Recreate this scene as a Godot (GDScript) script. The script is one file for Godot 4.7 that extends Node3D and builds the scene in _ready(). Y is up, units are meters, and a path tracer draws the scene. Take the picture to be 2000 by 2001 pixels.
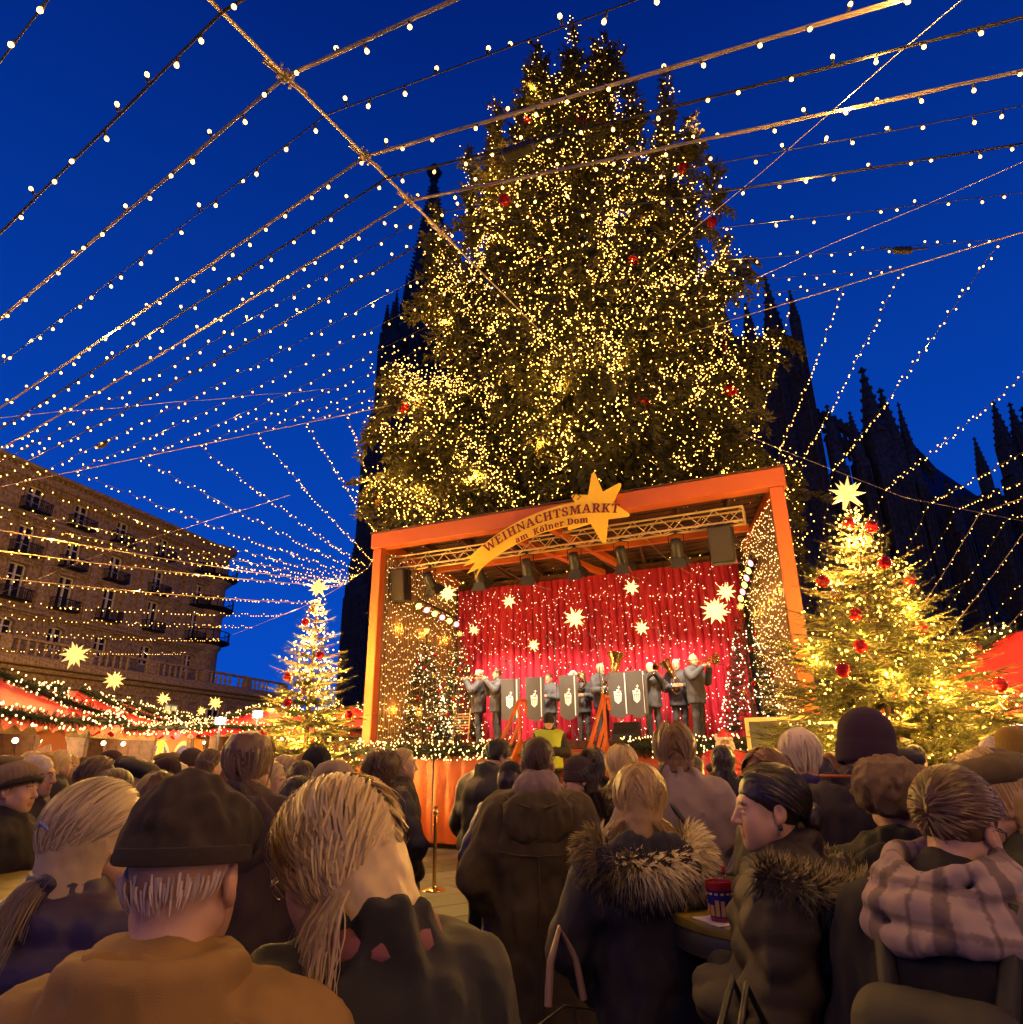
extends Node3D

# ---------------------------------------------------------------- mesh builder
class MB:
	var v := PackedVector3Array()
	var n := PackedVector3Array()
	var u := PackedVector2Array()
	var c := PackedColorArray()
	var i := PackedInt32Array()
	var col := Color.WHITE
	func vert(p: Vector3, nn: Vector3, uv: Vector2 = Vector2.ZERO) -> int:
		v.append(p); n.append(nn); u.append(uv); c.append(col)
		return v.size() - 1
	# corners run counter-clockwise seen from outside
	func quad(a: Vector3, b: Vector3, d: Vector3, e: Vector3, uw := 1.0, uh := 1.0) -> void:
		var nn := (b - a).cross(d - a)
		if nn.length_squared() < 1e-14: nn = (d - a).cross(e - a)
		nn = nn.normalized()
		var k := v.size()
		vert(a, nn, Vector2(0, uh)); vert(b, nn, Vector2(uw, uh)); vert(d, nn, Vector2(uw, 0)); vert(e, nn, Vector2(0, 0))
		i.append_array([k, k + 2, k + 1, k, k + 3, k + 2])
	func tri(a: Vector3, b: Vector3, d: Vector3) -> void:
		var nn := (b - a).cross(d - a).normalized()
		var k := v.size()
		vert(a, nn); vert(b, nn, Vector2(1, 0)); vert(d, nn, Vector2(0, 1))
		i.append_array([k, k + 2, k + 1])
	func box(o: Vector3, s: Vector3, bev := 0.0, bas := Basis()) -> void:
		var h := s * 0.5
		var e := minf(bev, minf(h.x, minf(h.y, h.z)) * 0.9)
		var ax := [Vector3.RIGHT, Vector3.UP, Vector3.BACK]
		for k in 3:
			for sg in [-1.0, 1.0]:
				var w: Vector3 = ax[k] * sg
				var p: Vector3 = ax[(k + 1) % 3] * sg
				var q: Vector3 = ax[(k + 2) % 3]
				var cw: Vector3 = w * absf(h.dot(ax[k]))
				var cp: Vector3 = p * (absf(h.dot(ax[(k + 1) % 3])) - e)
				var cq: Vector3 = q * (absf(h.dot(ax[(k + 2) % 3])) - e)
				quad(o + bas * (cw - cp - cq), o + bas * (cw + cp - cq), o + bas * (cw + cp + cq), o + bas * (cw - cp + cq), 2 * cp.length(), 2 * cq.length())
		if e <= 0.0: return
		for k in 3:
			var a: Vector3 = ax[k]; var b: Vector3 = ax[(k + 1) % 3]; var d: Vector3 = ax[(k + 2) % 3]
			var ha := absf(h.dot(a)); var hb := absf(h.dot(b)); var hd := absf(h.dot(d))
			for sb: float in [-1.0, 1.0]:
				for sd: float in [-1.0, 1.0]:
					var p1 := b * hb * sb + d * (hd - e) * sd
					var p2 := b * (hb - e) * sb + d * hd * sd
					var l := a * (ha - e)
					var w := b * sb + d * sd
					if (p1 - p2).cross(l).dot(w) > 0: quad(o + bas * (p2 - l), o + bas * (p1 - l), o + bas * (p1 + l), o + bas * (p2 + l))
					else: quad(o + bas * (p2 + l), o + bas * (p1 + l), o + bas * (p1 - l), o + bas * (p2 - l))
		for sx in [-1.0, 1.0]:
			for sy in [-1.0, 1.0]:
				for sz in [-1.0, 1.0]:
					var px := Vector3(h.x * sx, (h.y - e) * sy, (h.z - e) * sz)
					var py := Vector3((h.x - e) * sx, h.y * sy, (h.z - e) * sz)
					var pz := Vector3((h.x - e) * sx, (h.y - e) * sy, h.z * sz)
					if sx * sy * sz > 0: tri(o + bas * px, o + bas * py, o + bas * pz)
					else: tri(o + bas * px, o + bas * pz, o + bas * py)
	# a bar of w x h section from a to b
	func bar(a: Vector3, b: Vector3, w: float, h := -1.0, bev := 0.0, up := Vector3.UP) -> void:
		var z := (b - a).normalized()
		if absf(z.dot(up)) > 0.98: up = Vector3.RIGHT
		var x := up.cross(z).normalized()
		box((a + b) * 0.5, Vector3(w, h if h > 0 else w, a.distance_to(b)), bev, Basis(x, z.cross(x), z))
	func tube(pts: Array, r, sides := 6, caps := true) -> void:
		var k0 := v.size()
		var m := pts.size()
		var last := Vector3.RIGHT
		for k in m:
			var t: Vector3 = (pts[mini(k + 1, m - 1)] - pts[maxi(k - 1, 0)]).normalized()
			var x := last - t * last.dot(t)
			if x.length() < 0.05: x = t.cross(Vector3.UP if absf(t.y) < 0.9 else Vector3.RIGHT)
			x = x.normalized(); last = x
			var y := t.cross(x)
			var rr: float = r if not (r is Array) else r[k]
			for j in sides + 1:
				var a := TAU * j / sides
				var d := x * cos(a) + y * sin(a)
				vert(pts[k] + d * rr, d, Vector2(float(j) / sides, float(k) / maxf(m - 1, 1)))
		for k in m - 1:
			for j in sides:
				var a := k0 + k * (sides + 1) + j
				var b := a + sides + 1
				i.append_array([a, b, a + 1, a + 1, b, b + 1])
		if caps:
			for e in [0, m - 1]:
				var t: Vector3 = (pts[1] - pts[0] if e else pts[0] - pts[1]).normalized() if m == 2 else ((pts[m - 1] - pts[m - 2]) if e else (pts[0] - pts[1])).normalized()
				if m == 2 and e: t = (pts[1] - pts[0]).normalized()
				var kc := vert(pts[e], t)
				for j in sides + 1: vert(v[k0 + e * (sides + 1) + j], t)
				for j in sides:
					if e: i.append_array([kc, kc + 2 + j, kc + 1 + j])
					else: i.append_array([kc, kc + 1 + j, kc + 2 + j])
	# profile: Vector2(radius, height) from bottom to top
	func lathe(prof: Array, sides := 12, o := Vector3.ZERO, bas := Basis(), flat := false) -> void:
		if flat:
			for k in prof.size() - 1:
				for j in sides:
					var a := TAU * j / sides; var b := TAU * (j + 1) / sides
					var p: Vector2 = prof[k]; var q: Vector2 = prof[k + 1]
					var A := o + bas * Vector3(cos(a) * p.x, p.y, -sin(a) * p.x); var B := o + bas * Vector3(cos(b) * p.x, p.y, -sin(b) * p.x)
					var D := o + bas * Vector3(cos(b) * q.x, q.y, -sin(b) * q.x); var E := o + bas * Vector3(cos(a) * q.x, q.y, -sin(a) * q.x)
					if q.x < 1e-4: tri(A, B, D)
					elif p.x < 1e-4: tri(A, D, E)
					else: quad(A, B, D, E)
			return
		var k0 := v.size()
		for k in prof.size():
			var p: Vector2 = prof[k]
			var t: Vector2 = prof[mini(k + 1, prof.size() - 1)] - prof[maxi(k - 1, 0)]
			for j in sides + 1:
				var a := TAU * j / sides
				vert(o + bas * Vector3(cos(a) * p.x, p.y, -sin(a) * p.x), (bas * Vector3(cos(a) * t.y, -t.x, -sin(a) * t.y)).normalized(), Vector2(float(j) / sides, 1.0 - float(k) / maxf(prof.size() - 1, 1)))
		for k in prof.size() - 1:
			for j in sides:
				var a := k0 + k * (sides + 1) + j
				var b := a + sides + 1
				i.append_array([a, b + 1, a + 1, a, b, b + 1])
	func ball(o: Vector3, r: Vector3, rings := 6, sides := 10, bas := Basis()) -> void:
		var k0 := v.size()
		for k in rings + 1:
			var th := PI * k / rings
			for j in sides + 1:
				var a := TAU * j / sides
				var d := Vector3(sin(th) * cos(a), cos(th), -sin(th) * sin(a))
				vert(o + bas * (d * r), (bas * (d / r)).normalized(), Vector2(float(j) / sides, float(k) / rings))
		for k in rings:
			for j in sides:
				var a := k0 + k * (sides + 1) + j
				var b := a + sides + 1
				i.append_array([a, a + 1, b + 1, a, b + 1, b])
	# extruded outline in the xy plane (counter-clockwise), from z0 to z1
	func prism(o: PackedVector2Array, z0: float, z1: float, t := Transform3D()) -> void:
		var ix := Geometry2D.triangulate_polygon(o)
		for side in 2:
			var nn := (t.basis * Vector3(0, 0, 1 if side else -1)).normalized()
			var k0 := v.size()
			for p in o: vert(t * Vector3(p.x, p.y, z1 if side else z0), nn, Vector2(p.x, -p.y))
			for k in range(0, ix.size(), 3):
				var a := o[ix[k]]; var b := o[ix[k + 1]]; var d := o[ix[k + 2]]
				var ccw := (b - a).cross(d - a) > 0
				if ccw != (side == 1): i.append_array([k0 + ix[k], k0 + ix[k + 1], k0 + ix[k + 2]])
				else: i.append_array([k0 + ix[k], k0 + ix[k + 2], k0 + ix[k + 1]])
		for k in o.size():
			var a := o[k]; var b := o[(k + 1) % o.size()]
			quad(t * Vector3(a.x, a.y, z0), t * Vector3(b.x, b.y, z0), t * Vector3(b.x, b.y, z1), t * Vector3(a.x, a.y, z1))
	func add(m: MB, t: Transform3D) -> void:
		var k0 := v.size()
		for k in m.v.size():
			v.append(t * m.v[k]); n.append((t.basis * m.n[k]).normalized())
		u.append_array(m.u); c.append_array(m.c)
		for k in m.i: i.append(k0 + k)
	func arrays() -> Array:
		var a := []
		a.resize(Mesh.ARRAY_MAX)
		a[Mesh.ARRAY_VERTEX] = v; a[Mesh.ARRAY_NORMAL] = n; a[Mesh.ARRAY_TEX_UV] = u; a[Mesh.ARRAY_COLOR] = c; a[Mesh.ARRAY_INDEX] = i
		return a
	func mesh() -> ArrayMesh:
		var m := ArrayMesh.new()
		if v.size(): m.add_surface_from_arrays(Mesh.PRIMITIVE_TRIANGLES, arrays())
		return m

# ---------------------------------------------------------------- scene helpers
var used := {}
var mats := {}
var rng := RandomNumberGenerator.new()
var tex := {}

func numbered(called: String) -> String:
	var k: int = used.get(called, 0)
	used[called] = k + 1
	return called if k == 0 else "%s_%03d" % [called, k]

func lin(r: float, g: float, b: float) -> Color:
	return Color(r, g, b).linear_to_srgb()

# a material from real-world base colour (linear), kept under a key
func mat(key: String, r := 0.5, g := 0.5, b := 0.5, rough := 0.8, metal := 0.0, bump := "", bump_scale := 0.3, tri_scale := 1.0) -> StandardMaterial3D:
	if mats.has(key): return mats[key]
	var m := StandardMaterial3D.new()
	m.resource_name = key
	m.albedo_color = lin(r, g, b)
	m.roughness = rough
	m.metallic = metal
	m.vertex_color_use_as_albedo = true
	if bump:
		m.uv1_triplanar = true
		m.uv1_scale = Vector3.ONE * tri_scale
		m.heightmap_enabled = true
		m.heightmap_texture = tex[bump]
		m.heightmap_scale = bump_scale
	mats[key] = m
	return m

func mottled(m: StandardMaterial3D, t: String) -> StandardMaterial3D:
	m.albedo_texture = tex[t]
	return m

func glow(key: String, r: float, g: float, b: float, e: float) -> StandardMaterial3D:
	if mats.has(key): return mats[key]
	var m := StandardMaterial3D.new()
	m.resource_name = key
	m.albedo_color = lin(minf(r, 0.8), minf(g, 0.8), minf(b, 0.8))
	m.emission_enabled = true
	m.emission = lin(r, g, b)
	m.emission_energy_multiplier = e
	m.roughness = 0.5
	mats[key] = m
	return m

func noise_tex(key: String, freq: float, oct: int, type := FastNoiseLite.TYPE_SIMPLEX_SMOOTH, ramp: Array = [], size := 512) -> void:
	var f := FastNoiseLite.new()
	f.seed = 7 + tex.size()
	f.noise_type = type
	f.frequency = freq
	f.fractal_octaves = oct
	var t := NoiseTexture2D.new()
	t.width = size; t.height = size; t.seamless = true; t.noise = f
	if ramp:
		var gr := Gradient.new()
		gr.offsets = PackedFloat32Array(ramp.map(func(x): return x[0]))
		gr.colors = PackedColorArray(ramp.map(func(x): return x[1]))
		t.color_ramp = gr
	tex[key] = t

func tag(o: Node, label := "", category := "", group := "", kind := "") -> Node:
	if label: o.set_meta("label", label)
	if category: o.set_meta("category", category)
	if group: o.set_meta("group", group)
	if kind: o.set_meta("kind", kind)
	return o

func thing(called: String, label: String, category: String, at := Vector3.ZERO, turn := 0.0, group := "") -> Node3D:
	var o := Node3D.new()
	o.name = numbered(called)
	o.position = at
	o.rotation.y = turn
	add_child(o)
	tag(o, label, category, group)
	return o

func part(called: String, m, material: Material, parent: Node, at := Transform3D()) -> MeshInstance3D:
	var o := MeshInstance3D.new()
	o.name = called
	o.mesh = m.mesh() if m is MB else m
	o.material_override = material
	o.transform = at
	parent.add_child(o, true)
	return o

func single(called: String, m, material: Material, label: String, category: String, at := Transform3D(), group := "") -> MeshInstance3D:
	var o := part(numbered(called), m, material, self, at)
	tag(o, label, category, group)
	return o

func scatter(called: String, m, material: Material, parent: Node, at: Array, colors := []) -> MultiMeshInstance3D:
	var mm := MultiMesh.new()
	mm.transform_format = MultiMesh.TRANSFORM_3D
	mm.use_colors = colors.size() > 0
	mm.mesh = m.mesh() if m is MB else m
	mm.instance_count = at.size()
	for k in at.size():
		mm.set_instance_transform(k, at[k])
		if colors: mm.set_instance_color(k, colors[k])
	var o := MultiMeshInstance3D.new()
	o.name = called
	o.multimesh = mm
	o.material_override = material
	parent.add_child(o, true)
	o.set_meta("kind", "stuff")
	return o

func copy_of(o: Node3D, label := "", at = null, turn = null, group := "") -> Node3D:
	var r: Node3D = o.duplicate()
	r.name = numbered(String(o.get_meta("called", String(o.name).rstrip("0123456789").rstrip("_"))))
	add_child(r)
	if label: r.set_meta("label", label)
	if group: r.set_meta("group", group)
	if at != null: r.position = at
	if turn != null: r.rotation.y = turn
	return r

func omni(parent: Node3D, at: Vector3, color: Color, e: float, size := 0.03) -> void:
	var l := OmniLight3D.new()
	l.name = "lamp_light"
	l.position = at
	l.light_color = color
	l.light_energy = e
	l.light_size = size
	l.omni_range = 40.0
	l.omni_attenuation = 2.0
	l.shadow_enabled = true
	parent.add_child(l, true)

func look(z: Vector3, up := Vector3.UP) -> Basis:      # a basis whose +z runs along z
	z = z.normalized()
	if absf(z.dot(up)) > 0.99: up = Vector3.RIGHT
	var x := up.cross(z).normalized()
	return Basis(x, z.cross(x), z)

func along(y: Vector3) -> Basis:                        # a basis whose +y runs along y
	y = y.normalized()
	var x := (Vector3.RIGHT if absf(y.x) < 0.9 else Vector3.BACK)
	x = (x - y * x.dot(y)).normalized()
	return Basis(x, y, x.cross(y))

const ORD := ["first", "second", "third", "fourth", "fifth", "sixth", "seventh", "eighth", "ninth", "tenth", "eleventh", "twelfth", "thirteenth", "fourteenth", "fifteenth", "sixteenth", "seventeenth", "eighteenth", "nineteenth", "twentieth", "twenty-first", "twenty-second"]
const WARM := Color(1.0, 0.80, 0.50)
const TREE := Vector3(2.2, 0, -19.8)                     # the trunk of the big tree
const STAGE := Vector3(-3.21, 0, -15.9)                  # the foot of the stage's left front post
const STAGE_TURN := -0.4225

func on_stage(u: float, h: float, b: float) -> Vector3:  # along the front, up, back from the front
	return STAGE + Vector3(cos(STAGE_TURN), 0, -sin(STAGE_TURN)) * u + Vector3(0, h, 0) + Vector3(-sin(STAGE_TURN), 0, -cos(STAGE_TURN)) * b

# ---------------------------------------------------------------- the scene
func _ready() -> void:
	rng.seed = 20
	var cam := Camera3D.new()
	cam.name = "camera"
	cam.fov = 73.74
	cam.near = 0.05
	cam.far = 600.0
	var tilt := deg_to_rad(20.0); var roll := deg_to_rad(-0.6)
	var up0 := Vector3(0, cos(tilt), sin(tilt))
	cam.basis = Basis(Vector3.RIGHT * cos(roll) + up0 * sin(roll), up0 * cos(roll) - Vector3.RIGHT * sin(roll), Vector3(0, -sin(tilt), cos(tilt)))
	cam.position = Vector3(0, 1.65, 0)
	add_child(cam)
	cam.current = true
	var we := WorldEnvironment.new()
	we.name = "world"
	var env := Environment.new()
	env.background_mode = Environment.BG_SKY
	var sm := ProceduralSkyMaterial.new()
	sm.sky_top_color = Color(0.0, 0.05, 0.35)
	sm.sky_horizon_color = Color(0.03, 0.31, 0.80)
	sm.sky_curve = 0.6
	sm.ground_bottom_color = Color(0.02, 0.03, 0.06)
	sm.ground_horizon_color = Color(0.03, 0.10, 0.22)
	var sk := Sky.new()
	sk.sky_material = sm
	env.sky = sk
	env.tonemap_mode = Environment.TONE_MAPPER_LINEAR
	env.tonemap_exposure = 1.0
	env.background_energy_multiplier = 1.0
	env.sdfgi_enabled = true
	env.ssao_enabled = true
	env.ssil_enabled = true
	we.environment = env
	add_child(we)
	var sun := DirectionalLight3D.new()                  # what is left of the dusk, from beyond the hotel
	sun.name = "dusk_light"
	sun.light_color = Color(0.45, 0.6, 1.0)
	sun.light_energy = 0.012
	sun.light_angular_distance = 20.0
	sun.sky_mode = DirectionalLight3D.SKY_MODE_LIGHT_ONLY
	sun.shadow_enabled = true
	sun.rotation_degrees = Vector3(-35, -70, 0)
	add_child(sun)
	textures()
	ground()
	cathedral()
	hotel()
	canopy()
	stage()
	big_tree()
	firs()
	stalls()
	people()
	small_things()

func textures() -> void:
	noise_tex("fine", 0.06, 3)
	noise_tex("coarse", 0.012, 4)
	noise_tex("cloth", 0.25, 2)
	noise_tex("stone", 0.01, 5, FastNoiseLite.TYPE_SIMPLEX_SMOOTH, [[0.0, Color(0.5, 0.48, 0.45)], [0.45, Color(0.8, 0.78, 0.74)], [1.0, Color(1, 1, 1)]])
	noise_tex("granite", 0.2, 3, FastNoiseLite.TYPE_SIMPLEX, [[0.0, Color(0.25, 0.24, 0.23)], [0.4, Color(0.62, 0.6, 0.58)], [0.6, Color(0.85, 0.83, 0.8)], [1.0, Color(1, 1, 1)]])
	noise_tex("worn", 0.02, 5, FastNoiseLite.TYPE_SIMPLEX_SMOOTH, [[0.0, Color(0.55, 0.5, 0.48)], [0.35, Color(0.85, 0.83, 0.82)], [1.0, Color(1, 1, 1)]])

func ground() -> void:
	var g := MB.new()
	var ring := 400.0
	g.quad(Vector3(-ring, 0, ring), Vector3(ring, 0, ring), Vector3(ring, 0, -ring), Vector3(-ring, 0, -ring))
	var m := mottled(mat("square_ground", 0.10, 0.095, 0.09, 0.75, 0, "fine", 0.2, 0.6), "stone")
	tag(part("ground", g, m, self), "", "", "", "structure")
	var p := Node3D.new()
	p.name = "pavement"
	add_child(p)
	tag(p, "", "", "", "structure")
	var tone := []
	for k in 4:
		var f: float = [0.14, 0.17, 0.20, 0.085][k]
		tone.append(mottled(mat("granite_%s" % ["grey", "pale", "light", "dark"][k], f, f * 0.97, f * 0.92, 0.6, 0, "fine", 0.15, 1.6), "granite"))
	var bas := Basis(Vector3.UP, 0.62)
	var shapes := []
	for k in 3:
		var b := MB.new()
		b.box(Vector3(0, -0.012 - k * 0.001, 0), Vector3(0.985, 0.05, 0.585), 0.006)
		shapes.append(b.mesh())
	for r in range(-30, 12):
		for q in range(-12, 14):
			var at := bas * Vector3(q * 1.0 + 0.37 * ((r * 7) % 5), 0, r * 0.6)
			if at.x < -2.6 or at.x > 1.7 or at.z > -1.4 or at.z < -16.6: continue
			var band := posmod(r, 7)
			part("paving_slab", shapes[rng.randi() % 3], tone[3] if band in [2, 3] else tone[rng.randi() % 3], p, Transform3D(bas, at))

func stone_dark() -> StandardMaterial3D:
	return mottled(mat("dark_stone", 0.10, 0.088, 0.075, 0.9, 0, "coarse", 6.0, 0.25), "stone")

func pinnacle_mesh(h: float, w: float) -> ArrayMesh:
	var b := MB.new()
	b.box(Vector3(0, h * 0.2, 0), Vector3(w, h * 0.4, w))
	for s in 4:
		var a := s * PI / 2
		var d := Vector3(cos(a), 0, sin(a))
		b.lathe([Vector2(w * 0.34, h * 0.38), Vector2(w * 0.3, h * 0.42), Vector2(0, h * 0.56)], 4, d * w * 0.42, Basis(Vector3.UP, PI / 4), true)
	b.lathe([Vector2(w * 0.66, h * 0.4), Vector2(w * 0.05, h * 0.97)], 4, Vector3.ZERO, Basis(Vector3.UP, PI / 4), true)
	for k in 6:
		var t := 0.08 + k * 0.15
		for s in 4:
			var a := s * PI / 2 + PI / 4
			var rr := lerpf(w * 0.66, w * 0.05, t)
			b.box(Vector3(cos(a) * rr, h * lerpf(0.4, 0.97, t), sin(a) * rr), Vector3.ONE * w * 0.17, 0, Basis(Vector3.UP, a))
	b.box(Vector3(0, h * 0.955, 0), Vector3(w * 0.34, w * 0.1, w * 0.34))
	b.lathe([Vector2(w * 0.03, h * 0.95), Vector2(w * 0.14, h * 0.975), Vector2(0, h)], 4, Vector3.ZERO, Basis(), true)
	return b.mesh()

func arch_pts(w: float, h: float, n := 6) -> Array:      # a pointed arch standing on y = 0, in the xy plane
	var o := [Vector3(-w / 2, 0, 0), Vector3(-w / 2, h - w * 0.9, 0)]
	for k in range(1, n + 1):
		var a := PI - k * (PI * 0.34) / n
		o.append(Vector3(w / 2 + cos(a) * w, h - w * 0.9 + sin(a) * w, 0))
	var r := []
	for k in range(o.size() - 2, -1, -1): r.append(Vector3(-o[k].x, o[k].y, 0))
	return o + r

func cathedral() -> void:
	var m := stone_dark()
	var glass := mat("leaded_glass", 0.01, 0.012, 0.02, 0.3)
	var t := thing("cathedral_tower", "tall dark gothic cathedral tower with openwork spire, left of the big tree", "tower", Vector3(-19.9, 0, -142), 0.15)
	var stages := [[0.0, 34.0, 13.4], [34.0, 64.0, 12.0], [64.0, 93.0, 10.2]]
	for st in stages:
		var y0: float = st[0]; var y1: float = st[1]; var w: float = st[2]
		var b := MB.new()
		b.box(Vector3(0, (y0 + y1) / 2, 0), Vector3(w * 2 - 3, y1 - y0, w * 2 - 3))
		part("tower_wall", b, m, t)
		var cor := MB.new()
		cor.box(Vector3(0, y1 - 0.8, 0), Vector3(w * 2 - 1.4, 1.6, w * 2 - 1.4), 0.2)
		for k in 24:
			for s in 4:
				var q := Basis(Vector3.UP, s * PI / 2)
				cor.box(q * Vector3(-w + 1 + k * (2 * w - 2) / 23.0, y1 + 0.7, w - 1.2), Vector3(0.35, 1.4, 0.3), 0, q)
		part("parapet", cor, m, t)
		for s in 4:
			var q := Basis(Vector3.UP, s * PI / 2)
			for e in [-1.0, -0.36, 0.36, 1.0]:
				var bt := MB.new()
				var bw := 3.6 if absf(e) == 1.0 else 2.2
				bt.box(q * Vector3(e * (w - bw / 2), (y0 + y1) / 2, w - 0.7), Vector3(bw, y1 - y0 + (2.0 if y1 > 90 else 0.0), 3.2), 0.15, q)
				for k in 5:
					var x := (k - 2) * bw * 0.22
					bt.box(q * Vector3(e * (w - bw / 2) + x, (y0 + y1) / 2 - 1, w + 0.95), Vector3(bw * 0.07, (y1 - y0) * 0.9, 0.35), 0, q)
				for k in 4:
					var ap := MB.new()
					var pts := arch_pts(bw * 0.8, (y1 - y0) * 0.2)
					ap.tube(pts, 0.16, 4, false)
					bt.add(ap, Transform3D(q, q * Vector3(e * (w - bw / 2), y0 + (y1 - y0) * (0.02 + 0.24 * k), w + 1.0)))
				part("buttress", bt, m, t)
				var pn := pinnacle_mesh(11.0 if absf(e) == 1.0 else 7.5, 1.7 if absf(e) == 1.0 else 1.1)
				part("pinnacle", pn, m, t, Transform3D(q, q * Vector3(e * (w - bw / 2), y1 - 1.0, w - 0.4)))
			for e in [-0.68, 0.0, 0.68]:
				var fw := w * 0.44
				var win := MB.new()
				var o := PackedVector2Array()
				for p in arch_pts(fw, (y1 - y0) * 0.78): o.append(Vector2(p.x, p.y))
				o.reverse()
				win.prism(o, 0, 0.06)
				var wi := part("window", win, glass, t, Transform3D(q, q * Vector3(e * w, y0 + 2.5, w - 1.44)))
				var fr := MB.new()
				for k in 4:
					var pts := arch_pts(fw * (1.0 - 0.13 * k), (y1 - y0) * (0.8 - 0.05 * k))
					fr.tube(pts, 0.22, 4, false)
				for k in 3: fr.bar(Vector3((k - 1) * fw * 0.2, 0, 0), Vector3((k - 1) * fw * 0.2, (y1 - y0) * 0.6, 0), 0.22)
				part("tracery", fr, m, wi, Transform3D(Basis(), Vector3(0, 0, 0.25)))
				var gb := MB.new()
				gb.bar(Vector3(-fw * 0.62, 0, 0), Vector3(0, fw * 1.3, 0), 0.4, 0.5)
				gb.bar(Vector3(fw * 0.62, 0, 0), Vector3(0, fw * 1.3, 0), 0.4, 0.5)
				gb.box(Vector3(0, fw * 1.5, 0), Vector3(0.5, 1.4, 0.5))
				part("gable", gb, m, t, Transform3D(q, q * Vector3(e * w, y0 + (y1 - y0) * 0.74, w + 0.2)))
	# octagon and spire
	var oc := MB.new()
	oc.lathe([Vector2(7.6, 93), Vector2(7.4, 106), Vector2(7.9, 106.5), Vector2(7.9, 107.5), Vector2(6.9, 107.5)], 8, Vector3.ZERO, Basis(Vector3.UP, PI / 8), true)
	part("octagon_wall", oc, m, t)
	for s in 8:
		var a := s * PI / 4
		part("pinnacle", pinnacle_mesh(12.0, 1.2), m, t, Transform3D(Basis(Vector3.UP, a), Vector3(cos(a) * 8.2, 102, sin(a) * 8.2)))
		part("pinnacle", pinnacle_mesh(15.0 if s % 2 else 12.0, 1.5), m, t, Transform3D(Basis(Vector3.UP, a), Vector3(cos(a) * 10.8, 91, sin(a) * 10.8)))
	var sp := MB.new()
	sp.lathe([Vector2(6.6, 107), Vector2(5.2, 118), Vector2(3.3, 132), Vector2(1.0, 148.5), Vector2(0.7, 150)], 8, Vector3.ZERO, Basis(Vector3.UP, PI / 8), true)
	for s in 8:
		var a := s * PI / 4 + PI / 8
		for k in 30:
			var f := k / 30.0
			var rr := lerpf(6.7, 0.95, f)
			var z := 0.5 + 0.5 * (1 - f)
			sp.box(Vector3(cos(a) * (rr + 0.25), lerpf(107.5, 149, f), sin(a) * (rr + 0.25)), Vector3(0.9 * z, 0.5, 0.45), 0.1, Basis(Vector3.UP, -a) * Basis(Vector3.BACK, 0.5))
	for y in [112.0, 119.0, 126.0, 133.0, 140.0]:
		var rr := lerpf(6.5, 0.95, (y - 107) / 42.0)
		sp.lathe([Vector2(rr, y), Vector2(rr + 0.25, y + 0.2), Vector2(rr, y + 0.5)], 8, Vector3.ZERO, Basis(Vector3.UP, PI / 8), true)
	part("spire", sp, m, t)
	var fi := MB.new()
	fi.lathe([Vector2(0.6, 150), Vector2(1.3, 150.6), Vector2(0.5, 151.2), Vector2(0.5, 152), Vector2(2.0, 153), Vector2(1.9, 153.8), Vector2(0.5, 154), Vector2(0.4, 155), Vector2(1.2, 155.6), Vector2(0.3, 156.3), Vector2(0, 157.5)], 8, Vector3.ZERO, Basis(), true)
	for s in 4: fi.box(Basis(Vector3.UP, s * PI / 2) * Vector3(1.7, 153.6, 0), Vector3(0.8, 1.0, 0.8), 0.15)
	part("finial", fi, m, t)
	t.scale = Vector3.ONE * 0.985

	# south flank: transept front, flying buttresses, choir roof
	var f := thing("cathedral_flank", "dark gothic flank of the cathedral with pinnacles and slate roof, right of the big tree", "cathedral", Vector3(0, 0, -75))
	var w1 := MB.new()
	w1.box(Vector3(24, 26, -6), Vector3(25, 52, 14))
	w1.prism(PackedVector2Array([Vector2(11.5, 52), Vector2(36.5, 52), Vector2(24, 70)]), -10, -8)
	part("transept_wall", w1, m, f)
	for k in 9:
		var bt := MB.new()
		bt.box(Vector3(12.5 + k * 3.0, 26, 1.2), Vector3(0.9, 53, 1.2), 0.1)
		for j in 3: bt.box(Vector3(12.5 + k * 3.0 + (j - 1) * 0.3, 25, 1.85), Vector3(0.1, 48, 0.2))
		part("buttress", bt, m, f)
		if k < 8:
			for lv in 3:
				var ar := MB.new()
				for j in 3: ar.tube(arch_pts(2.0 - j * 0.4, 12.0 - j * 0.8), 0.12, 4, false)
				ar.bar(Vector3(0, 0, 0), Vector3(0, 10, 0), 0.12)
				part("tracery", ar, m, f, Transform3D(Basis(), Vector3(14 + k * 3.0, 3.0 + lv * 16, 1.15)))
	for k in 9: part("pinnacle", pinnacle_mesh(8.0 if k in [0, 8] else 6.0, 1.0), m, f, Transform3D(Basis(), Vector3(12.5 + k * 3.0, 51.0, 1.2)))
	part("pinnacle", pinnacle_mesh(14.0, 1.8), m, f, Transform3D(Basis(), Vector3(34.6, 49.0, -1)))
	var w2 := MB.new()
	w2.box(Vector3(66, 15, -6), Vector3(59, 30, 14))
	part("aisle_wall", w2, m, f)
	var w3 := MB.new()
	w3.box(Vector3(66, 17, -14), Vector3(60, 34, 8))
	part("clerestory_wall", w3, m, f)
	var slate := mottled(mat("blue_slate", 0.06, 0.075, 0.11, 0.45, 0, "coarse", 2.0, 0.4), "worn")
	var rf := MB.new()
	rf.quad(Vector3(43, 31, -3), Vector3(57.5, 31, -3), Vector3(53.2, 42.2, -10), Vector3(47, 42.0, -10))
	rf.quad(Vector3(57.5, 31, -3), Vector3(60, 31, -18), Vector3(53.6, 42.2, -14), Vector3(53.2, 42.2, -10))
	part("slate_roof", rf, slate, f)
	var cr := MB.new()
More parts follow.
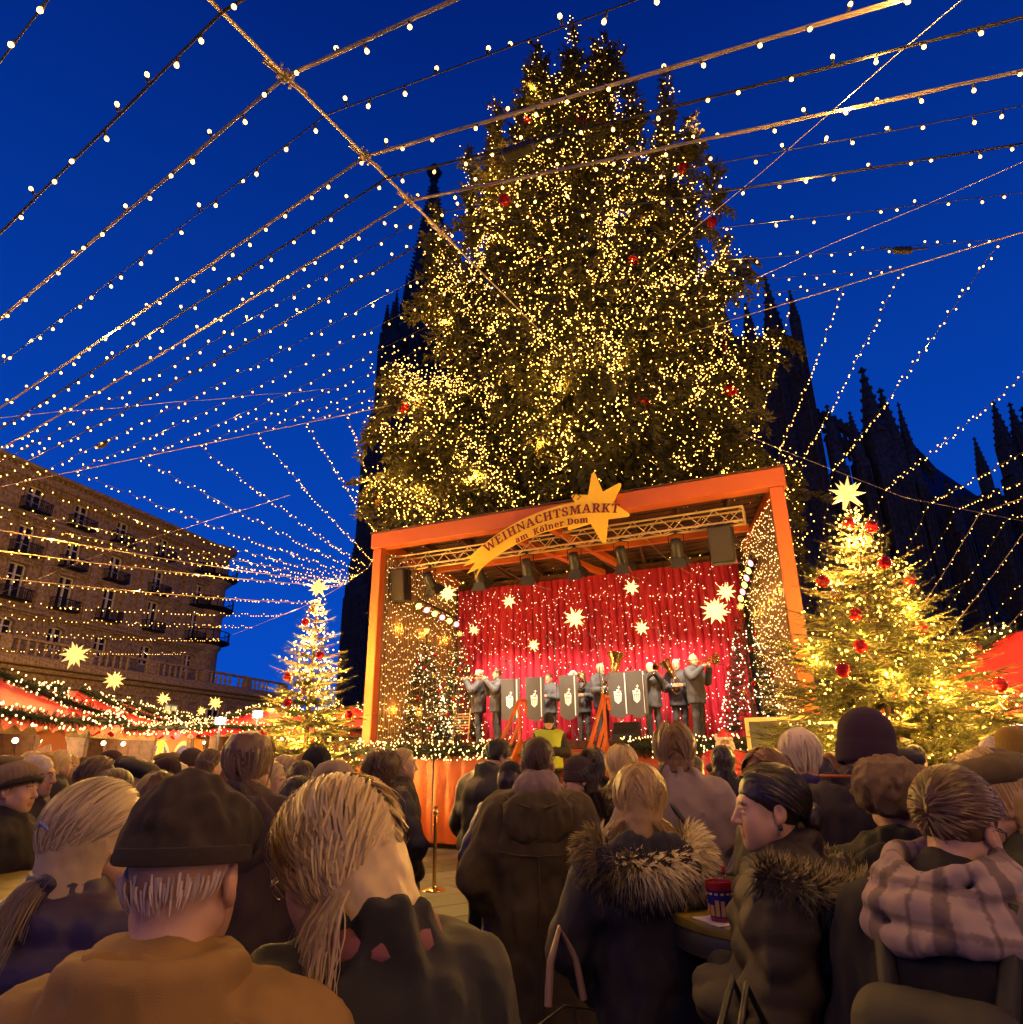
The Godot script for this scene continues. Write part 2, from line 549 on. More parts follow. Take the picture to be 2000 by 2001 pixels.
	for k in 22:
		var x := 47.0 + k * 0.29
		cr.box(Vector3(x, 42.3, -10), Vector3(0.09, 0.7, 0.09))
		cr.ball(Vector3(x, 42.75, -10), Vector3(0.14, 0.2, 0.1), 3, 5)
	part("roof_cresting", cr, m, f)
	var cx := MB.new()
	cx.tube([Vector3(52.8, 42, -10), Vector3(52.8, 45.2, -10)], 0.09, 5)
	cx.lathe([Vector2(0.1, 43.6), Vector2(0.75, 43.9), Vector2(0.8, 44.1), Vector2(0.15, 44.3)], 8, Vector3(52.8, 0, -10))
	part("finial", cx, m, f)
	var pins := [[38.4, 33.0, 9.0, 1.3], [41.0, 34.0, 7.0, 1.1], [43.6, 32.0, 15.2, 2.1], [45.3, 32.0, 12.2, 1.8], [47.1, 31.0, 11.2, 1.1], [50.6, 25.0, 7.0, 1.2], [55.2, 30.0, 7.4, 1.0], [58.6, 32.0, 10.2, 1.5], [60.6, 32.0, 10.0, 1.4], [62.0, 31.0, 10.4, 1.8], [64.5, 31.0, 11.5, 1.7], [67.5, 30.0, 11.0, 1.7], [71, 30, 11.5, 1.8]]
	for q in pins:
		part("pinnacle", pinnacle_mesh(q[2], q[3]), m, f, Transform3D(Basis(), Vector3(q[0], q[1], 1.4)))
		var bt := MB.new()
		bt.box(Vector3(q[0], q[1] / 2, 1.4), Vector3(q[3], q[1] + 0.6, 2.6), 0.1)
		for j in 3: bt.box(Vector3(q[0] + (j - 1) * q[3] * 0.3, q[1] / 2, 2.8), Vector3(0.14, q[1] * 0.95, 0.24))
		part("buttress", bt, m, f)
	for q in [[37.0, 40.9, 43.4, 36.0], [38.0, 38.0, 43.4, 33.0], [45.6, 38, 50, 33]]:
		var fl := MB.new()
		for k in 10:
			var a := k / 10.0; var b := (k + 1) / 10.0
			var pa := Vector3(lerpf(q[0], q[2], a), lerpf(q[1], q[3], a) + 0.8 * sin(a * PI), 0.5); var pb := Vector3(lerpf(q[0], q[2], b), lerpf(q[1], q[3], b) + 0.8 * sin(b * PI), 0.5)
			fl.bar(pa, pb, 0.9, 0.8)
			fl.ball(pa + Vector3(0, 0.8, 0), Vector3(0.3, 0.45, 0.3), 3, 5)
			fl.bar(pa + Vector3(0, -0.4, 0), pa + Vector3(0.3, -2.0, 0), 0.25)
		part("flying_buttress", fl, m, f)
	for k in 7:
		for lv in 2:
			var ar := MB.new()
			for j in 4: ar.tube(arch_pts(3.4 - j * 0.6, 11.0 - j * 0.7), 0.13, 4, false)
			for j in 2: ar.bar(Vector3(j - 0.5, 0, 0), Vector3(j - 0.5, 8, 0), 0.15)
			part("tracery", ar, m, f, Transform3D(Basis(), Vector3(39.5 + k * 4.5, 3.0 + lv * 14, 1.12)))

func hotel() -> void:
	var wall := mottled(mat("sandstone", 0.42, 0.30, 0.165, 0.85, 0, "fine", 0.8, 0.5), "stone")
	var trim := mottled(mat("sandstone_trim", 0.45, 0.33, 0.19, 0.8, 0, "fine", 0.5, 0.8), "stone")
	var frame := mat("painted_frame", 0.6, 0.56, 0.5, 0.5)
	var pane := mat("dark_window_glass", 0.012, 0.014, 0.025, 0.06)
	var iron := mat("black_iron", 0.012, 0.012, 0.013, 0.5, 0.4)
	var h := thing("hotel", "five storey sandstone hotel with iron balconies and balustraded terrace, at the far left", "building", Vector3(-30.87, 0, -37.55), 0.0)
	h.basis = Basis(Vector3(0.2568, 0, -0.9665), Vector3.UP, Vector3(0.9665, 0, 0.2568))
	var cols := [-8.4, -4.6, -0.9, 2.75, 6.25, 9.85, 14.0, 18.65]
	var rows := [[16.75, 18.3, 1.15, true], [13.95, 15.7, 1.15, false], [11.15, 13.3, 1.2, false], [8.55, 9.95, 1.2, true]]
	var b := MB.new()                                   # walls between the openings
	var x0 := -16.0
	for k in cols.size() + 1:
		var xa: float = x0 if k == 0 else cols[k - 1] + 0.6
		var xb: float = 21.4 if k == cols.size() else cols[k] - 0.6
		b.box(Vector3((xa + xb) / 2, 13.2, -0.4), Vector3(xb - xa, 11.4, 0.8))
	for cx in cols:
		var ys := [7.5, 8.55, 9.95, 11.15, 13.3, 13.95, 15.7, 16.75, 18.3, 18.9]
		for k in range(0, 10, 2): b.box(Vector3(cx, (ys[k] + ys[k + 1]) / 2, -0.4), Vector3(1.2, ys[k + 1] - ys[k], 0.8))
	b.box(Vector3(2, 9, -6), Vector3(36, 18, 9.9))
	part("wall", b, wall, h)
	var tw := MB.new()                                  # the round corner bay
	tw.lathe([Vector2(1.9, 7.4), Vector2(1.9, 10.5), Vector2(2.15, 10.8), Vector2(1.9, 11.1), Vector2(1.9, 13.4), Vector2(2.2, 13.8), Vector2(1.9, 14.0), Vector2(1.85, 16.0), Vector2(2.3, 16.4), Vector2(1.9, 16.6), Vector2(1.85, 18.7), Vector2(2.4, 19.2), Vector2(2.4, 19.4), Vector2(0, 19.5)], 20, Vector3(20.6, 0, -1.3))
	part("corner_bay", tw, wall, h)
	for y in [11.2, 13.95, 16.7]:
		var rb := MB.new()
		rb.lathe([Vector2(2.0, y - 0.25), Vector2(2.75, y), Vector2(2.75, y + 0.1), Vector2(2.0, y + 0.1)], 20, Vector3(20.6, 0, -1.3))
		for k in 26:
			var a := k * TAU / 26
			rb.box(Vector3(20.6 + cos(a) * 2.65, y + 0.45, -1.3 + sin(a) * 2.65), Vector3(0.04, 0.75, 0.04))
		rb.lathe([Vector2(2.62, y + 0.82), Vector2(2.7, y + 0.82), Vector2(2.7, y + 0.88), Vector2(2.62, y + 0.88)], 24, Vector3(20.6, 0, -1.3))
		part("balcony", rb, iron, h)
	for c in [[18.75, 0.9, 0.55, "cornice"], [19.2, 0.5, 0.9, "roof_edge"], [16.25, 0.45, 0.5, "cornice"], [13.62, 0.3, 0.3, "moulding"], [10.55, 0.5, 0.45, "cornice"]]:
		var m := MB.new()
		m.box(Vector3(2.6, c[0], c[2] / 2), Vector3(37, c[1] * 0.5, c[2]), 0.05)
		m.box(Vector3(2.6, c[0] - c[1] * 0.4, c[2] / 4), Vector3(37, c[1] * 0.35, c[2] * 0.5), 0.04)
		for k in 92: m.box(Vector3(-15.8 + k * 0.4, c[0] - c[1] * 0.42, c[2] * 0.62), Vector3(0.16, c[1] * 0.26, c[2] * 0.3))
		part(c[3], m, trim, h)
	var pil := MB.new()
	pil.box(Vector3(0, 13.3, 0.12), Vector3(0.55, 5.4, 0.24), 0.03)
	pil.box(Vector3(0, 15.8, 0.2), Vector3(0.8, 0.35, 0.45), 0.05)
	pil.box(Vector3(0, 15.5, 0.17), Vector3(0.66, 0.3, 0.36), 0.08)
	pil.box(Vector3(0, 10.9, 0.16), Vector3(0.7, 0.3, 0.34), 0.03)
	var pm := pil.mesh()
	for x in [-10.3, -6.5, -2.8, 0.95, 4.5, 8.05, 11.2, 12.6, 15.6, 17.1]: part("pilaster", pm, trim, h, Transform3D(Basis(), Vector3(x, 0, 0)))
	for r in rows:
		var wh: float = r[1] - r[0]; var ww: float = r[2]
		var fr := MB.new()
		for s in [-1.0, 1.0]: fr.box(Vector3(s * (ww / 2 - 0.035), wh / 2, 0), Vector3(0.09, wh, 0.1))
		fr.box(Vector3(0, wh / 2, 0.01), Vector3(0.13, wh, 0.1))
		fr.box(Vector3(0, wh - 0.04, 0), Vector3(ww, 0.09, 0.1))
		fr.box(Vector3(0, 0.05, 0), Vector3(ww, 0.1, 0.1))
		fr.box(Vector3(0, wh * 0.68, 0.005), Vector3(ww, 0.06, 0.09))
		fr.box(Vector3(0, wh * 0.36, 0), Vector3(ww, 0.035, 0.07))
		var gl := MB.new()
		gl.box(Vector3(0, wh / 2, -0.04), Vector3(ww - 0.04, wh - 0.04, 0.02))
		var arc := MB.new()
		if r[3]:
			var pl := PackedVector2Array([Vector2(-ww / 2 - 0.12, 0.3)])
			for k in 9:
				var q := k / 8.0
				pl.append(Vector2(lerpf(-ww / 2, ww / 2, q), -0.16 + 0.18 * sin(q * PI)))
			pl.append(Vector2(ww / 2 + 0.12, 0.3))
			arc.prism(pl, -0.1, 0.13, Transform3D(Basis(), Vector3(0, wh, 0)))
			arc.box(Vector3(0, wh + 0.2, 0.1), Vector3(0.2, 0.4, 0.2), 0.03)
		else:
			arc.box(Vector3(0, wh + 0.1, 0.1), Vector3(ww + 0.4, 0.22, 0.2), 0.03)
			arc.box(Vector3(0, wh + 0.26, 0.14), Vector3(ww + 0.6, 0.1, 0.34), 0.03)
			arc.box(Vector3(0, wh + 0.16, 0.16), Vector3(0.22, 0.36, 0.24), 0.04)
		for s in [-1.0, 1.0]: arc.box(Vector3(s * (ww / 2 + 0.09), wh / 2, 0.05), Vector3(0.18, wh, 0.14), 0.02)
		var bal := MB.new()
		var bw := ww + 0.7
		bal.box(Vector3(0, -0.09, 0.3), Vector3(bw, 0.12, 0.62), 0.02)
		bal.bar(Vector3(-bw / 2, 0.58, 0.56), Vector3(bw / 2, 0.58, 0.56), 0.05)
		bal.bar(Vector3(-bw / 2, 0.06, 0.56), Vector3(bw / 2, 0.06, 0.56), 0.03)
		for k in 15: bal.bar(Vector3(-bw / 2 + k * bw / 14, 0, 0.56), Vector3(-bw / 2 + k * bw / 14, 0.58, 0.56), 0.022)
		for k in 7:
			var px := -bw / 2 + (k + 0.5) * bw / 7
			var cp := []
			for j in 9: cp.append(Vector3(px + cos(j * TAU / 8) * 0.09, 0.3 + sin(j * TAU / 8) * 0.14, 0.57))
			bal.tube(cp, 0.012, 4, false)
		for s in [-1.0, 1.0]:
			bal.bar(Vector3(s * bw / 2, 0.58, 0.56), Vector3(s * bw / 2, 0.58, 0.02), 0.04)
			for k in 4: bal.bar(Vector3(s * bw / 2, 0, 0.1 + k * 0.13), Vector3(s * bw / 2, 0.58, 0.1 + k * 0.13), 0.02)
		var fm := fr.mesh(); var gm := gl.mesh(); var am := arc.mesh(); var bm := bal.mesh()
		for cx in cols:
			var w := part("window", fm, frame, h, Transform3D(Basis(), Vector3(cx, r[0], -0.22)))
			part("pane", gm, pane, w)
			part("surround", am, trim, h, Transform3D(Basis(), Vector3(cx, r[0], 0)))
			if r[0] > 8.6: part("balcony", bm, iron, h, Transform3D(Basis(), Vector3(cx, r[0], 0)))
	# the terrace in front with its balustrade and lit windows
	var te := MB.new()
	te.box(Vector3(5, 3.6, 1.9), Vector3(43, 7.2, 3.8))
	part("terrace_wall", te, wall, h)
	var tc := MB.new()
	tc.box(Vector3(5, 7.0, 4.1), Vector3(43.2, 0.5, 0.9), 0.06)
	tc.box(Vector3(5, 6.6, 3.95), Vector3(43, 0.25, 0.5), 0.05)
	tc.box(Vector3(5, 5.9, 3.86), Vector3(43, 0.12, 0.16), 0.02)
	part("cornice", tc, trim, h)
	var tb := MB.new()
	tb.box(Vector3(5, 8.2, 3.9), Vector3(43, 0.16, 0.36), 0.03)
	tb.box(Vector3(5, 7.3, 3.9), Vector3(43, 0.14, 0.36), 0.03)
	for k in 9: tb.box(Vector3(-16 + k * 5.3, 7.75, 3.9), Vector3(0.7, 0.85, 0.42), 0.03)
	part("balustrade", tb, trim, h)
	var bs := MB.new()
	bs.lathe([Vector2(0.09, 0), Vector2(0.09, 0.07), Vector2(0.06, 0.1), Vector2(0.13, 0.28), Vector2(0.12, 0.36), Vector2(0.05, 0.62), Vector2(0.09, 0.68), Vector2(0.09, 0.76)], 8)
	var bsm := bs.mesh()
	for k in 76:
		var x := -15.2 + k * 0.55
		if posmod(x + 16.0, 5.3) > 0.45 and posmod(x + 16.0, 5.3) < 4.85: part("baluster", bsm, trim, h, Transform3D(Basis(), Vector3(x, 7.37, 3.9)))
	var lit := glow("lit_window_glow", 1.0, 0.78, 0.25, 0.75)
	for x in [-9.0, -4.6, -0.2, 4.2, 8.6, 13.0, 17.4, 21.8]:
		var on: bool = x in [-0.2, 4.2, 13.0]
		var fr := MB.new()
		for s in [-1.0, 0.0, 1.0]: fr.box(Vector3(s * 0.62, 1.3, 0), Vector3(0.09, 2.6, 0.08))
		for y in [0.0, 1.7, 2.6]: fr.box(Vector3(0, y, 0), Vector3(1.32, 0.09, 0.08))
		var w := part("lit_window" if on else "window", fr, frame, h, Transform3D(Basis(), Vector3(x, 2.9, 3.85)))
		var gl := MB.new()
		gl.box(Vector3(0, 1.3, -0.02), Vector3(1.24, 2.5, 0.02))
		part("pane", gl, lit if on else pane, w)
		for s in [-1.0, 1.0]:
			var pl := MB.new()
			pl.box(Vector3(0, 3.0, 0.1), Vector3(0.5, 6.0, 0.2), 0.03)
			pl.box(Vector3(0, 5.8, 0.15), Vector3(0.66, 0.3, 0.34), 0.05)
			part("pilaster", pl, trim, h, Transform3D(Basis(), Vector3(x + s * 1.3, 0, 3.8)))

# ---------------------------------------------------------------- the web of light strings round the big tree
const SPOKES := {"overhead": [-11.5, [[0, 14.0], [20, 4.0]]], "right": [20.0, [[0, 14.0], [26, 2.6]]], "left": [-60.0, [[0, 14.0], [19, 4.6], [26, 3.6]]],
	"rear right": [90.0, [[0, 14.0], [7, 10.6], [10, 9.2], [13.4, 8.4], [20, 7.2]]], "rear left": [-135.0, [[0, 14.0], [9.3, 11.8], [10.8, 10.9], [11.4, 9.5], [14.4, 8.9], [17.1, 8.6], [26, 8.2]]], "far right": [118.0, [[0, 12.0], [8, 5.0], [10.6, 2.5]]]}

func web_point(spoke: String, ring: float) -> Vector3:   # ring: the radius at which the overhead cable meets it
	var s: Array = SPOKES[spoke]
	var a := deg_to_rad(s[0])
	var r := ring
	var r2 := ring + maxf(0.0, ring - 12.6) * 1.65
	match spoke:
		"left": r = ring * 1.03
		"right": r = r2
		"rear right": r = 6.0 + (r2 - 10.0) * 0.62
		"far right": r = 8.0 + (6.0 + (r2 - 10.0) * 0.62 - 6.9) * 0.39
		"rear left": r = 10.6 + (ring - 7.3) * 0.36 if ring < 16.3 else 13.9 + (ring - 16.3) * 2.4
	return spoke_point(spoke, r)

func spoke_point(spoke: String, r: float) -> Vector3:
	var s: Array = SPOKES[spoke]
	var a := deg_to_rad(s[0])
	var tb: Array = s[1]
	var y: float = tb[0][1]
	for k in tb.size() - 1:
		if r >= tb[k][0]: y = tb[k][1] + (tb[k + 1][1] - tb[k][1]) * (r - tb[k][0]) / (tb[k + 1][0] - tb[k][0])
	return TREE + Vector3(sin(a) * r, y, cos(a) * r)

func bulb_mesh(r: float) -> ArrayMesh:
	var b := MB.new()
	b.lathe([Vector2(0, -r * 1.15), Vector2(r * 0.7, -r * 0.85), Vector2(r, -r * 0.1), Vector2(r * 0.78, r * 0.6), Vector2(r * 0.35, r * 1.1)], 7)
	return b.mesh()

func light_string(a: Vector3, b: Vector3, label: String, group: String, thick: float, lamp_every: int, sag := 0.02, called := "light_string") -> void:
	var t := thing(called, label, "string lights", a, 0.0, group)
	var d := b - a
	var len := d.length()
	var pts := []
	var nseg := 12
	for k in nseg + 1:
		var f := k / float(nseg)
		pts.append(d * f - Vector3(0, sag * len * 4 * f * (1 - f), 0))
	var cb := MB.new()
	cb.tube(pts, thick, 5, false)
	if thick > 0.0055:                                    # the power cable clipped beneath the wire
		var p2 := []
		for k in nseg * 3 + 1:
			var f := k / float(nseg * 3)
			p2.append(d * f - Vector3(0, sag * len * 4 * f * (1 - f) + thick + 0.007 + 0.005 * sin(k * 2.1), 0))
		cb.tube(p2, 0.005, 4, false)
	part("cable", cb, mats.steel_cable if thick > 0.008 else mats.black_cable, t)
	var n := int(len / 0.25)
	var far := []
	var socks := []
	for k in n:
		var f := (k + 0.5 + rng.randf_range(-0.28, 0.28)) / n
		var p := d * f - Vector3(0, sag * len * 4 * f * (1 - f), 0)
		var hang := Vector3(rng.randf_range(-0.5, 0.5), -1.0 if rng.randf() < 0.68 else 0.8, rng.randf_range(-0.5, 0.5)).normalized()
		var bs := along(-hang)
		var at := Transform3D(bs, p + hang * (0.05 + thick))
		socks.append(Transform3D(bs, p + hang * thick))
		if (a + p).distance_to(Vector3(0, 1.65, 0)) < 9.5: part("light_bulb", mats.bulb_mesh, mats.bulb_glow, t, at)
		else: far.append(at)
		if k % lamp_every == lamp_every / 2: omni(t, p + hang * (0.05 + thick), WARM_LAMP, lamp_energy * (6.0 if group.contains("hotel") else 1.0), 0.03)
	if far: scatter("distant_light_bulbs", mats.bulb_mesh, mats.bulb_glow, t, far)
	if socks: scatter("bulb_sockets", mats.socket_mesh, mats.black_cable, t, socks)

const radii := [7.3, 8.3, 9.4, 10.6, 11.7, 12.8, 13.7, 14.5, 15.0, 15.4, 15.9, 16.3, 16.9, 17.35, 17.9, 18.5, 19.1, 19.8, 20.6, 21.5, 22.5, 23.5]
const WARM_LAMP := Color(1.0, 0.73, 0.32)
var lamp_energy := 1.1

func canopy() -> void:
	mat("steel_cable", 0.42, 0.36, 0.28, 0.4, 0.6)
	mat("black_cable", 0.02, 0.018, 0.016, 0.6)
	glow("bulb_glow", 1.0, 0.5, 0.1, 9.0)
	mats["bulb_mesh"] = bulb_mesh(0.0125)
	var sk := MB.new()
	sk.tube([Vector3(0, 0, 0), Vector3(0, -0.015, 0)], 0.004, 4, false)
	sk.tube([Vector3(0, -0.012, 0), Vector3(0, -0.034, 0)], 0.009, 5)
	mats["socket_mesh"] = sk.mesh()
	for s in SPOKES:
		var pts := []
		var o := spoke_point(s, 0.0)
		for k in 41: pts.append(spoke_point(s, k * {"overhead": 0.5, "right": 0.64, "left": 0.62, "rear left": 0.62, "rear right": 0.5, "far right": 0.265}[s]) - o)
		var b := MB.new()
		b.tube(pts, 0.011, 6, false)
		single("span_cable", b, mats.steel_cable, "steel span cable of the light canopy, %s" % {"overhead": "overhead left of centre", "right": "out to the right", "left": "out to the left edge", "rear right": "above the lit right fir", "rear left": "behind the stage's left post", "far right": "low behind the right fir"}[s], "cable", Transform3D(Basis(), o), "span cables of the light canopy")
	var sectors := [["overhead", "right", 1, 19, "overhead on the right"], ["left", "overhead", 0, 19, "overhead on the left"], ["left", "rear left", 0, 22, "low on the left before the hotel"], ["right", "rear right", 2, 19, "high on the right side"], ["rear right", "far right", 2, 18, "low on the right behind the fir"]]
	for s in sectors:
		for k in range(s[2], s[3]):
			var r: float = radii[k]
			if s[1] == "rear left" and k > 9 and k % 2 == 0: continue
			var major := k in [9, 11, 13]
			var low: bool = s[4] == "low on the right behind the fir"
			light_string(web_point(s[0], r), web_point(s[1], r), "warm light string %s, %s out from the tree" % [s[4], ORD[k - s[2]]], "light strings %s" % s[4], 0.010 if major else (0.006 if k in [7, 10, 14] else 0.0045), 26, 0.04 if low else 0.008)
	# clamps where the major strings cross the overhead cable, transformer boxes, stays
	var cl := MB.new()
	cl.box(Vector3.ZERO, Vector3(0.06, 0.05, 0.07), 0.015)
	for k in 3: cl.tube([Vector3(-0.04 + k * 0.04, -0.045, -0.015), Vector3(-0.04 + k * 0.04, 0.045, 0.015)], 0.01, 5)
	cl.tube([Vector3(-0.14, -0.02, 0), Vector3(0.14, -0.005, 0)], 0.014, 6)
	for k in [7, 9, 11, 13]: single("cable_clamp", cl, mats.steel_cable, "steel clamp joining string and overhead cable, %s out from the tree" % ORD[k - 1], "clamp", Transform3D(Basis(Vector3.UP, 0.9), web_point("overhead", radii[k])), "clamps on the overhead cable")
	var bx := MB.new()
	bx.box(Vector3(0, -0.05, 0), Vector3(0.24, 0.07, 0.08), 0.012)
	bx.tube([Vector3(-0.3, -0.01, 0), Vector3(-0.16, -0.03, 0.01), Vector3(-0.1, -0.05, 0)], 0.012, 5)
	bx.tube([Vector3(0.1, -0.04, 0), Vector3(0.2, -0.02, -0.01), Vector3(0.34, -0.01, 0)], 0.014, 5)
	for j in 4: bx.box(Vector3(-0.09 + j * 0.06, -0.05, 0), Vector3(0.008, 0.076, 0.088))
	for q in [[11, "overhead", "right", 0.33, "above the right of the big tree"], [10, "overhead", "right", 0.1, "left of the big tree near the spire"], [5, "overhead", "right", 0.8, "right of the tree above the right span cable"], [6, "left", "overhead", 0.3, "at the left over the hotel roof"]]:
		var a := web_point(q[1], radii[q[0]]); var b := web_point(q[2], radii[q[0]])
		var f: float = q[3]
		single("transformer_box", bx, mats.black_cable, "small black transformer box on a light string, %s" % q[4], "transformer", Transform3D(look((b - a).cross(Vector3.UP)), a.lerp(b, f) - Vector3(0, 0.008 * 4 * f * (1 - f) * a.distance_to(b), 0)), "transformer boxes on the strings")
	for q in [["overhead", "right", 0.32, 9.4, 17.9, "near the middle right"], ["overhead", "right", 0.62, 11.7, 16.9, "near the right edge"], ["left", "overhead", 0.5, 10.6, 17.0, "over the upper left"], ["left", "rear left", 0.3, 10.0, 19.0, "before the hotel"]]:
		var pts := []
		for k in 9:
			var r := lerpf(q[3], q[4], k / 8.0)
			var f: float = q[2]
			pts.append(web_point(q[0], r).lerp(web_point(q[1], r), f) - Vector3(0, 0.03 + 0.02 * (k % 2), 0))
		var o: Vector3 = pts[0]
		var b := MB.new()
		b.tube(pts.map(func(p): return p - o), 0.004, 4, false)
		single("stay_wire", b, mats.steel_cable, "thin stay wire crossing the light strings %s" % q[5], "wire", Transform3D(Basis(), o), "stay wires of the light canopy")

# ---------------------------------------------------------------- stars made of folded paper
func star_mesh(r: float, spikes := 18, seed_ := 1) -> ArrayMesh:
	var b := MB.new()
	var g := RandomNumberGenerator.new()
	g.seed = seed_
	for k in spikes:
		var y := 1.0 - 2.0 * (k + 0.5) / spikes
		var a := k * 2.39996 + g.randf_range(-0.08, 0.08)
		var d := Vector3(sqrt(1 - y * y) * cos(a), y, sqrt(1 - y * y) * sin(a))
		b.lathe([Vector2(r * 0.2, r * 0.2), Vector2(0, r * g.randf_range(0.9, 1.04))], 4, Vector3.ZERO, along(d), true)
	b.ball(Vector3.ZERO, Vector3.ONE * r * 0.3, 5, 8)
	return b.mesh()

func star_lamp(label: String, at: Vector3, r: float, group: String, cord := 0.0, e := 0.0) -> void:
	var t := thing("star_lamp", label, "star lamp", at, rng.randf() * 6.0, group)
	part("paper_star", star_mesh(r, 20 if r > 0.25 else 17, int(at.x * 97)), mats.star_glow if e <= 0 else mats.star_hot, t)
	if cord > 0:
		var c := MB.new()
		c.tube([Vector3(0, r * 0.3, 0), Vector3(0, r * 0.3 + cord, 0)], 0.006, 4, false)
		part("cord", c, mats.black_cable, t)
	omni(t, Vector3(0, 0, 0), Color(1.0, 0.8, 0.45), 0.8 * r, r * 0.2)

# fir twigs: a stem with needles on both sides, along +z
func twig_mesh(len: float, needle: float, n: int, flat := 0.35, seed_ := 3) -> ArrayMesh:
	var b := MB.new()
	var g := RandomNumberGenerator.new()
	g.seed = seed_
	b.col = Color(0.5, 0.35, 0.2)
	b.tube([Vector3.ZERO, Vector3(0, -len * 0.04, len * 0.5), Vector3(0, 0, len * 0.96)], [0.03 * len, 0.024 * len, 0.008 * len], 3, false)
	for k in n:
		var f := (k + 0.5) / n
		var a := g.randf_range(0.0, TAU)
		var side := Vector3(cos(a), sin(a) * flat + 0.12, 0).normalized()
		var d := (side * 0.85 + Vector3(0, 0, 0.65)).normalized()
		var p := Vector3(0, -len * 0.04 * sin(f * PI), f * len)
		var l := needle * g.randf_range(0.75, 1.1) * (1.0 - 0.45 * f)
		var w := Vector3(0, 0, 1).cross(d).normalized() * needle * 0.085
		var br := g.randf_range(0.75, 1.2)
		b.col = Color(br, br, br * g.randf_range(0.85, 1.0))
		b.tri(p - w, p + w, p + d * l)
	return b.mesh()

func garland(t: Node3D, path: Array, r: float, density: float, lights: float, seed_ := 5) -> void:
	var g := RandomNumberGenerator.new()
	g.seed = seed_
	var at := []; var cols := []; var bl := []
	for k in path.size() - 1:
		var a: Vector3 = path[k]; var b: Vector3 = path[k + 1]
		var d := (b - a).normalized()
		var n := int(a.distance_to(b) * density)
		for j in n:
			var out := Vector3(g.randfn(), g.randfn(), g.randfn())
			out = (out - d * out.dot(d)).normalized()
			var z := (out + d * g.randf_range(-0.6, 0.6)).normalized()
			at.append(Transform3D(look(z, Vector3(g.randfn(), g.randfn(), g.randfn()).normalized()).scaled(Vector3.ONE * r * g.randf_range(0.7, 1.15)), a.lerp(b, g.randf())))
			var f := g.randf_range(0.6, 1.25)
			cols.append(Color(0.028 * f, 0.05 * f, 0.016 * f))
		for j in int(a.distance_to(b) * lights):
			var out := Vector3(g.randfn(), g.randfn(), g.randfn())
			out = (out - d * out.dot(d)).normalized()
			bl.append(Transform3D(Basis(), a.lerp(b, g.randf()) + out * r * g.randf_range(0.8, 1.05)))
	scatter("fir_twigs", mats.twig_unit, mats.needles, t, at, cols)
	scatter("fairy_lights", mats.fairy_mesh, mats.fairy_glow, t, bl)
	var core := MB.new()
	core.tube(path, r * 0.35, 6)
	core.col = Color(0.4, 0.5, 0.3)
	part("garland_core", core, mat("garland_core", 0.012, 0.02, 0.008, 0.9), t)

func fluted(w: float, h: float, pleats: int, depth: float, seed_: int, uvs := 1.0) -> MB:   # hanging cloth in pleats, hanging from y = h to 0, x 0..w
	var g := FastNoiseLite.new()
	g.seed = seed_
	g.frequency = 0.5
	var b := MB.new()
	var nx := pleats * 8
	var ny := 10
	var pos := func(x: float, y: float) -> Vector3:
		var fall := 1.0 - y / h
		var ph := x / w * pleats * TAU + g.get_noise_2d(x * 1.5, fall * 0.6) * 2.6
		var amp := depth * (0.45 + 0.55 * fall) * (0.8 + 0.5 * g.get_noise_2d(x * 3.0, 9.0))
		return Vector3(x + sin(ph * 2.0) * depth * 0.12, y, sin(ph) * amp + sin(ph * 2.0 + 1.0) * amp * 0.25)
	for k in ny + 1:
		for j in nx + 1:
			var x := w * j / nx; var y := h * k / ny
			var dx: Vector3 = pos.call(x + 0.004, y) - pos.call(x - 0.004, y)
			b.vert(pos.call(x, y), Vector3(-dx.z, 0, dx.x).normalized(), Vector2(x, -y) * uvs)
	for k in ny:
		for j in nx:
			var a := k * (nx + 1) + j
			var d := a + nx + 1
			b.i.append_array([a, d, a + 1, a + 1, d, d + 1])
	return b

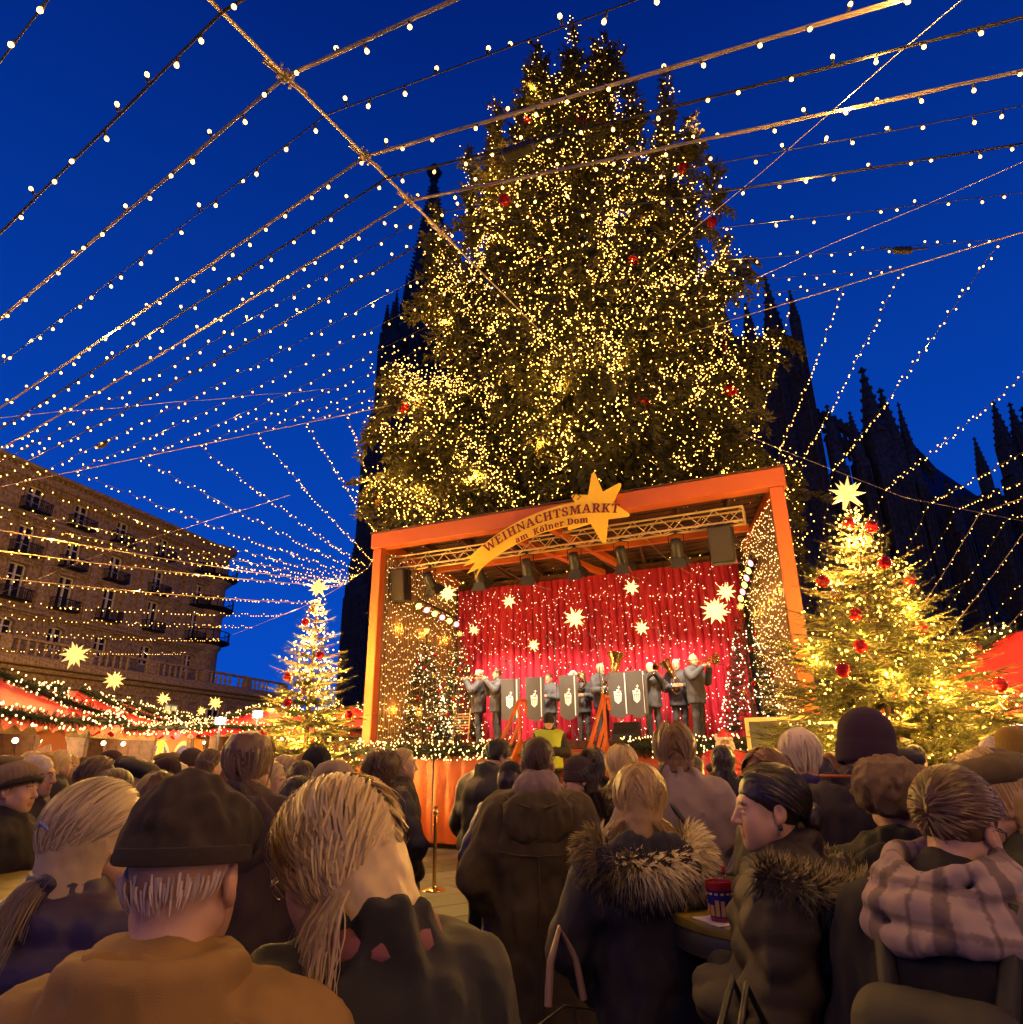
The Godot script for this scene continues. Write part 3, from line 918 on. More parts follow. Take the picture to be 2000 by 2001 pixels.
func stage() -> void:
	glow("star_glow", 1.0, 0.7, 0.22, 0.95)
	glow("star_hot", 1.0, 0.8, 0.36, 1.25)
	glow("fairy_glow", 1.0, 0.62, 0.22, 6.0)
	glow("fairy_white", 1.0, 0.74, 0.45, 5.0)
	var nd := mat("needles", 1, 1, 1, 0.75)
	nd.backlight_enabled = true
	nd.backlight = Color(0.6, 0.6, 0.6)
	mats["twig_unit"] = twig_mesh(1.0, 0.34, 26, 0.9)
	mats["fairy_mesh"] = bulb_mesh(0.012)
	mats["speck_mesh"] = bulb_mesh(0.0085)
	var orange := mat("red_paint", 0.46, 0.10, 0.010, 0.5, 0, "fine", 0.12, 0.8)
	var dark := mottled(mat("dark_boards", 0.10, 0.035, 0.016, 0.7, 0, "fine", 0.4, 0.8), "worn")
	var s := thing("stage", "red timber concert stage with roof, stairs and orange skirt below the big tree", "stage", STAGE, STAGE_TURN)
	var P := func(u: float, y: float, b: float) -> Vector3: return Vector3(u, y, -b)
	for q in [[0.0, 0.0, 0.23, 6.5], [9.1, 0.0, 0.26, 6.5], [0.3, 3.45, 0.22, 6.3], [8.1, 3.45, 0.2, 6.3]]:
		var b := MB.new()
		b.box(P.call(q[0], q[3] / 2, q[1]), Vector3(q[2], q[3], q[2]), 0.015)
		part("post", b, orange if q[1] < 1 else dark, s)
	var fb := MB.new()
	fb.box(P.call(4.56, 6.69, 0.0), Vector3(9.44, 0.37, 0.3), 0.012)
	for k in 6:
		for y in [6.6, 6.78]: fb.ball(P.call(0.15 + k * 1.78, y, -0.15), Vector3(0.016, 0.016, 0.008), 3, 6)
	part("front_beam", fb, orange, s)
	var cap := MB.new()
	cap.box(P.call(4.56, 6.895, 0.05), Vector3(9.5, 0.035, 0.46), 0.008)
	part("roof_edging", cap, dark, s)
	for q in [[0.0, 0.3], [9.1, 8.1]]:
		var b := MB.new()
		b.bar(P.call(q[0], 6.62, 0.14), P.call(q[1], 6.28, 3.5), 0.16, 0.3, 0.01)
		part("side_beam", b, orange, s)
	var bb := MB.new()
	bb.box(P.call(4.2, 6.17, 3.45), Vector3(7.7, 0.24, 0.16), 0.01)
	part("back_beam", bb, dark, s)
	for k in 8:
		var b := MB.new()
		b.bar(P.call(0.9 + k * 1.05, 6.72, 0.16), P.call(1.0 + k * 0.93, 6.36, 3.5), 0.07, 0.14, 0.006)
		part("rafter", b, dark, s)
	for k in 15:
		var b := MB.new()
		var y := lerpf(6.84, 6.46, k / 14.0)
		b.box(P.call(4.5, y, 0.1 + k * 0.245), Vector3(lerpf(9.3, 8.2, k / 14.0), 0.03, 0.238), 0.004)
		part("roof_board", b, dark, s)
	var pl := MB.new()
	pl.bar(P.call(0.6, 6.3, 1.6), P.call(8.4, 6.3, 1.6), 0.12, 0.16, 0.01)
	part("purlin", pl, orange, s)
	for q in [[3.3, 4.6], [4.4, 5.3]]:
		var b := MB.new()
		b.bar(P.call(q[0], 6.45, 0.2), P.call(q[1], 6.15, 3.3), 0.17, 0.14, 0.01)
		part("brace", b, orange, s)
	var dk := MB.new()
	dk.box(P.call(4.55, 1.92, 1.75), Vector3(9.2, 0.15, 3.7), 0.01)
	part("deck", dk, dark, s)
	var bs := MB.new()
	bs.box(P.call(4.55, 0.06, 0.6), Vector3(9.0, 0.12, 1.0))
	part("plinth", bs, mats.black_cable, s)
	var tarp := mat("orange_tarp", 0.34, 0.06, 0.008, 0.42, 0, "coarse", 1.0, 0.5)
	for q in [[-0.15, 1.9], [1.77, 1.9], [3.69, 1.9], [5.62, 1.85], [7.49, 1.8]]:
		part("skirt_panel", fluted(q[1], 1.72, 5, 0.014, int(q[0] * 10) + 30), tarp, s, Transform3D(Basis(), P.call(q[0], 0.12, -0.16)))
	# side walls of planks behind the light curtains
	var plank := mottled(mat("golden_planks", 0.30, 0.17, 0.06, 0.6, 0, "fine", 0.4, 0.6), "worn")
	for q in [[Vector2(0.02, 0.12), Vector2(0.28, 3.4), "left"], [Vector2(9.06, 0.14), Vector2(8.12, 3.4), "right"]]:
		var a: Vector2 = q[0]; var e: Vector2 = q[1]
		for k in 18:
			var f := (k + 0.5) / 18.0
			var c := a.lerp(e, f)
			var b := MB.new()
			var dir := Vector3(e.x - a.x, 0, -(e.y - a.y)).normalized()
			b.box(Vector3.ZERO, Vector3(0.03, 4.5, a.distance_to(e) / 18.0 - 0.008), 0.004)
			part("wall_plank", b, plank, s, Transform3D(look(dir), P.call(c.x, 4.25, c.y)))
		# the curtain of lights: wires and lamps
		var t := thing("light_curtain", "curtain of golden fairy lights on the stage's %s side wall" % q[2], "light curtain", STAGE, STAGE_TURN, "fairy light curtains on the stage walls")
		var wires := MB.new()
		var bulbs := []
		var off := 0.1 if q[2] == "left" else -0.1
		for k in 46:
			var f := (k + 0.5) / 46.0
			var c := a.lerp(e, f)
			var pts := []
			for j in 6: pts.append(P.call(c.x + off + rng.randf_range(-0.02, 0.02), 2.05 + j * 0.85, c.y + rng.randf_range(-0.015, 0.015)))
			wires.tube(pts, 0.006, 3, false)
			for j in 19:
				var y := 2.1 + (j + rng.randf()) * 0.228
				bulbs.append(Transform3D(Basis().scaled(Vector3.ONE * rng.randf_range(0.7, 1.25)), P.call(c.x + off + (0.02 if off > 0 else -0.02), y, c.y + rng.randf_range(-0.02, 0.02))))
		part("wires", wires, mat("gold_wire", 0.5, 0.33, 0.12, 0.4, 0.5), t).set_meta("kind", "stuff")
		scatter("fairy_lights", mats.speck_mesh, mats.fairy_glow, t, bulbs)
		for k in 6: omni(t, P.call(lerpf(a.x, e.x, 0.2 + 0.3 * (k % 3)) + off, 2.8 + 1.9 * (k / 3), lerpf(a.y, e.y, 0.2 + 0.3 * (k % 3))), WARM_LAMP, 0.22, 0.014)
	# the red curtain with its lights
	var velvet := mat("red_velvet", 0.36, 0.003, 0.024, 0.7, 0, "cloth", 0.15, 6.0)
	velvet.rim_enabled = true; velvet.rim = 0.1; velvet.rim_tint = 1.0
	var cu := thing("stage_curtain", "tall red pleated curtain sparkling with tiny lights behind the band", "curtain", STAGE, STAGE_TURN)
	part("cloth", fluted(7.5, 4.1, 40, 0.085, 77), velvet, cu, Transform3D(Basis(), P.call(0.42, 2.0, 3.24)))
	var dots := []
	for k in 1150:
		var y := 2.1 + 3.9 * rng.randf()
		dots.append(Transform3D(Basis().scaled(Vector3.ONE * rng.randf_range(0.6, 1.15)), P.call(0.5 + 7.3 * rng.randf(), y, 3.12 + 0.03 * rng.randf())))
	scatter("curtain_lights", mats.speck_mesh, mats.fairy_white, cu, dots)
	# stairs with rails
	var tread := mottled(mat("stair_wood", 0.34, 0.17, 0.06, 0.6, 0, "fine", 0.4, 0.7), "worn")
	for k in 8:
		var b := MB.new()
		b.box(P.call(4.62, 0.22 + k * 0.22, -1.95 + k * 0.24), Vector3(1.7, 0.045, 0.3), 0.006)
		part("stair_tread", b, tread, s)
	for x in [3.74, 5.5]:
		var b := MB.new()
		b.bar(P.call(x, 0.14, -2.15), P.call(x, 1.95, -0.14), 0.06, 0.26, 0.008)
		part("stringer", b, orange, s)
		var r := MB.new()
		for q in [[-2.05, 0.15, 0.98], [-1.05, 1.0, 1.9], [-0.2, 1.8, 2.78]]: r.bar(P.call(x, q[1], q[0]), P.call(x, q[2], q[0]), 0.055, 0.055, 0.006)
		r.bar(P.call(x, 1.0, -2.1), P.call(x, 2.8, -0.2), 0.06, 0.06, 0.008)
		r.bar(P.call(x, 2.79, -0.24), P.call(x, 2.79, 0.12), 0.06, 0.06, 0.008)
		r.bar(P.call(x, 2.79, 0.1), P.call(x, 2.55, 0.13), 0.06, 0.06, 0.008)
		r.bar(P.call(x, 0.55, -2.1), P.call(x, 2.35, -0.2), 0.05, 0.05, 0.006)
		part("stair_rail", r, orange, s)
	# garland along the deck edge
	var ga := thing("deck_garland", "thick fir garland with white lights along the stage's left front edge", "garland", STAGE, STAGE_TURN, "garlands on the stage front")
	garland(ga, [P.call(-0.35, 1.88, -0.24), P.call(1.7, 1.85, -0.26), P.call(3.55, 1.88, -0.24)], 0.2, 190, 85, 5)
	var gb := thing("deck_garland", "thick fir garland with white lights along the stage's right front edge", "garland", STAGE, STAGE_TURN, "garlands on the stage front")
	garland(gb, [P.call(5.75, 1.87, -0.24), P.call(7.5, 1.84, -0.26), P.call(9.4, 1.88, -0.24)], 0.2, 190, 85, 6)
	rig()
	sign_star()

func rig() -> void:
	var P := func(u: float, y: float, b: float) -> Vector3: return Vector3(u, y, -b)
	var alu := mat("truss_tube", 0.55, 0.42, 0.24, 0.4, 0.35)
	var black := mat("black_metal", 0.018, 0.017, 0.016, 0.5)
	var t := thing("lighting_truss", "square lattice lighting truss hung under the stage's front beam", "truss", STAGE, STAGE_TURN)
	for y in [6.12, 6.41]:
		for b in [0.45, 0.74]:
			var c := MB.new()
			c.tube([P.call(-0.05, y, b), P.call(8.4, y, b)], 0.024, 8)
			part("chord", c, alu, t)
	var n := 30
	for k in n:
		var u0 := -0.05 + 8.45 * k / n; var u1 := -0.05 + 8.45 * (k + 1) / n
		var ya := 6.12 if k % 2 else 6.41; var yb := 6.41 if k % 2 else 6.12
		var c := MB.new()
		c.tube([P.call(u0, ya, 0.45), P.call(u1, yb, 0.45)], 0.011, 5, false)
		c.tube([P.call(u0, yb, 0.74), P.call(u1, ya, 0.74)], 0.011, 5, false)
		c.tube([P.call(u0, 6.12, 0.45 if k % 2 else 0.74), P.call(u1, 6.12, 0.74 if k % 2 else 0.45)], 0.011, 5, false)
		part("lattice_bar", c, alu, t)
	for q in [-0.05, 8.4]:
		var c := MB.new()
		for e in [[6.12, 0.45, 6.41, 0.45], [6.41, 0.45, 6.41, 0.74], [6.41, 0.74, 6.12, 0.74], [6.12, 0.74, 6.12, 0.45]]: c.tube([P.call(q, e[0], e[1]), P.call(q, e[2], e[3])], 0.018, 6)
		part("end_frame", c, alu, t)
	for u in [0.4, 2.3, 4.2, 6.1, 8.0]:
		var c := MB.new()
		c.tube([P.call(u, 6.4, 0.6), P.call(u, 6.7, 0.6)], 0.01, 4, false)
		part("hanger", c, black, t)
	# theatre spotlights
	var lens := glow("spot_lens_glow", 1.0, 0.9, 0.75, 3.0)
	var us := [1.05, 2.4, 3.62, 4.76, 5.82, 7.0]
	for k in 6:
		var o := thing("stage_spotlight", "black stage spotlight with open barn doors, %s from left on the truss" % ORD[k], "spotlight", on_stage(us[k], 6.1, 0.6), STAGE_TURN + PI, "spotlights on the truss")
		var yk := MB.new()
		yk.box(Vector3(0, 0.02, 0), Vector3(0.06, 0.12, 0.06), 0.01)
		yk.tube([Vector3(-0.16, -0.32, 0), Vector3(-0.16, -0.06, 0), Vector3(0, -0.03, 0), Vector3(0.16, -0.06, 0), Vector3(0.16, -0.32, 0)], 0.012, 5)
		part("yoke", yk, black, o)
		var aim := (on_stage([1.6, 2.2, 3.4, 4.7, 5.9, 6.8][k], 3.1, 2.5) - on_stage(us[k], 5.75, 0.6)).normalized()
		aim = Basis(Vector3.UP, -(STAGE_TURN + PI)) * aim
		var bs := look(aim)
		var bd := MB.new()
		bd.lathe([Vector2(0, -0.2), Vector2(0.1, -0.19), Vector2(0.115, -0.1), Vector2(0.12, -0.08), Vector2(0.115, -0.06), Vector2(0.12, 0), Vector2(0.125, 0.14), Vector2(0.14, 0.15), Vector2(0.14, 0.17), Vector2(0.11, 0.17)], 14, Vector3.ZERO, Basis(Vector3.RIGHT, Vector3(0, 0, 1), Vector3(0, -1, 0)))
		for j in 5: bd.box(Vector3(0, 0.12, -0.15 + j * 0.05), Vector3(0.14, 0.03, 0.012))
		var body := part("lamp_body", bd, black, o, Transform3D(bs, Vector3(0, -0.34, 0)))
		var ln := MB.new()
		ln.lathe([Vector2(0, 0.165), Vector2(0.1, 0.15)], 14, Vector3.ZERO, Basis(Vector3.RIGHT, Vector3(0, 0, 1), Vector3(0, -1, 0)))
		part("lens", ln, lens, body)
		for j in 4:
			var q := Basis(Vector3.BACK, j * PI / 2)
			var dr := MB.new()
			var w0 := 0.11; var w1 := 0.17 if j % 2 == 0 else 0.2
			dr.prism(PackedVector2Array([Vector2(-w0, 0), Vector2(w0, 0), Vector2(w1, 0.2), Vector2(-w1, 0.2)]), 0, 0.004, Transform3D(q * Basis(Vector3.RIGHT, Vector3(0, 0.45, 0.89), Vector3(0, -0.89, 0.45)), q * Vector3(0, 0.13, 0.17)))
			part("barn_door", dr, black, body)
		var l := SpotLight3D.new()
		l.name = "spot_light"
		l.light_color = Color(1.0, 0.9, 0.76)
		l.light_energy = spot_energy
		l.spot_angle = 30.0
		l.spot_angle_attenuation = 0.6
		l.light_size = 0.08
		l.spot_range = 30.0
		l.spot_attenuation = 2.0
		l.shadow_enabled = true
		l.transform = Transform3D(look(-aim), Vector3(0, -0.34, 0) + aim * 0.22)
		o.add_child(l)
	# loudspeakers
	for q in [[0.3, 5.68, 0.42, 0.78, "left"], [7.92, 5.66, 0.46, 0.74, "right"]]:
		var o := thing("loudspeaker", "black loudspeaker box hanging at the %s end of the truss" % q[4], "loudspeaker", on_stage(q[0], q[1], 0.5), STAGE_TURN, "loudspeakers on the truss")
		var b := MB.new()
		b.box(Vector3.ZERO, Vector3(q[2], q[3], 0.38), 0.02, Basis(Vector3.RIGHT, 0.12))
		part("cabinet", b, black, o)
		var gr := MB.new()
		gr.box(Vector3.ZERO, Vector3(q[2] - 0.05, q[3] - 0.05, 0.01), 0.004)
		part("grille", gr, mat("speaker_grille", 0.03, 0.026, 0.02, 0.6, 0, "cloth", 0.4, 8.0), o, Transform3D(Basis(Vector3.RIGHT, 0.12), Basis(Vector3.RIGHT, 0.12) * Vector3(0, 0, 0.193)))
		var br := MB.new()
		br.tube([Vector3(-q[2] / 2 - 0.02, 0, 0), Vector3(-q[2] / 2 - 0.02, q[3] / 2 + 0.06, 0), Vector3(q[2] / 2 + 0.02, q[3] / 2 + 0.06, 0), Vector3(q[2] / 2 + 0.02, 0, 0)], 0.015, 5)
		br.bar(Vector3(0, q[3] / 2 + 0.05, 0), Vector3(0, q[3] / 2 + 0.16, 0), 0.04)
		part("bracket", br, black, o)
	# bars of coloured lamps
	glow("lime_lamp", 0.75, 1.0, 0.12, 5.0)
	glow("pink_lamp", 1.0, 0.22, 0.3, 5.0)
	for q in [[Vector3(0.62, 5.22, 0.85), Vector3(0.55, 5.12, 2.9), "left"], [Vector3(8.36, 5.5, 1.5), Vector3(7.95, 5.05, 2.8), "right"]]:
		var o := thing("lamp_bar", "bar of six lime and pink stage lamps on the stage's %s wall" % q[2], "stage lights", STAGE, STAGE_TURN, "lamp bars on the stage walls")
		var a: Vector3 = q[0]; var e: Vector3 = q[1]
		var br := MB.new()
		br.bar(P.call(a.x, a.y + 0.16, a.z), P.call(e.x, e.y + 0.16, e.z), 0.04, 0.04)
		part("bar", br, black, o)
		for k in 6:
			var c: Vector3 = a.lerp(e, k / 5.0)
			var at: Vector3 = P.call(c.x, c.y, c.z)
			var aim: Vector3 = (P.call(4.5, 3.2, 1.0) - at).normalized()
			aim = (aim + Vector3(0, -0.1, 0.9)).normalized()
			var can := MB.new()
			can.lathe([Vector2(0.03, -0.16), Vector2(0.07, -0.12), Vector2(0.075, 0.0), Vector2(0.085, 0.05), Vector2(0.075, 0.05)], 10, Vector3.ZERO, Basis(Vector3.RIGHT, Vector3(0, 0, 1), Vector3(0, -1, 0)))
			can.bar(Vector3(0, 0.05, -0.05), Vector3(0, 0.17, -0.05), 0.02)
			var lc := part("lamp_can", can, black, o, Transform3D(look(aim), at))
			var f := MB.new()
			f.ball(Vector3(0, 0, 0.035), Vector3(0.075, 0.075, 0.03), 5, 10)
			part("lamp_lens", f, mats.lime_lamp if k % 2 == (0 if q[2] == "left" else 1) else mats.pink_lamp, lc)
			var l := SpotLight3D.new()
			l.name = "lamp_light"
			l.light_color = Color(0.8, 1.0, 0.3) if k % 2 == (0 if q[2] == "left" else 1) else Color(1.0, 0.3, 0.35)
			l.light_energy = 2.5
			l.spot_angle = 38.0
			l.light_size = 0.06
			l.spot_range = 30.0
			l.spot_attenuation = 2.0
			l.shadow_enabled = true
			l.transform = Transform3D(look(-aim), at + aim * 0.1)
			o.add_child(l, true)
	# paper stars hung before the curtain
	for q in [[0.55, 5.86, 2.4, 0.29, "big star beside the left lamp bar under the roof"], [2.1, 5.6, 2.95, 0.22, "star high on the curtain, left of centre"], [1.06, 4.92, 2.95, 0.17, "small star low on the curtain's left edge"], [2.77, 4.4, 2.95, 0.18, "lowest star, over the left music stands"], [3.92, 4.98, 2.9, 0.31, "big pointed star at the curtain's centre"], [5.4, 5.6, 2.95, 0.23, "star high on the curtain, right of centre"], [5.58, 4.6, 2.95, 0.2, "small star below the right high one"], [7.62, 5.25, 2.9, 0.26, "star at the curtain's right edge, upper of two"], [7.34, 4.82, 2.8, 0.36, "big pointed star at the curtain's right edge, lower of two"]]:
		star_lamp("glowing yellow paper %s" % q[4], on_stage(q[0], q[1], q[2]), q[3], "paper stars on the stage", 6.2 - q[1], 1.0)
	var cab := mat("cable_wire", 0.3, 0.24, 0.16, 0.5)
	for q in [[2.5, 3.4], [4.9, 5.7], [6.3, 6.9]]:
		var c := MB.new()
		var pts := []
		for k in 10: pts.append(P.call(lerpf(q[0], q[1], k / 9.0), lerpf(6.15, 5.7, k / 9.0) - 0.1 * sin(k / 9.0 * PI), lerpf(0.8, 2.6, k / 9.0)))
		c.tube(pts, 0.008, 4, false)
		single("safety_cable", c, cab, "thin safety cable slung back from truss spotlight %s" % {2.5: "second from left", 4.9: "fourth from left", 6.3: "sixth from left"}[q[0]], "cable", Transform3D(Basis(Vector3.UP, STAGE_TURN), STAGE))

var spot_energy := 28.0

func curved_text(s: String, size: float, r: float, mid: float, c: Vector2, gap: float, m: Material, parent: Node, called: String, z: float) -> void:
	var f := SystemFont.new()
	f.font_names = PackedStringArray(["Droid Serif"])
	f.font_weight = 700
	var total := 0.0
	var ws := []
	for ch in s:
		var w := f.get_string_size(ch, HORIZONTAL_ALIGNMENT_LEFT, -1, 64).x / 64.0 * size
		ws.append(w * 1.02 + gap)
		total += w * 1.02 + gap
	var a := mid + total / r / 2.0
	var k := 0
	for ch in s:
		a -= ws[k] / r / 2.0
		if ch != " ":
			var t := TextMesh.new()
			t.font = f
			t.text = ch
			t.font_size = 64
			t.pixel_size = size / 64.0
			t.depth = 0.012
			part(called, t, m, parent, Transform3D(Basis(Vector3.BACK, a - PI / 2), Vector3(c.x + cos(a) * r, c.y + sin(a) * r, z)))
		a -= ws[k] / r / 2.0
		k += 1

func sign_star() -> void:
	var t := thing("star_sign", "yellow wooden comet star sign lettered WEIHNACHTSMARKT on the stage's front beam", "sign", on_stage(0, 0, -0.28), STAGE_TURN)
	var gold := mat("sign_yellow", 0.84, 0.56, 0.015, 0.45, 0, "fine", 0.08, 0.6)
	var red := mat("sign_lettering", 0.16, 0.008, 0.01, 0.6)
	var o := PackedVector2Array()
	# tail: an arc band from lower left to the star, ending in three ragged tips at the left
	var c := Vector2(5.1, 2.6)
	var r1 := 4.18; var r0 := 3.66
	var a0 := deg_to_rad(126.0); var a1 := deg_to_rad(88.0)
	for k in 15: # outer edge, left to right
		var a := lerpf(a0, a1, k / 14.0)
		o.append(c + Vector2(cos(a), sin(a)) * (r1 - 0.06 * (1 - k / 14.0)))
	for k in 13:
		var a := lerpf(a1, a0 + 0.0, k / 12.0)
		o.append(c + Vector2(cos(a), sin(a)) * (r0 + 0.05 * k / 12.0))
	var e := c + Vector2(cos(a0), sin(a0)) * r0
	o.append(e + Vector2(-0.2, -0.2)); o.append(e + Vector2(-0.08, 0.06))
	o.append(e + Vector2(-0.38, -0.04)); o.append(e + Vector2(-0.16, 0.2))
	o.append(e + Vector2(-0.48, 0.14)); o.append(e + Vector2(-0.22, 0.34))
	o.append(e + Vector2(-0.52, 0.3))
	o.reverse()
	var tail := MB.new()
	tail.prism(o, 0, 0.03)
	part("comet_tail", tail, gold, t)
	var st := PackedVector2Array()
	var tips := [[98, 0.74], [62, 0.62], [18, 0.66], [-33, 0.70], [-93, 0.82], [-152, 0.74], [150, 0.5], [125, 0.6]]
	tips = [[93, 0.80], [40, 0.70], [-22, 0.72], [-82, 0.80], [-150, 0.76], [146, 0.66]]
	var sc := Vector2(5.62, 6.56)
	for k in tips.size():
		var a := deg_to_rad(tips[k][0])
		var nx: float = tips[(k + 1) % tips.size()][0]
		var b: float = tips[k][0] - fposmod(tips[k][0] - nx, 360.0) / 2.0
		st.append(sc + Vector2(cos(a + 0.05), sin(a + 0.05)) * (tips[k][1] - 0.02))
		st.append(sc + Vector2(cos(a), sin(a)) * tips[k][1])
		st.append(sc + Vector2(cos(a - 0.05), sin(a - 0.05)) * (tips[k][1] - 0.02))
		st.append(sc + Vector2(cos(deg_to_rad(b)), sin(deg_to_rad(b))) * 0.36)
	st.reverse()
	var sb := MB.new()
	sb.prism(st, 0.035, 0.065)
	part("star_panel", sb, gold, t)
	var rid := MB.new()
	for k in 7:
		var x := 5.26 + k * 0.12
		rid.box(Vector3(x, 6.56, 0.068), Vector3(0.006, 0.5, 0.006))
	part("panel_seams", rid, mat("sign_seam", 0.75, 0.5, 0.06, 0.4), t)
	curved_text("WEIHNACHTSMARKT", 0.27, 3.98, deg_to_rad(98.5), c, 0.012, red, t, "letter", 0.078)
	curved_text("am  Kölner Dom", 0.19, 3.74, deg_to_rad(98.0), c, 0.008, red, t, "letter", 0.078)
	var sh := MB.new()
	sh.tube([Vector3(5.1, 6.85, 0.08), Vector3(5.18, 6.95, 0.09), Vector3(5.28, 6.86, 0.08), Vector3(5.2, 6.8, 0.08)], 0.012, 4)
	part("cable_loop", sh, mats.black_cable, t)

# ---------------------------------------------------------------- trees
func speck(r: float) -> ArrayMesh:
	var b := MB.new()
	b.lathe([Vector2(0, -r), Vector2(r * 0.95, 0), Vector2(0, r)], 5, Vector3.ZERO, Basis(), true)
	return b.mesh()

func place_word(p: Vector3, c: Vector3, h0: float, h1: float) -> String:
	var f := (p.y - h0) / (h1 - h0)
	var v := "topmost" if f > 0.9 else "high" if f > 0.68 else "above the middle" if f > 0.5 else "below the middle" if f > 0.32 else "low" if f > 0.15 else "lowest"
	var x := p.x - c.x
	return v + (" on the left" if x < -0.25 * (1.2 - f) * (h1 - h0) * 0.3 else " on the right" if x > 0.25 * (1.2 - f) * (h1 - h0) * 0.3 else " in the centre")

func bauble_mesh(r: float) -> ArrayMesh:
	var b := MB.new()
	b.ball(Vector3.ZERO, Vector3.ONE * r, 9, 14)
	for k in 5: b.lathe([Vector2(r * 1.0 * cos(-0.8 + k * 0.4) * 1.005, r * sin(-0.8 + k * 0.4) - r * 0.03), Vector2(r * cos(-0.8 + k * 0.4) * 1.03, r * sin(-0.8 + k * 0.4)), Vector2(r * cos(-0.8 + k * 0.4) * 1.005, r * sin(-0.8 + k * 0.4) + r * 0.03)], 14)
	return b.mesh()

func baubles(spots: Array, r: float, which: String, c: Vector3, h0: float, h1: float) -> void:
	var bm := bauble_mesh(r)
	var cap := MB.new()
	cap.lathe([Vector2(r * 0.26, r * 0.94), Vector2(r * 0.26, r * 1.12), Vector2(r * 0.1, r * 1.16)], 8)
	cap.tube([Vector3(0, r * 1.1, 0), Vector3(0, r * 1.6, 0)], r * 0.03, 3, false)
	var cm := cap.mesh()
	var k := 0
	for p in spots:
		var red: bool = k % 4 != 3
		var t := thing("bauble", "%s bauble %s, %s, %s up" % ["red" if red else "gold", which, place_word(p, c, h0, h1), ORD[k % 20]], "bauble", p, 0.0, "baubles %s" % which)
		part("ball", bm, mats.bauble_red if red else mats.bauble_gold, t)
		part("hanger", cm, mats.bauble_gold, t)
		k += 1

func spray_mesh(seed_: int, droop: float) -> ArrayMesh:      # a bough end: stem with side twigs, seen from some way off; along +z, unit long
	var b := MB.new()
	var g := RandomNumberGenerator.new()
	g.seed = seed_
	b.col = Color(0.6, 0.4, 0.25)
	b.tube([Vector3.ZERO, Vector3(0, -droop * 0.3, 0.5), Vector3(0, -droop, 0.97)], [0.022, 0.016, 0.006], 3, false)
	for k in 11:
		var f := 0.1 + 0.9 * k / 11.0
		var p := Vector3(0, -droop * f * f, f)
		for s in [-1.0, 1.0]:
			var d := Vector3(s * g.randf_range(0.5, 0.9), g.randf_range(-0.75, 0.3), g.randf_range(0.4, 0.9)).normalized()
			var l := 0.34 * (1.05 - 0.55 * f) * g.randf_range(0.75, 1.25)
			var br := g.randf_range(0.6, 1.3)
			b.col = Color(br, br, br * 0.9)
			var up := Vector3(g.randf_range(-0.6, 0.6), 1, 0.0).normalized()
			var w := d.cross(up).normalized() * 0.045
			b.tri(p - d * 0.02 - w * 0.5, p + d * l * 0.55 + w * 1.1, p + d * l)
			b.tri(p - d * 0.02 + w * 0.5, p + d * l, p + d * l * 0.5 - w * 1.1)
			var w2 := d.cross(w).normalized() * 0.04
			b.tri(p, p + d * l * 0.6 + w2, p + d * l * 0.98)
			b.tri(p, p + d * l * 0.9, p + d * l * 0.45 - w2 * 1.2)
			for j in 3:
				var q := p + d * l * g.randf_range(0.2, 0.9)
				var e := (d + Vector3(g.randfn(), g.randfn(), g.randfn()) * 0.6).normalized() * l * 0.42
				b.tri(q - w * 0.3, q + w * 0.35, q + e)
	return b.mesh()

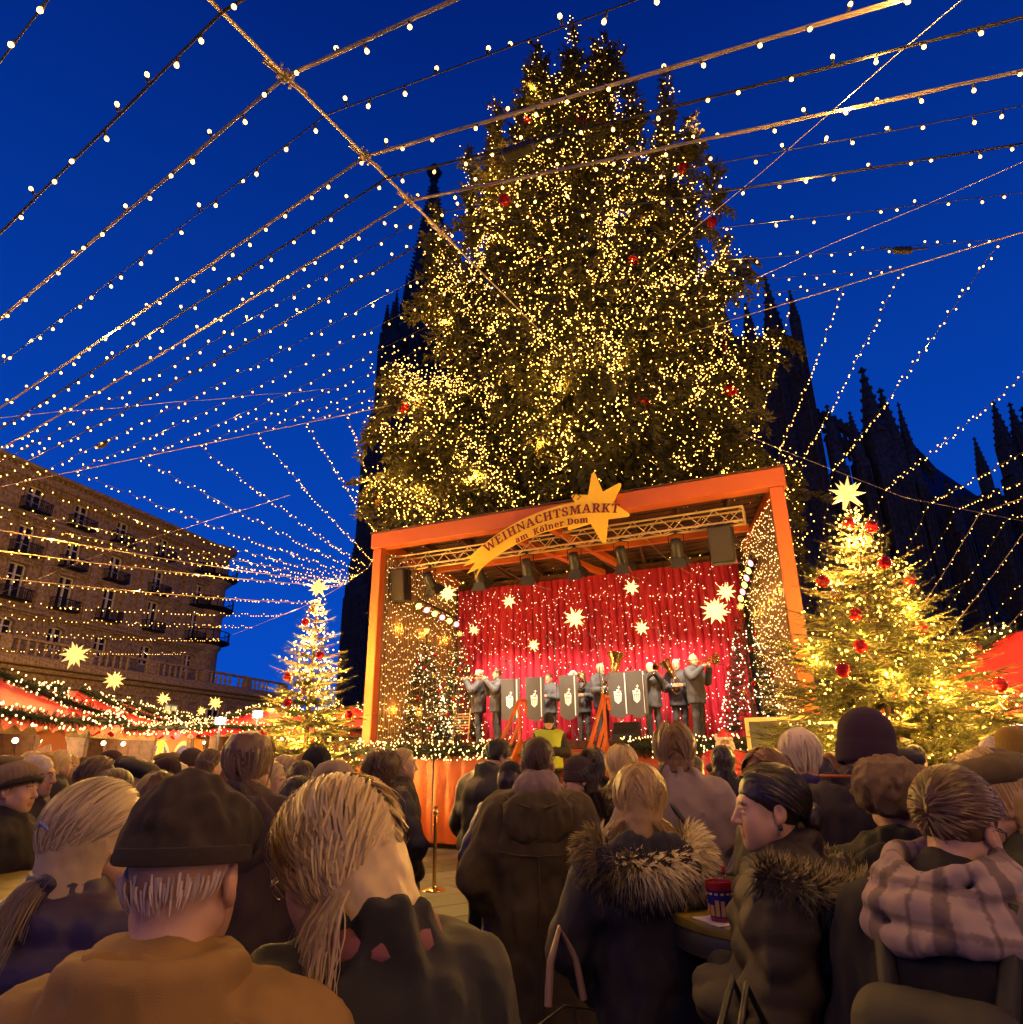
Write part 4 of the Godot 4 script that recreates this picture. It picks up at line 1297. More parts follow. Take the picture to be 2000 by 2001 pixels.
func big_tree() -> void:
	var g := RandomNumberGenerator.new()
	g.seed = 41
	glow("tree_bulb_glow", 1.0, 0.5, 0.09, 11.0)
	mat("bauble_red", 0.42, 0.012, 0.01, 0.16, 0.55)
	mat("bauble_gold", 0.75, 0.5, 0.12, 0.16, 0.8)
	var bark := mottled(mat("bark", 0.10, 0.06, 0.03, 0.9, 0, "coarse", 3.0, 0.8), "worn")
	var t := thing("christmas_tree", "giant spruce covered in thousands of tiny lights behind the stage", "tree", TREE)
	var prof := [Vector2(4.6, 4.2), Vector2(6.5, 5.4), Vector2(9, 6.0), Vector2(12, 6.0), Vector2(15, 5.6), Vector2(18, 4.9), Vector2(21, 3.9), Vector2(23.5, 2.7), Vector2(25.2, 1.5), Vector2(26.5, 0.3)]
	var rad := func(y: float) -> float:
		for k in prof.size() - 1:
			if y < prof[k + 1].x: return lerpf(prof[k].y, prof[k + 1].y, clampf((y - prof[k].x) / (prof[k + 1].x - prof[k].x), 0, 1))
		return 0.2
	var tr := MB.new()
	tr.tube([Vector3(0, 0, 0), Vector3(0.03, 6, 0), Vector3(-0.04, 13, 0.03), Vector3(0.05, 20, 0), Vector3(0, 24, 0), Vector3(0, 27.4, 0)], [0.46, 0.40, 0.31, 0.2, 0.11, 0.02], 12)
	part("trunk", tr, bark, t)
	var limbs := MB.new()
	var at := []; var cols := []; var bl := []
	var sprays := [[], [], []]; var scols := [[], [], []]
	var y := 5.2
	var turn := 0.0
	var balls := []
	while y < 26.4:
		var R0: float = rad.call(y + 0.5)
		var n := 8 if y < 18 else 5
		turn += 0.9
		for k in n:
			var a := turn + TAU * k / n + g.randf_range(-0.25, 0.25)
			var R := R0 * g.randf_range(0.72 if y < 18 else 0.55, 1.12)
			if y < 8.6 and sin(a) > 0.05 and cos(a) < 0.75: R = minf(R, lerpf(1.2, 4.5, clampf((y - 7.4) / 1.2, 0, 1)))   # cut back over the stage roof
			var up := smoothstep(12.0, 21.0, y)
			var dir := Vector3(cos(a), 0, sin(a))
			var side := Vector3(-sin(a), 0, cos(a))
			var pts := []
			var m := 10
			for j in m + 1:
				var f := j / float(m)
				var yy := lerpf(-0.10 * R * f - 0.06 * R * sin(f * PI) + 0.16 * R * f * f * f, 0.12 * R * f + 0.5 * R * f * f * f * f, up)
				pts.append(Vector3(0, y, 0) + dir * R * (f if up < 0.3 else f * (1.0 - 0.12 * up * f * f)) + Vector3(0, yy, 0) + side * 0.05 * R * sin(f * 2.2 + a))
			var rr := []
			for j in m + 1: rr.append(lerpf(0.075, 0.012, j / float(m)) * (0.6 + R / 10.0))
			limbs.tube(pts, rr, 5, false)
			# an upright leader at the end of the high boughs
			if up > 0.35 and R > 0.9 and g.randf() < 0.9:
				var p0: Vector3 = pts[m - (0 if g.randf() < 0.5 else 1)]
				var hgt := g.randf_range(1.3, 3.0) * (0.55 + 0.45 * up)
				var p1 := p0 + Vector3(0, hgt, 0) + dir * 0.25
				limbs.tube([p0, p0.lerp(p1, 0.5), p1], [0.03, 0.02, 0.006], 4, false)
				for j in int(15 * hgt):
					var f := g.randf()
					var b := g.randf() * TAU
					var z := Vector3(cos(b) * 0.75, g.randf_range(0.25, 1.1), sin(b) * 0.75).normalized()
					sprays[2].append(Transform3D(look(z, Vector3(g.randfn(), 1, g.randfn()).normalized()).scaled(Vector3.ONE * lerpf(0.62, 0.34, f) * g.randf_range(0.8, 1.1)), p0.lerp(p1, f)))
					var c := g.randf_range(0.6, 1.3)
					scols[2].append(Color(0.08 * c, 0.078 * c, 0.02 * c))
				for j in int(14 * hgt): bl.append(p0.lerp(p1, g.randf()) + Vector3(g.randfn() * 0.17, 0, g.randfn() * 0.17))
			var cnt := int(R * 4.6) + 4
			for j in cnt:
				var f := pow(g.randf(), 0.75)
				f = 0.16 + 0.84 * f
				var p: Vector3 = pts[mini(int(f * m), m - 1)].lerp(pts[mini(int(f * m) + 1, m)], f * m - int(f * m))
				var s := -1.0 if j % 2 else 1.0
				var z := (side * s * g.randf_range(0.15, 0.9) + dir * g.randf_range(0.2, 0.8) + Vector3(0, lerpf(g.randf_range(-1.1, -0.1), g.randf_range(-0.2, 0.6), up), 0)).normalized()
				var kind := 0 if up < 0.5 else 1
				sprays[kind].append(Transform3D(look(z).scaled(Vector3.ONE * g.randf_range(0.75, 1.35) * (1.0 - 0.3 * up)), p))
				var c := g.randf_range(0.55, 1.35)
				scols[kind].append(Color(0.085 * c, 0.08 * c, 0.02 * c))
			# hanging curtains of twigs below the low boughs
			if up < 0.6:
				for j in int(R * 2.6):
					var f := g.randf_range(0.3, 1.0)
					var p: Vector3 = pts[int(f * m * 0.999)]
					var z := Vector3(g.randf_range(-0.25, 0.25), -1, g.randf_range(-0.25, 0.25)).normalized()
					sprays[0].append(Transform3D(look(z, dir).scaled(Vector3.ONE * g.randf_range(0.8, 1.7)), p + side * g.randf_range(-0.35, 0.35)))
					var c := g.randf_range(0.5, 1.2)
					scols[0].append(Color(0.08 * c, 0.078 * c, 0.02 * c))
			var nb := int(R * 40.0 * (1.35 if y < 16 else 0.75)) + 8
			for j in nb:
				var f := 0.2 + 0.8 * sqrt(g.randf())
				var fm := f * m * 0.999
				var p: Vector3 = pts[int(fm)].lerp(pts[int(fm) + 1], fm - int(fm))
				bl.append(p + side * g.randfn() * 0.42 + Vector3(0, g.randf_range(-0.75, 0.28), 0) + dir * g.randfn() * 0.2)
			if balls.size() < 26 and dir.z > 0.1 and g.randf() < 0.24 and R > 0.8: balls.append(TREE + pts[m - 1] + dir * 0.35 + Vector3(0, -0.3, 0))
		y += lerpf(0.62, 0.5, smoothstep(5, 25, y))
	part("boughs", limbs, bark, t).set_meta("kind", "stuff")
	scatter("drooping_foliage", spray_mesh(3, 0.28), mats.needles, t, sprays[0], scols[0])
	scatter("spreading_foliage", spray_mesh(4, 0.1), mats.needles, t, sprays[1], scols[1])
	scatter("upright_foliage", spray_mesh(5, 0.05), mats.needles, t, sprays[2], scols[2])
	var bt := []
	for p in bl: bt.append(Transform3D(Basis().scaled(Vector3.ONE * g.randf_range(0.75, 1.3)), p))
	scatter("fairy_lights", speck(0.017), mats.tree_bulb_glow, t, bt)
	for k in 80:
		var p: Vector3 = bl[g.randi() % bl.size()]
		omni(t, p + Vector3(p.x, 0, p.z) * 0.03, WARM_LAMP, tree_lamp * (1.25 if p.y < 14 else 0.8), 0.05)
	baubles(balls, 0.17, "on the giant tree", TREE, 5.0, 27.0)

var tree_lamp := 3.9
var fir_lamp := 1.7

func fir(t: Node3D, h: float, r: float, y0: float, seed_: int, levels: int, lamps: int, dens: float) -> Array:
	var g := RandomNumberGenerator.new()
	g.seed = seed_
	var bark: Material = mats.bark
	var tr := MB.new()
	tr.tube([Vector3.ZERO, Vector3(0.01, h * 0.5, 0), Vector3(0, h, 0)], [h * 0.016, h * 0.01, h * 0.002], 9)
	part("trunk", tr, bark, t)
	var limbs := MB.new()
	var at := []; var cols := []; var bl := []; var tips := []
	for lv in levels:
		var f := lv / float(levels)
		var y := lerpf(y0, h * 0.985, pow(f, 0.9))
		var R0 := r * pow(1.0 - f, 0.85) + 0.05
		var n := 9 if f < 0.6 else 7 if f < 0.85 else 5
		for k in n:
			var a := lv * 1.1 + TAU * k / n + g.randf_range(-0.25, 0.25)
			var R := R0 * g.randf_range(0.62, 1.13)
			var dir := Vector3(cos(a), 0, sin(a))
			var side := Vector3(-sin(a), 0, cos(a))
			var pts := []
			for j in 7:
				var q := j / 6.0
				pts.append(Vector3(0, y, 0) + dir * R * q + Vector3(0, R * (0.18 * q - 0.30 * q * q * (1.0 - f) + 0.16 * q * q * q), 0))
			limbs.tube(pts, [0.018, 0.016, 0.014, 0.011, 0.009, 0.007, 0.004], 4, false)
			var nt := int(R / 0.066 * dens) + 2
			for j in nt:
				var q := 0.12 + 0.88 * (j + g.randf()) / nt
				var p: Vector3 = pts[int(q * 5.99)].lerp(pts[int(q * 5.99) + 1], q * 5.99 - int(q * 5.99))
				for s in [-1.0, 1.0]:
					var z: Vector3 = (side * s * g.randf_range(0.5, 1.0) + dir * g.randf_range(0.5, 1.0) + Vector3(0, g.randf_range(-0.35, 0.25), 0)).normalized()
					var l := clampf(R * 0.42 * (1.15 - 0.7 * q), 0.1, 0.42) * g.randf_range(0.75, 1.2)
					at.append(Transform3D(look(z).scaled(Vector3.ONE * l), p))
					var c := g.randf_range(0.6, 1.35)
					cols.append(Color(0.11 * c, 0.125 * c, 0.022 * c))
			at.append(Transform3D(look((pts[6] - pts[5]).normalized()).scaled(Vector3.ONE * clampf(R * 0.3, 0.12, 0.34)), pts[6]))
			cols.append(Color(0.085, 0.11, 0.025))
			tips.append([pts[5], dir, R])
	for k in lamps:
		var q: Array = tips[g.randi() % tips.size()]
		var b: Vector3 = Vector3(0, q[0].y, 0)
		var p: Vector3 = b.lerp(q[0], sqrt(g.randf_range(0.12, 1.25)))
		bl.append(Transform3D(along(Vector3(g.randfn(), 1.5, g.randfn()).normalized()), p + Vector3(g.randfn() * 0.05, g.randf_range(0.0, 0.09), g.randfn() * 0.05)))
	part("boughs", limbs, bark, t).set_meta("kind", "stuff")
	scatter("fir_twigs", mats.fir_twig, mats.needles, t, at, cols)
	scatter("fairy_lights", mats.fir_bulb, mats.fir_bulb_glow, t, bl)
	for k in lamps / 14: omni(t, bl[k * 13].origin * Vector3(1.06, 1, 1.06), WARM_LAMP, fir_lamp, 0.03)
	return tips

func firs() -> void:
	mats["fir_twig"] = twig_mesh(1.0, 0.15, 52, 0.4, 9)
	mats["fir_bulb"] = bulb_mesh(0.011)
	glow("fir_bulb_glow", 1.0, 0.5, 0.09, 9.0)
	var g := RandomNumberGenerator.new()
	for q in [["right", Vector3(4.72, 0, -8.95), 5.0, 1.75, 0.55, 11, 26, 1000, 0.26, 26, 0.085], ["left", Vector3(-4.15, 0, -14.3), 5.05, 1.35, 0.6, 12, 22, 760, 0.24, 12, 0.085]]:
		var t := thing("lit_fir", "natural fir glowing with warm lights at the %s side of the stage" % q[0], "christmas tree", q[1], 0.0, "lit firs beside the stage")
		var tips := fir(t, q[2], q[3], q[4], q[5], q[6], q[7], 1.0)
		var st := MB.new()
		st.lathe([Vector2(0.32, 0), Vector2(0.34, 0.3), Vector2(0.28, 0.34)], 12)
		part("stand", st, mats.black_cable, t)
		star_lamp("glowing paper star on top of the %s lit fir" % q[0], q[1] + Vector3(0, q[2] + 0.12, 0), q[8], "stars on the lit firs")
		g.seed = q[5]
		var sp := []
		for k in q[9]:
			var e: Array = tips[int((k + g.randf()) * tips.size() / float(q[9]))]
			for tryy in 12:
				if e[1].z > 0.05: break
				e = tips[clampi(int((k + g.randf()) * tips.size() / float(q[9])) + g.randi_range(-6, 6), 0, tips.size() - 1)]
			sp.append(q[1] + e[0] + e[1] * e[2] * 0.12 - Vector3(0, q[10] * 1.5, 0))
		baubles(sp, q[10], "on the %s fir" % q[0], q[1], 0.6, q[2])
	# slim artificial trees on the stage
	for q in [[0.42, 1.6, 2.66, 0.66, "at the front left of the stage", 21, 0.8, "the front left stage tree"], [0.85, 2.55, 2.7, 0.6, "behind it at the stage's back left", 22, 1.6, "the back left stage tree"], [7.98, 1.9, 2.6, 0.66, "at the right end of the stage", 23, 0.7, "the right stage tree"]]:
		var o := on_stage(q[0], 2.0, q[1])
		var t := thing("stage_tree", "slim artificial christmas tree %s" % q[4], "christmas tree", o, 0.0, "trees on the stage")
		g.seed = q[5]
		var at := []; var cols := []; var bl := []; var sp := []
		var h: float = q[2]; var r: float = q[3]
		for k in 1500:
			var f := 1.0 - sqrt(g.randf())
			var a := g.randf() * TAU
			var lay := (f * 15.0 - floorf(f * 15.0)) * 0.3
			var rr := r * (1.0 - f) * (1.0 - lay) * g.randf_range(0.55, 1.0)
			var d := Vector3(cos(a), g.randf_range(-0.15, 0.45), sin(a)).normalized()
			at.append(Transform3D(look(d, Vector3(g.randfn(), 1, g.randfn()).normalized()).scaled(Vector3.ONE * g.randf_range(0.13, 0.2)), Vector3(cos(a) * rr, 0.15 + f * (h - 0.15), sin(a) * rr)))
			var c := g.randf_range(0.6, 1.3)
			cols.append(Color(0.03 * c, 0.055 * c * (1.15 if q[6] > 1 else 1.0), 0.018 * c))
		for k in 240:
			var f := 1.0 - sqrt(g.randf())
			var a := g.randf() * TAU
			bl.append(Transform3D(Basis(), Vector3(cos(a) * (r * (1 - f) + 0.06), 0.18 + f * (h - 0.2), sin(a) * (r * (1 - f) + 0.06))))
		for k in 11:
			var f := 0.08 + 0.8 * k / 11.0
			var a := 1.2 + 2.4 * k
			sp.append(o + Vector3(cos(a) * (r * (1 - f) + 0.1), 0.15 + f * (h - 0.2), absf(sin(a)) * (r * (1 - f) + 0.1)))
		var tr := MB.new()
		tr.tube([Vector3.ZERO, Vector3(0, h, 0)], [0.04, 0.01], 6)
		part("trunk", tr, mats.bark, t)
		scatter("fir_twigs", mats.fir_twig, mats.needles, t, at, cols)
		scatter("fairy_lights", mats.fairy_mesh, mats.fairy_white if q[6] < 1 else mats.fairy_glow, t, bl)
		baubles(sp, 0.05, "on " + q[7], o, o.y, o.y + h)
		star_lamp("small star on top of the artificial tree %s" % q[4], o + Vector3(0, h + 0.08, 0), 0.1, "stars on the stage trees")

# ---------------------------------------------------------------- market stalls
func fabric(a: Vector3, b: Vector3, c: Vector3, d: Vector3, sag: float) -> MB:   # a-b along the eave, c-d along the top (d above a)
	var m := MB.new()
	var n := 8
	var P := func(u: float, v: float) -> Vector3:
		return a.lerp(b, u).lerp(d.lerp(c, u), v) - Vector3(0, sag * sin(u * PI) * (1.0 - v * 0.6) * 0.6 + sag * sin(v * PI), 0)
	for j in n + 1:
		for k in n + 1:
			var u := k / float(n); var v := j / float(n)
			var nn: Vector3 = (P.call(u + 0.01, v) - P.call(u - 0.01, v)).cross(P.call(u, minf(v, 0.98) + 0.01) - P.call(u, minf(v, 0.98) - 0.01))
			m.vert(P.call(u, v), nn.normalized(), Vector2(u, v))
	for j in n:
		for k in n:
			var q := j * (n + 1) + k
			m.i.append_array([q, q + n + 1, q + 1, q + 1, q + n + 1, q + n + 2])
	return m

func stall(label: String, at: Vector3, turn: float, w: float, d: float, eave: float, top: float, style: String, garlanded := true) -> Node3D:
	var t := thing("market_stall", label, "market stall", at, turn, "")
	var wood := mottled(mat("stall_wood", 0.11, 0.055, 0.028, 0.7, 0, "fine", 0.5, 0.7), "worn")
	var cream := mottled(mat("stall_cream", 0.5, 0.40, 0.24, 0.6, 0, "fine", 0.2, 0.7), "worn")
	var red := mat("red_canvas" if style != "pink" else "pink_canvas", 0.55 if style != "pink" else 0.5, 0.012 if style != "pink" else 0.008, 0.02 if style != "pink" else 0.06, 0.45, 0, "coarse", 0.6, 0.6)
	red.backlight_enabled = true
	red.backlight = Color(0.5, 0.1, 0.1)
	var x := w / 2; var z := d / 2
	var ov := 0.35
	for q in [[-x, -z], [x, -z], [-x, z], [x, z]]:
		var b := MB.new()
		b.box(Vector3(q[0], eave / 2, q[1]), Vector3(0.09, eave, 0.09), 0.01)
		part("post", b, cream if style == "white" else wood, t)
	for s in [[Vector3(-x, 0, -z), Vector3(x, 0, -z)], [Vector3(-x, 0, -z), Vector3(-x, 0, z)], [Vector3(x, 0, -z), Vector3(x, 0, z)]]:
		var l: float = s[0].distance_to(s[1])
		var n := int(l / 0.24)
		for k in n:
			var b := MB.new()
			var c: Vector3 = s[0].lerp(s[1], (k + 0.5) / n)
			b.box(Vector3.ZERO, Vector3(0.025, eave - 0.05, l / n - 0.008), 0.004)
			part("wall_board", b, cream if style == "white" else wood, t, Transform3D(look(s[1] - s[0]), c + Vector3(0, eave / 2, 0)))
	for k in int(w / 0.22):
		var b := MB.new()
		b.box(Vector3(-x + (k + 0.5) * w / int(w / 0.22), 0.5, z), Vector3(w / int(w / 0.22) - 0.008, 0.96, 0.03), 0.004)
		part("counter_board", b, cream if style == "white" else wood, t)
	var ct := MB.new()
	ct.box(Vector3(0, 1.02, z + 0.08), Vector3(w + 0.1, 0.05, 0.55), 0.012)
	part("counter_top", ct, cream, t)
	var fa := MB.new()
	fa.box(Vector3(0, eave - 0.12, z + 0.02), Vector3(w + 0.1, 0.24 if style != "white" else 0.36, 0.05), 0.01)
	part("fascia", fa, cream, t)
	# roof: an awning of four panels round a ridge set towards the front
	var A := Vector3(-x - ov, eave, z + ov); var B := Vector3(x + ov, eave, z + ov); var C := Vector3(x + ov, eave + 0.1, -z - ov); var D := Vector3(-x - ov, eave + 0.1, -z - ov)
	var E := Vector3(-0.25, top, 0.15); var F := Vector3(0.25, top, 0.15)
	for q in [[A, B, F, E], [B, C, F, F], [C, D, E, F], [D, A, E, E]]: part("roof_panel", fabric(q[0], q[1], q[2], q[3], 0.07), red, t)
	var va := MB.new()
	for q in [[A, B], [B, C], [D, A]]:
		var n := int(q[0].distance_to(q[1]) / 0.3)
		for k in n:
			var a: Vector3 = q[0].lerp(q[1], k / float(n)); var b: Vector3 = q[0].lerp(q[1], (k + 1) / float(n))
			va.quad(a - Vector3(0, 0.14, 0), b - Vector3(0, 0.14, 0), b, a)
			va.tri(a - Vector3(0, 0.14, 0), a.lerp(b, 0.5) - Vector3(0, 0.22, 0), b - Vector3(0, 0.14, 0))
	part("valance", va, red, t)
	# goods on shelves at the back, lamps under the fascia
	for k in 3:
		var sh := MB.new()
		sh.box(Vector3(0, 1.15 + k * 0.4, -z + 0.2), Vector3(w - 0.2, 0.03, 0.32), 0.005)
		part("shelf", sh, cream, t)
	if style != "mural":
		var ga := []; var gc := []
		for k in 130:
			var lv := k % 4
			var p := Vector3(rng.randf_range(-x + 0.15, x - 0.15), [1.06, 1.18, 1.58, 1.98][lv], z + rng.randf_range(-0.1, 0.2) if lv == 0 else -z + 0.2 + rng.randf_range(-0.1, 0.1))
			ga.append(Transform3D(Basis(Vector3.UP, rng.randf() * 3).scaled(Vector3(rng.randf_range(0.07, 0.16), rng.randf_range(0.08, 0.26), rng.randf_range(0.07, 0.14))), p))
			gc.append([Color(0.5, 0.04, 0.03), Color(0.6, 0.45, 0.1), Color(0.6, 0.55, 0.5), Color(0.1, 0.25, 0.1), Color(0.25, 0.1, 0.04), Color(0.1, 0.12, 0.4)][rng.randi() % 6])
		var gm := MB.new()
		gm.lathe([Vector2(0, 0), Vector2(0.5, 0), Vector2(0.55, 0.3), Vector2(0.4, 0.8), Vector2(0.15, 0.9), Vector2(0.15, 1.0), Vector2(0, 1.0)], 7)
		scatter("goods", gm, mats.needles, t, ga, gc)
	var bm := MB.new()
	bm.ball(Vector3.ZERO, Vector3.ONE * 0.04, 5, 8)
	for k in 4:
		var p := Vector3((k - 1.5) * w / 4.4, eave - 0.3, z - 0.35)
		part("light_bulb", bm, glow("stall_lamp_glow", 1.0, 0.72, 0.35, 9.0), t, Transform3D(Basis(), p))
		if k in [0, 3]: omni(t, p, Color(1.0, 0.82, 0.55), stall_lamp * (1.8 if style == "white" else 1.0), 0.04)
	if garlanded:
		var g := thing("roof_garland", "lit fir garland along the front roof edges of the stall %s" % label.split(",")[1].strip_edges(), "garland", at, turn, "garlands on the stall roofs")
		garland(g, [E + Vector3(0, 0.04, 0.05), A.lerp(E, 0.5) + Vector3(0, -0.02, 0.03), A + Vector3(0, 0.02, 0.03), A.lerp(B, 0.5) + Vector3(0, -0.06, 0.04), B + Vector3(0, 0.02, 0.03), B.lerp(F, 0.5) + Vector3(0, -0.02, 0.03), F + Vector3(0, 0.04, 0.05)], 0.12, 150, 42, int(absf(at.z) * 10))
		var g2 := thing("roof_garland", "lit fir garland on the rear roof hips of the stall %s" % label.split(",")[1].strip_edges(), "garland", at, turn, "garlands on the stall roofs")
		garland(g2, [E + Vector3(0, 0.04, -0.05), D.lerp(E, 0.5), D, A], 0.11, 110, 36, int(absf(at.z) * 10) + 1)
	return t

var stall_lamp := 1.6

func stalls() -> void:
	stall("red roofed market stall, nearest on the left edge", Vector3(-7.9, 0, -9.7), PI / 2, 2.7, 2.6, 2.28, 3.0, "goods")
	star_lamp("big glowing star over the nearest left stall", Vector3(-6.55, 3.2, -10.3), 0.22, "stars over the stalls")
	stall("red roofed market stall, second on the left", Vector3(-8.35, 0, -12.9), PI / 2 - 0.1, 2.5, 2.4, 2.32, 2.95, "goods")
	star_lamp("glowing star over the second left stall", Vector3(-7.3, 3.1, -12.75), 0.2, "stars over the stalls")
	var m := stall("red roofed market stall with painted arches, third on the left", Vector3(-9.0, 0, -15.7), PI / 2 - 0.15, 2.9, 2.4, 2.45, 2.95, "mural")
	star_lamp("small glowing star over the painted stall", Vector3(-8.0, 3.05, -16.1), 0.17, "stars over the stalls")
	stall("red roofed market stall, fourth on the left, full of sweets", Vector3(-9.6, 0, -19.2), PI / 2 - 0.2, 2.7, 2.4, 2.5, 2.95, "goods")
	star_lamp("tiny glowing star over the fourth left stall", Vector3(-8.5, 3.0, -19.3), 0.15, "stars over the stalls")
	stall("pink roofed market stall, facing the crowd left of the lit fir", Vector3(-6.2, 0, -18.6), 0.15, 2.7, 2.2, 2.5, 3.0, "pink")
	star_lamp("glowing star over the pink roofed stall", Vector3(-7.35, 3.05, -17.4), 0.19, "stars over the stalls")
	stall("red roofed market stall, half hidden between left fir and stage", Vector3(-5.3, 0, -22.4), 0.5, 2.6, 2.2, 2.6, 3.3, "goods")
	var w := stall("white food stall with red awning and chalkboard, right edge", Vector3(7.6, 0, -9.9), -1.0, 3.3, 2.4, 2.35, 3.35, "white", true)
	# stripes of blue wall inside the food stall
	var bl := MB.new()
	bl.box(Vector3(0, 1.5, -1.15), Vector3(3.1, 1.5, 0.02))
	part("blue_wall", bl, mat("blue_paint", 0.06, 0.09, 0.35, 0.5), w)
	var lt := MB.new()
	lt.box(Vector3(0, 2.05, 0.9), Vector3(2.6, 0.05, 0.12), 0.01)
	part("tube_light", lt, glow("tube_light_glow", 1.0, 0.85, 0.6, 3.0), w)
	# the painted panel: arches with a starry ground and a comet
	var bs := Basis(Vector3.UP, PI / 2 - 0.15)
	var mp := thing("painted_panel", "painted panel of purple arches and a yellow star on the third left stall", "painting", Vector3(-9.0, 0, -15.7) + bs * Vector3(0.1, 1.15, 1.32), PI / 2 - 0.15)
	var bg := MB.new()
	bg.box(Vector3(0, 0.55, 0), Vector3(1.9, 1.2, 0.03), 0.005)
	part("panel_ground", bg, mat("panel_orange", 0.42, 0.13, 0.02, 0.6), mp)
	for c in [-0.85, 0.0, 0.85]:
		var hw := 0.42
		for lay in 2:
			var o := PackedVector2Array()
			var s := hw - 0.07 * lay
			o.append(Vector2(c - s, 0.0))
			for k in 7:
				var q := k / 6.0
				o.append(Vector2(c - s * cos(q * PI / 2), 0.45 + (0.55 - 0.1 * lay) * sin(q * PI / 2)))
			for k in range(5, -1, -1):
				var q := k / 6.0
				o.append(Vector2(c + s * cos(q * PI / 2), 0.45 + (0.55 - 0.1 * lay) * sin(q * PI / 2)))
			o.append(Vector2(c + s, 0.0))
			var ob := PackedVector2Array()
			for p in o: ob.append(Vector2(clampf(p.x, -0.94, 0.94), p.y))
			ob.reverse()
			var a := MB.new()
			a.prism(ob, 0.0, 0.02 + 0.006 * lay)
			part("painted_arch", a, mat("panel_cream", 0.6, 0.45, 0.2, 0.6) if lay == 0 else mat("panel_purple", 0.06, 0.035, 0.22, 0.6), mp)
	var dots := []
	for k in 110: dots.append(Transform3D(Basis(), Vector3(rng.randf_range(-0.33, 0.33) + [-0.0, 0.0][k % 2], rng.randf_range(0.05, 0.8), 0.028)))
	var dm := MB.new()
	dm.box(Vector3.ZERO, Vector3(0.012, 0.012, 0.004))
	scatter("painted_dots", dm, mats.panel_cream, mp, dots)
	var ray := MB.new()
	ray.prism(PackedVector2Array([Vector2(-0.06, 1.0), Vector2(-0.34, 0.0), Vector2(-0.17, 0.0), Vector2(0.0, 0.8), Vector2(0.17, 0.0), Vector2(0.34, 0.0), Vector2(0.06, 1.0)]), 0.0, 0.034)
	for k in 10:
		var a := k * TAU / 10
		ray.prism(PackedVector2Array([Vector2(0, 1.0) + Vector2(cos(a - 0.3), sin(a - 0.3)) * 0.07, Vector2(0, 1.0) + Vector2(cos(a), sin(a)) * 0.2, Vector2(0, 1.0) + Vector2(cos(a + 0.3), sin(a + 0.3)) * 0.07]), 0.0, 0.036)
	part("painted_star", ray, mat("panel_yellow", 0.65, 0.42, 0.03, 0.6), mp)
	# chalkboard
	var cb := thing("chalkboard", "small chalkboard reading Fleischspieß on the food stall", "chalkboard", Vector3(7.6, 0, -9.9) + Basis(Vector3.UP, -1.0) * Vector3(0.95, 2.3, 1.4), -0.85)
	var fr := MB.new()
	fr.box(Vector3.ZERO, Vector3(0.66, 0.4, 0.025), 0.01)
	part("frame", fr, mat("pine_frame", 0.5, 0.34, 0.14, 0.6), cb)
	var sl := MB.new()
	sl.box(Vector3(0, 0, 0.012), Vector3(0.58, 0.32, 0.01), 0.004)
	part("slate", sl, mat("chalk_slate", 0.03, 0.035, 0.03, 0.6), cb)
	var chalk := mat("chalk", 0.8, 0.78, 0.72, 0.8)
	for q in [["Fleischspieß", 0.078, Vector2(-0.02, 0.08)], ["Schwein-", 0.05, Vector2(-0.12, -0.03)], ["oder Pute", 0.05, Vector2(-0.11, -0.1)], ["6,00", 0.06, Vector2(0.18, -0.06)]]: words(q[0], q[1], Vector3(q[2].x, q[2].y, 0.019), Basis(), chalk, cb, "chalk_writing")
	var bx := MB.new()
	for e in [Vector4(0.18, 0.0, 0.18, 0.006), Vector4(0.18, -0.12, 0.18, 0.006), Vector4(0.09, -0.06, 0.006, 0.12), Vector4(0.27, -0.06, 0.006, 0.12)]: bx.box(Vector3(e.x, e.y, 0.019), Vector3(e.z, e.w, 0.004))
	part("price_frame", bx, chalk, cb)
	# menu board near the stage's right foot
	var mb := thing("menu_board", "big dark chalkboard in a pale frame beside the stage's right post", "chalkboard", on_stage(8.95, 1.75, -1.9), STAGE_TURN - 0.05)
	var f2 := MB.new()
	f2.box(Vector3.ZERO, Vector3(1.5, 0.95, 0.05), 0.012)
	part("frame", f2, mats.pine_frame, mb)
	var s2 := MB.new()
	s2.box(Vector3(0, 0, 0.025), Vector3(1.38, 0.83, 0.012), 0.004)
	part("slate", s2, mats.chalk_slate, mb)
	words("Bergsülze", 0.16, Vector3(0.1, 0.02, 0.034), Basis(Vector3.BACK, 0.06), chalk, mb, "chalk_writing")
	words("Suppen", 0.13, Vector3(0.18, -0.26, 0.034), Basis(), chalk, mb, "chalk_writing")
	for q in [-0.6, 0.6]:
		var lg := MB.new()
		lg.box(Vector3(q, -1.1, 0), Vector3(0.06, 1.3, 0.05), 0.008)
		part("leg", lg, mats.pine_frame, mb)
	# white floodlights among the stalls
	for q in [[Vector3(-6.35, 2.52, -15.4), "left, lower"], [Vector3(-5.75, 2.68, -15.95), "right, upper"]]:
		var f := thing("floodlight", "dazzling white floodlight by the pink roofed stall, the %s one" % q[1], "floodlight", q[0], 0.35, "floodlights by the pink stall")
		var hs := MB.new()
		hs.box(Vector3(0, 0, -0.06), Vector3(0.26, 0.2, 0.1), 0.02)
		hs.bar(Vector3(0, -0.1, -0.08), Vector3(0, -2.4, -0.08), 0.04)
		part("housing", hs, mats.black_metal, f)
		var ln := MB.new()
		ln.ball(Vector3(0, 0, 0.0), Vector3(0.1, 0.08, 0.03), 5, 10)
		part("lamp_face", ln, glow("flood_glow", 1.0, 0.95, 0.88, 14.0), f)
		omni(f, Vector3(0, 0, 0.07), Color(1.0, 0.95, 0.88), 3.0, 0.06)
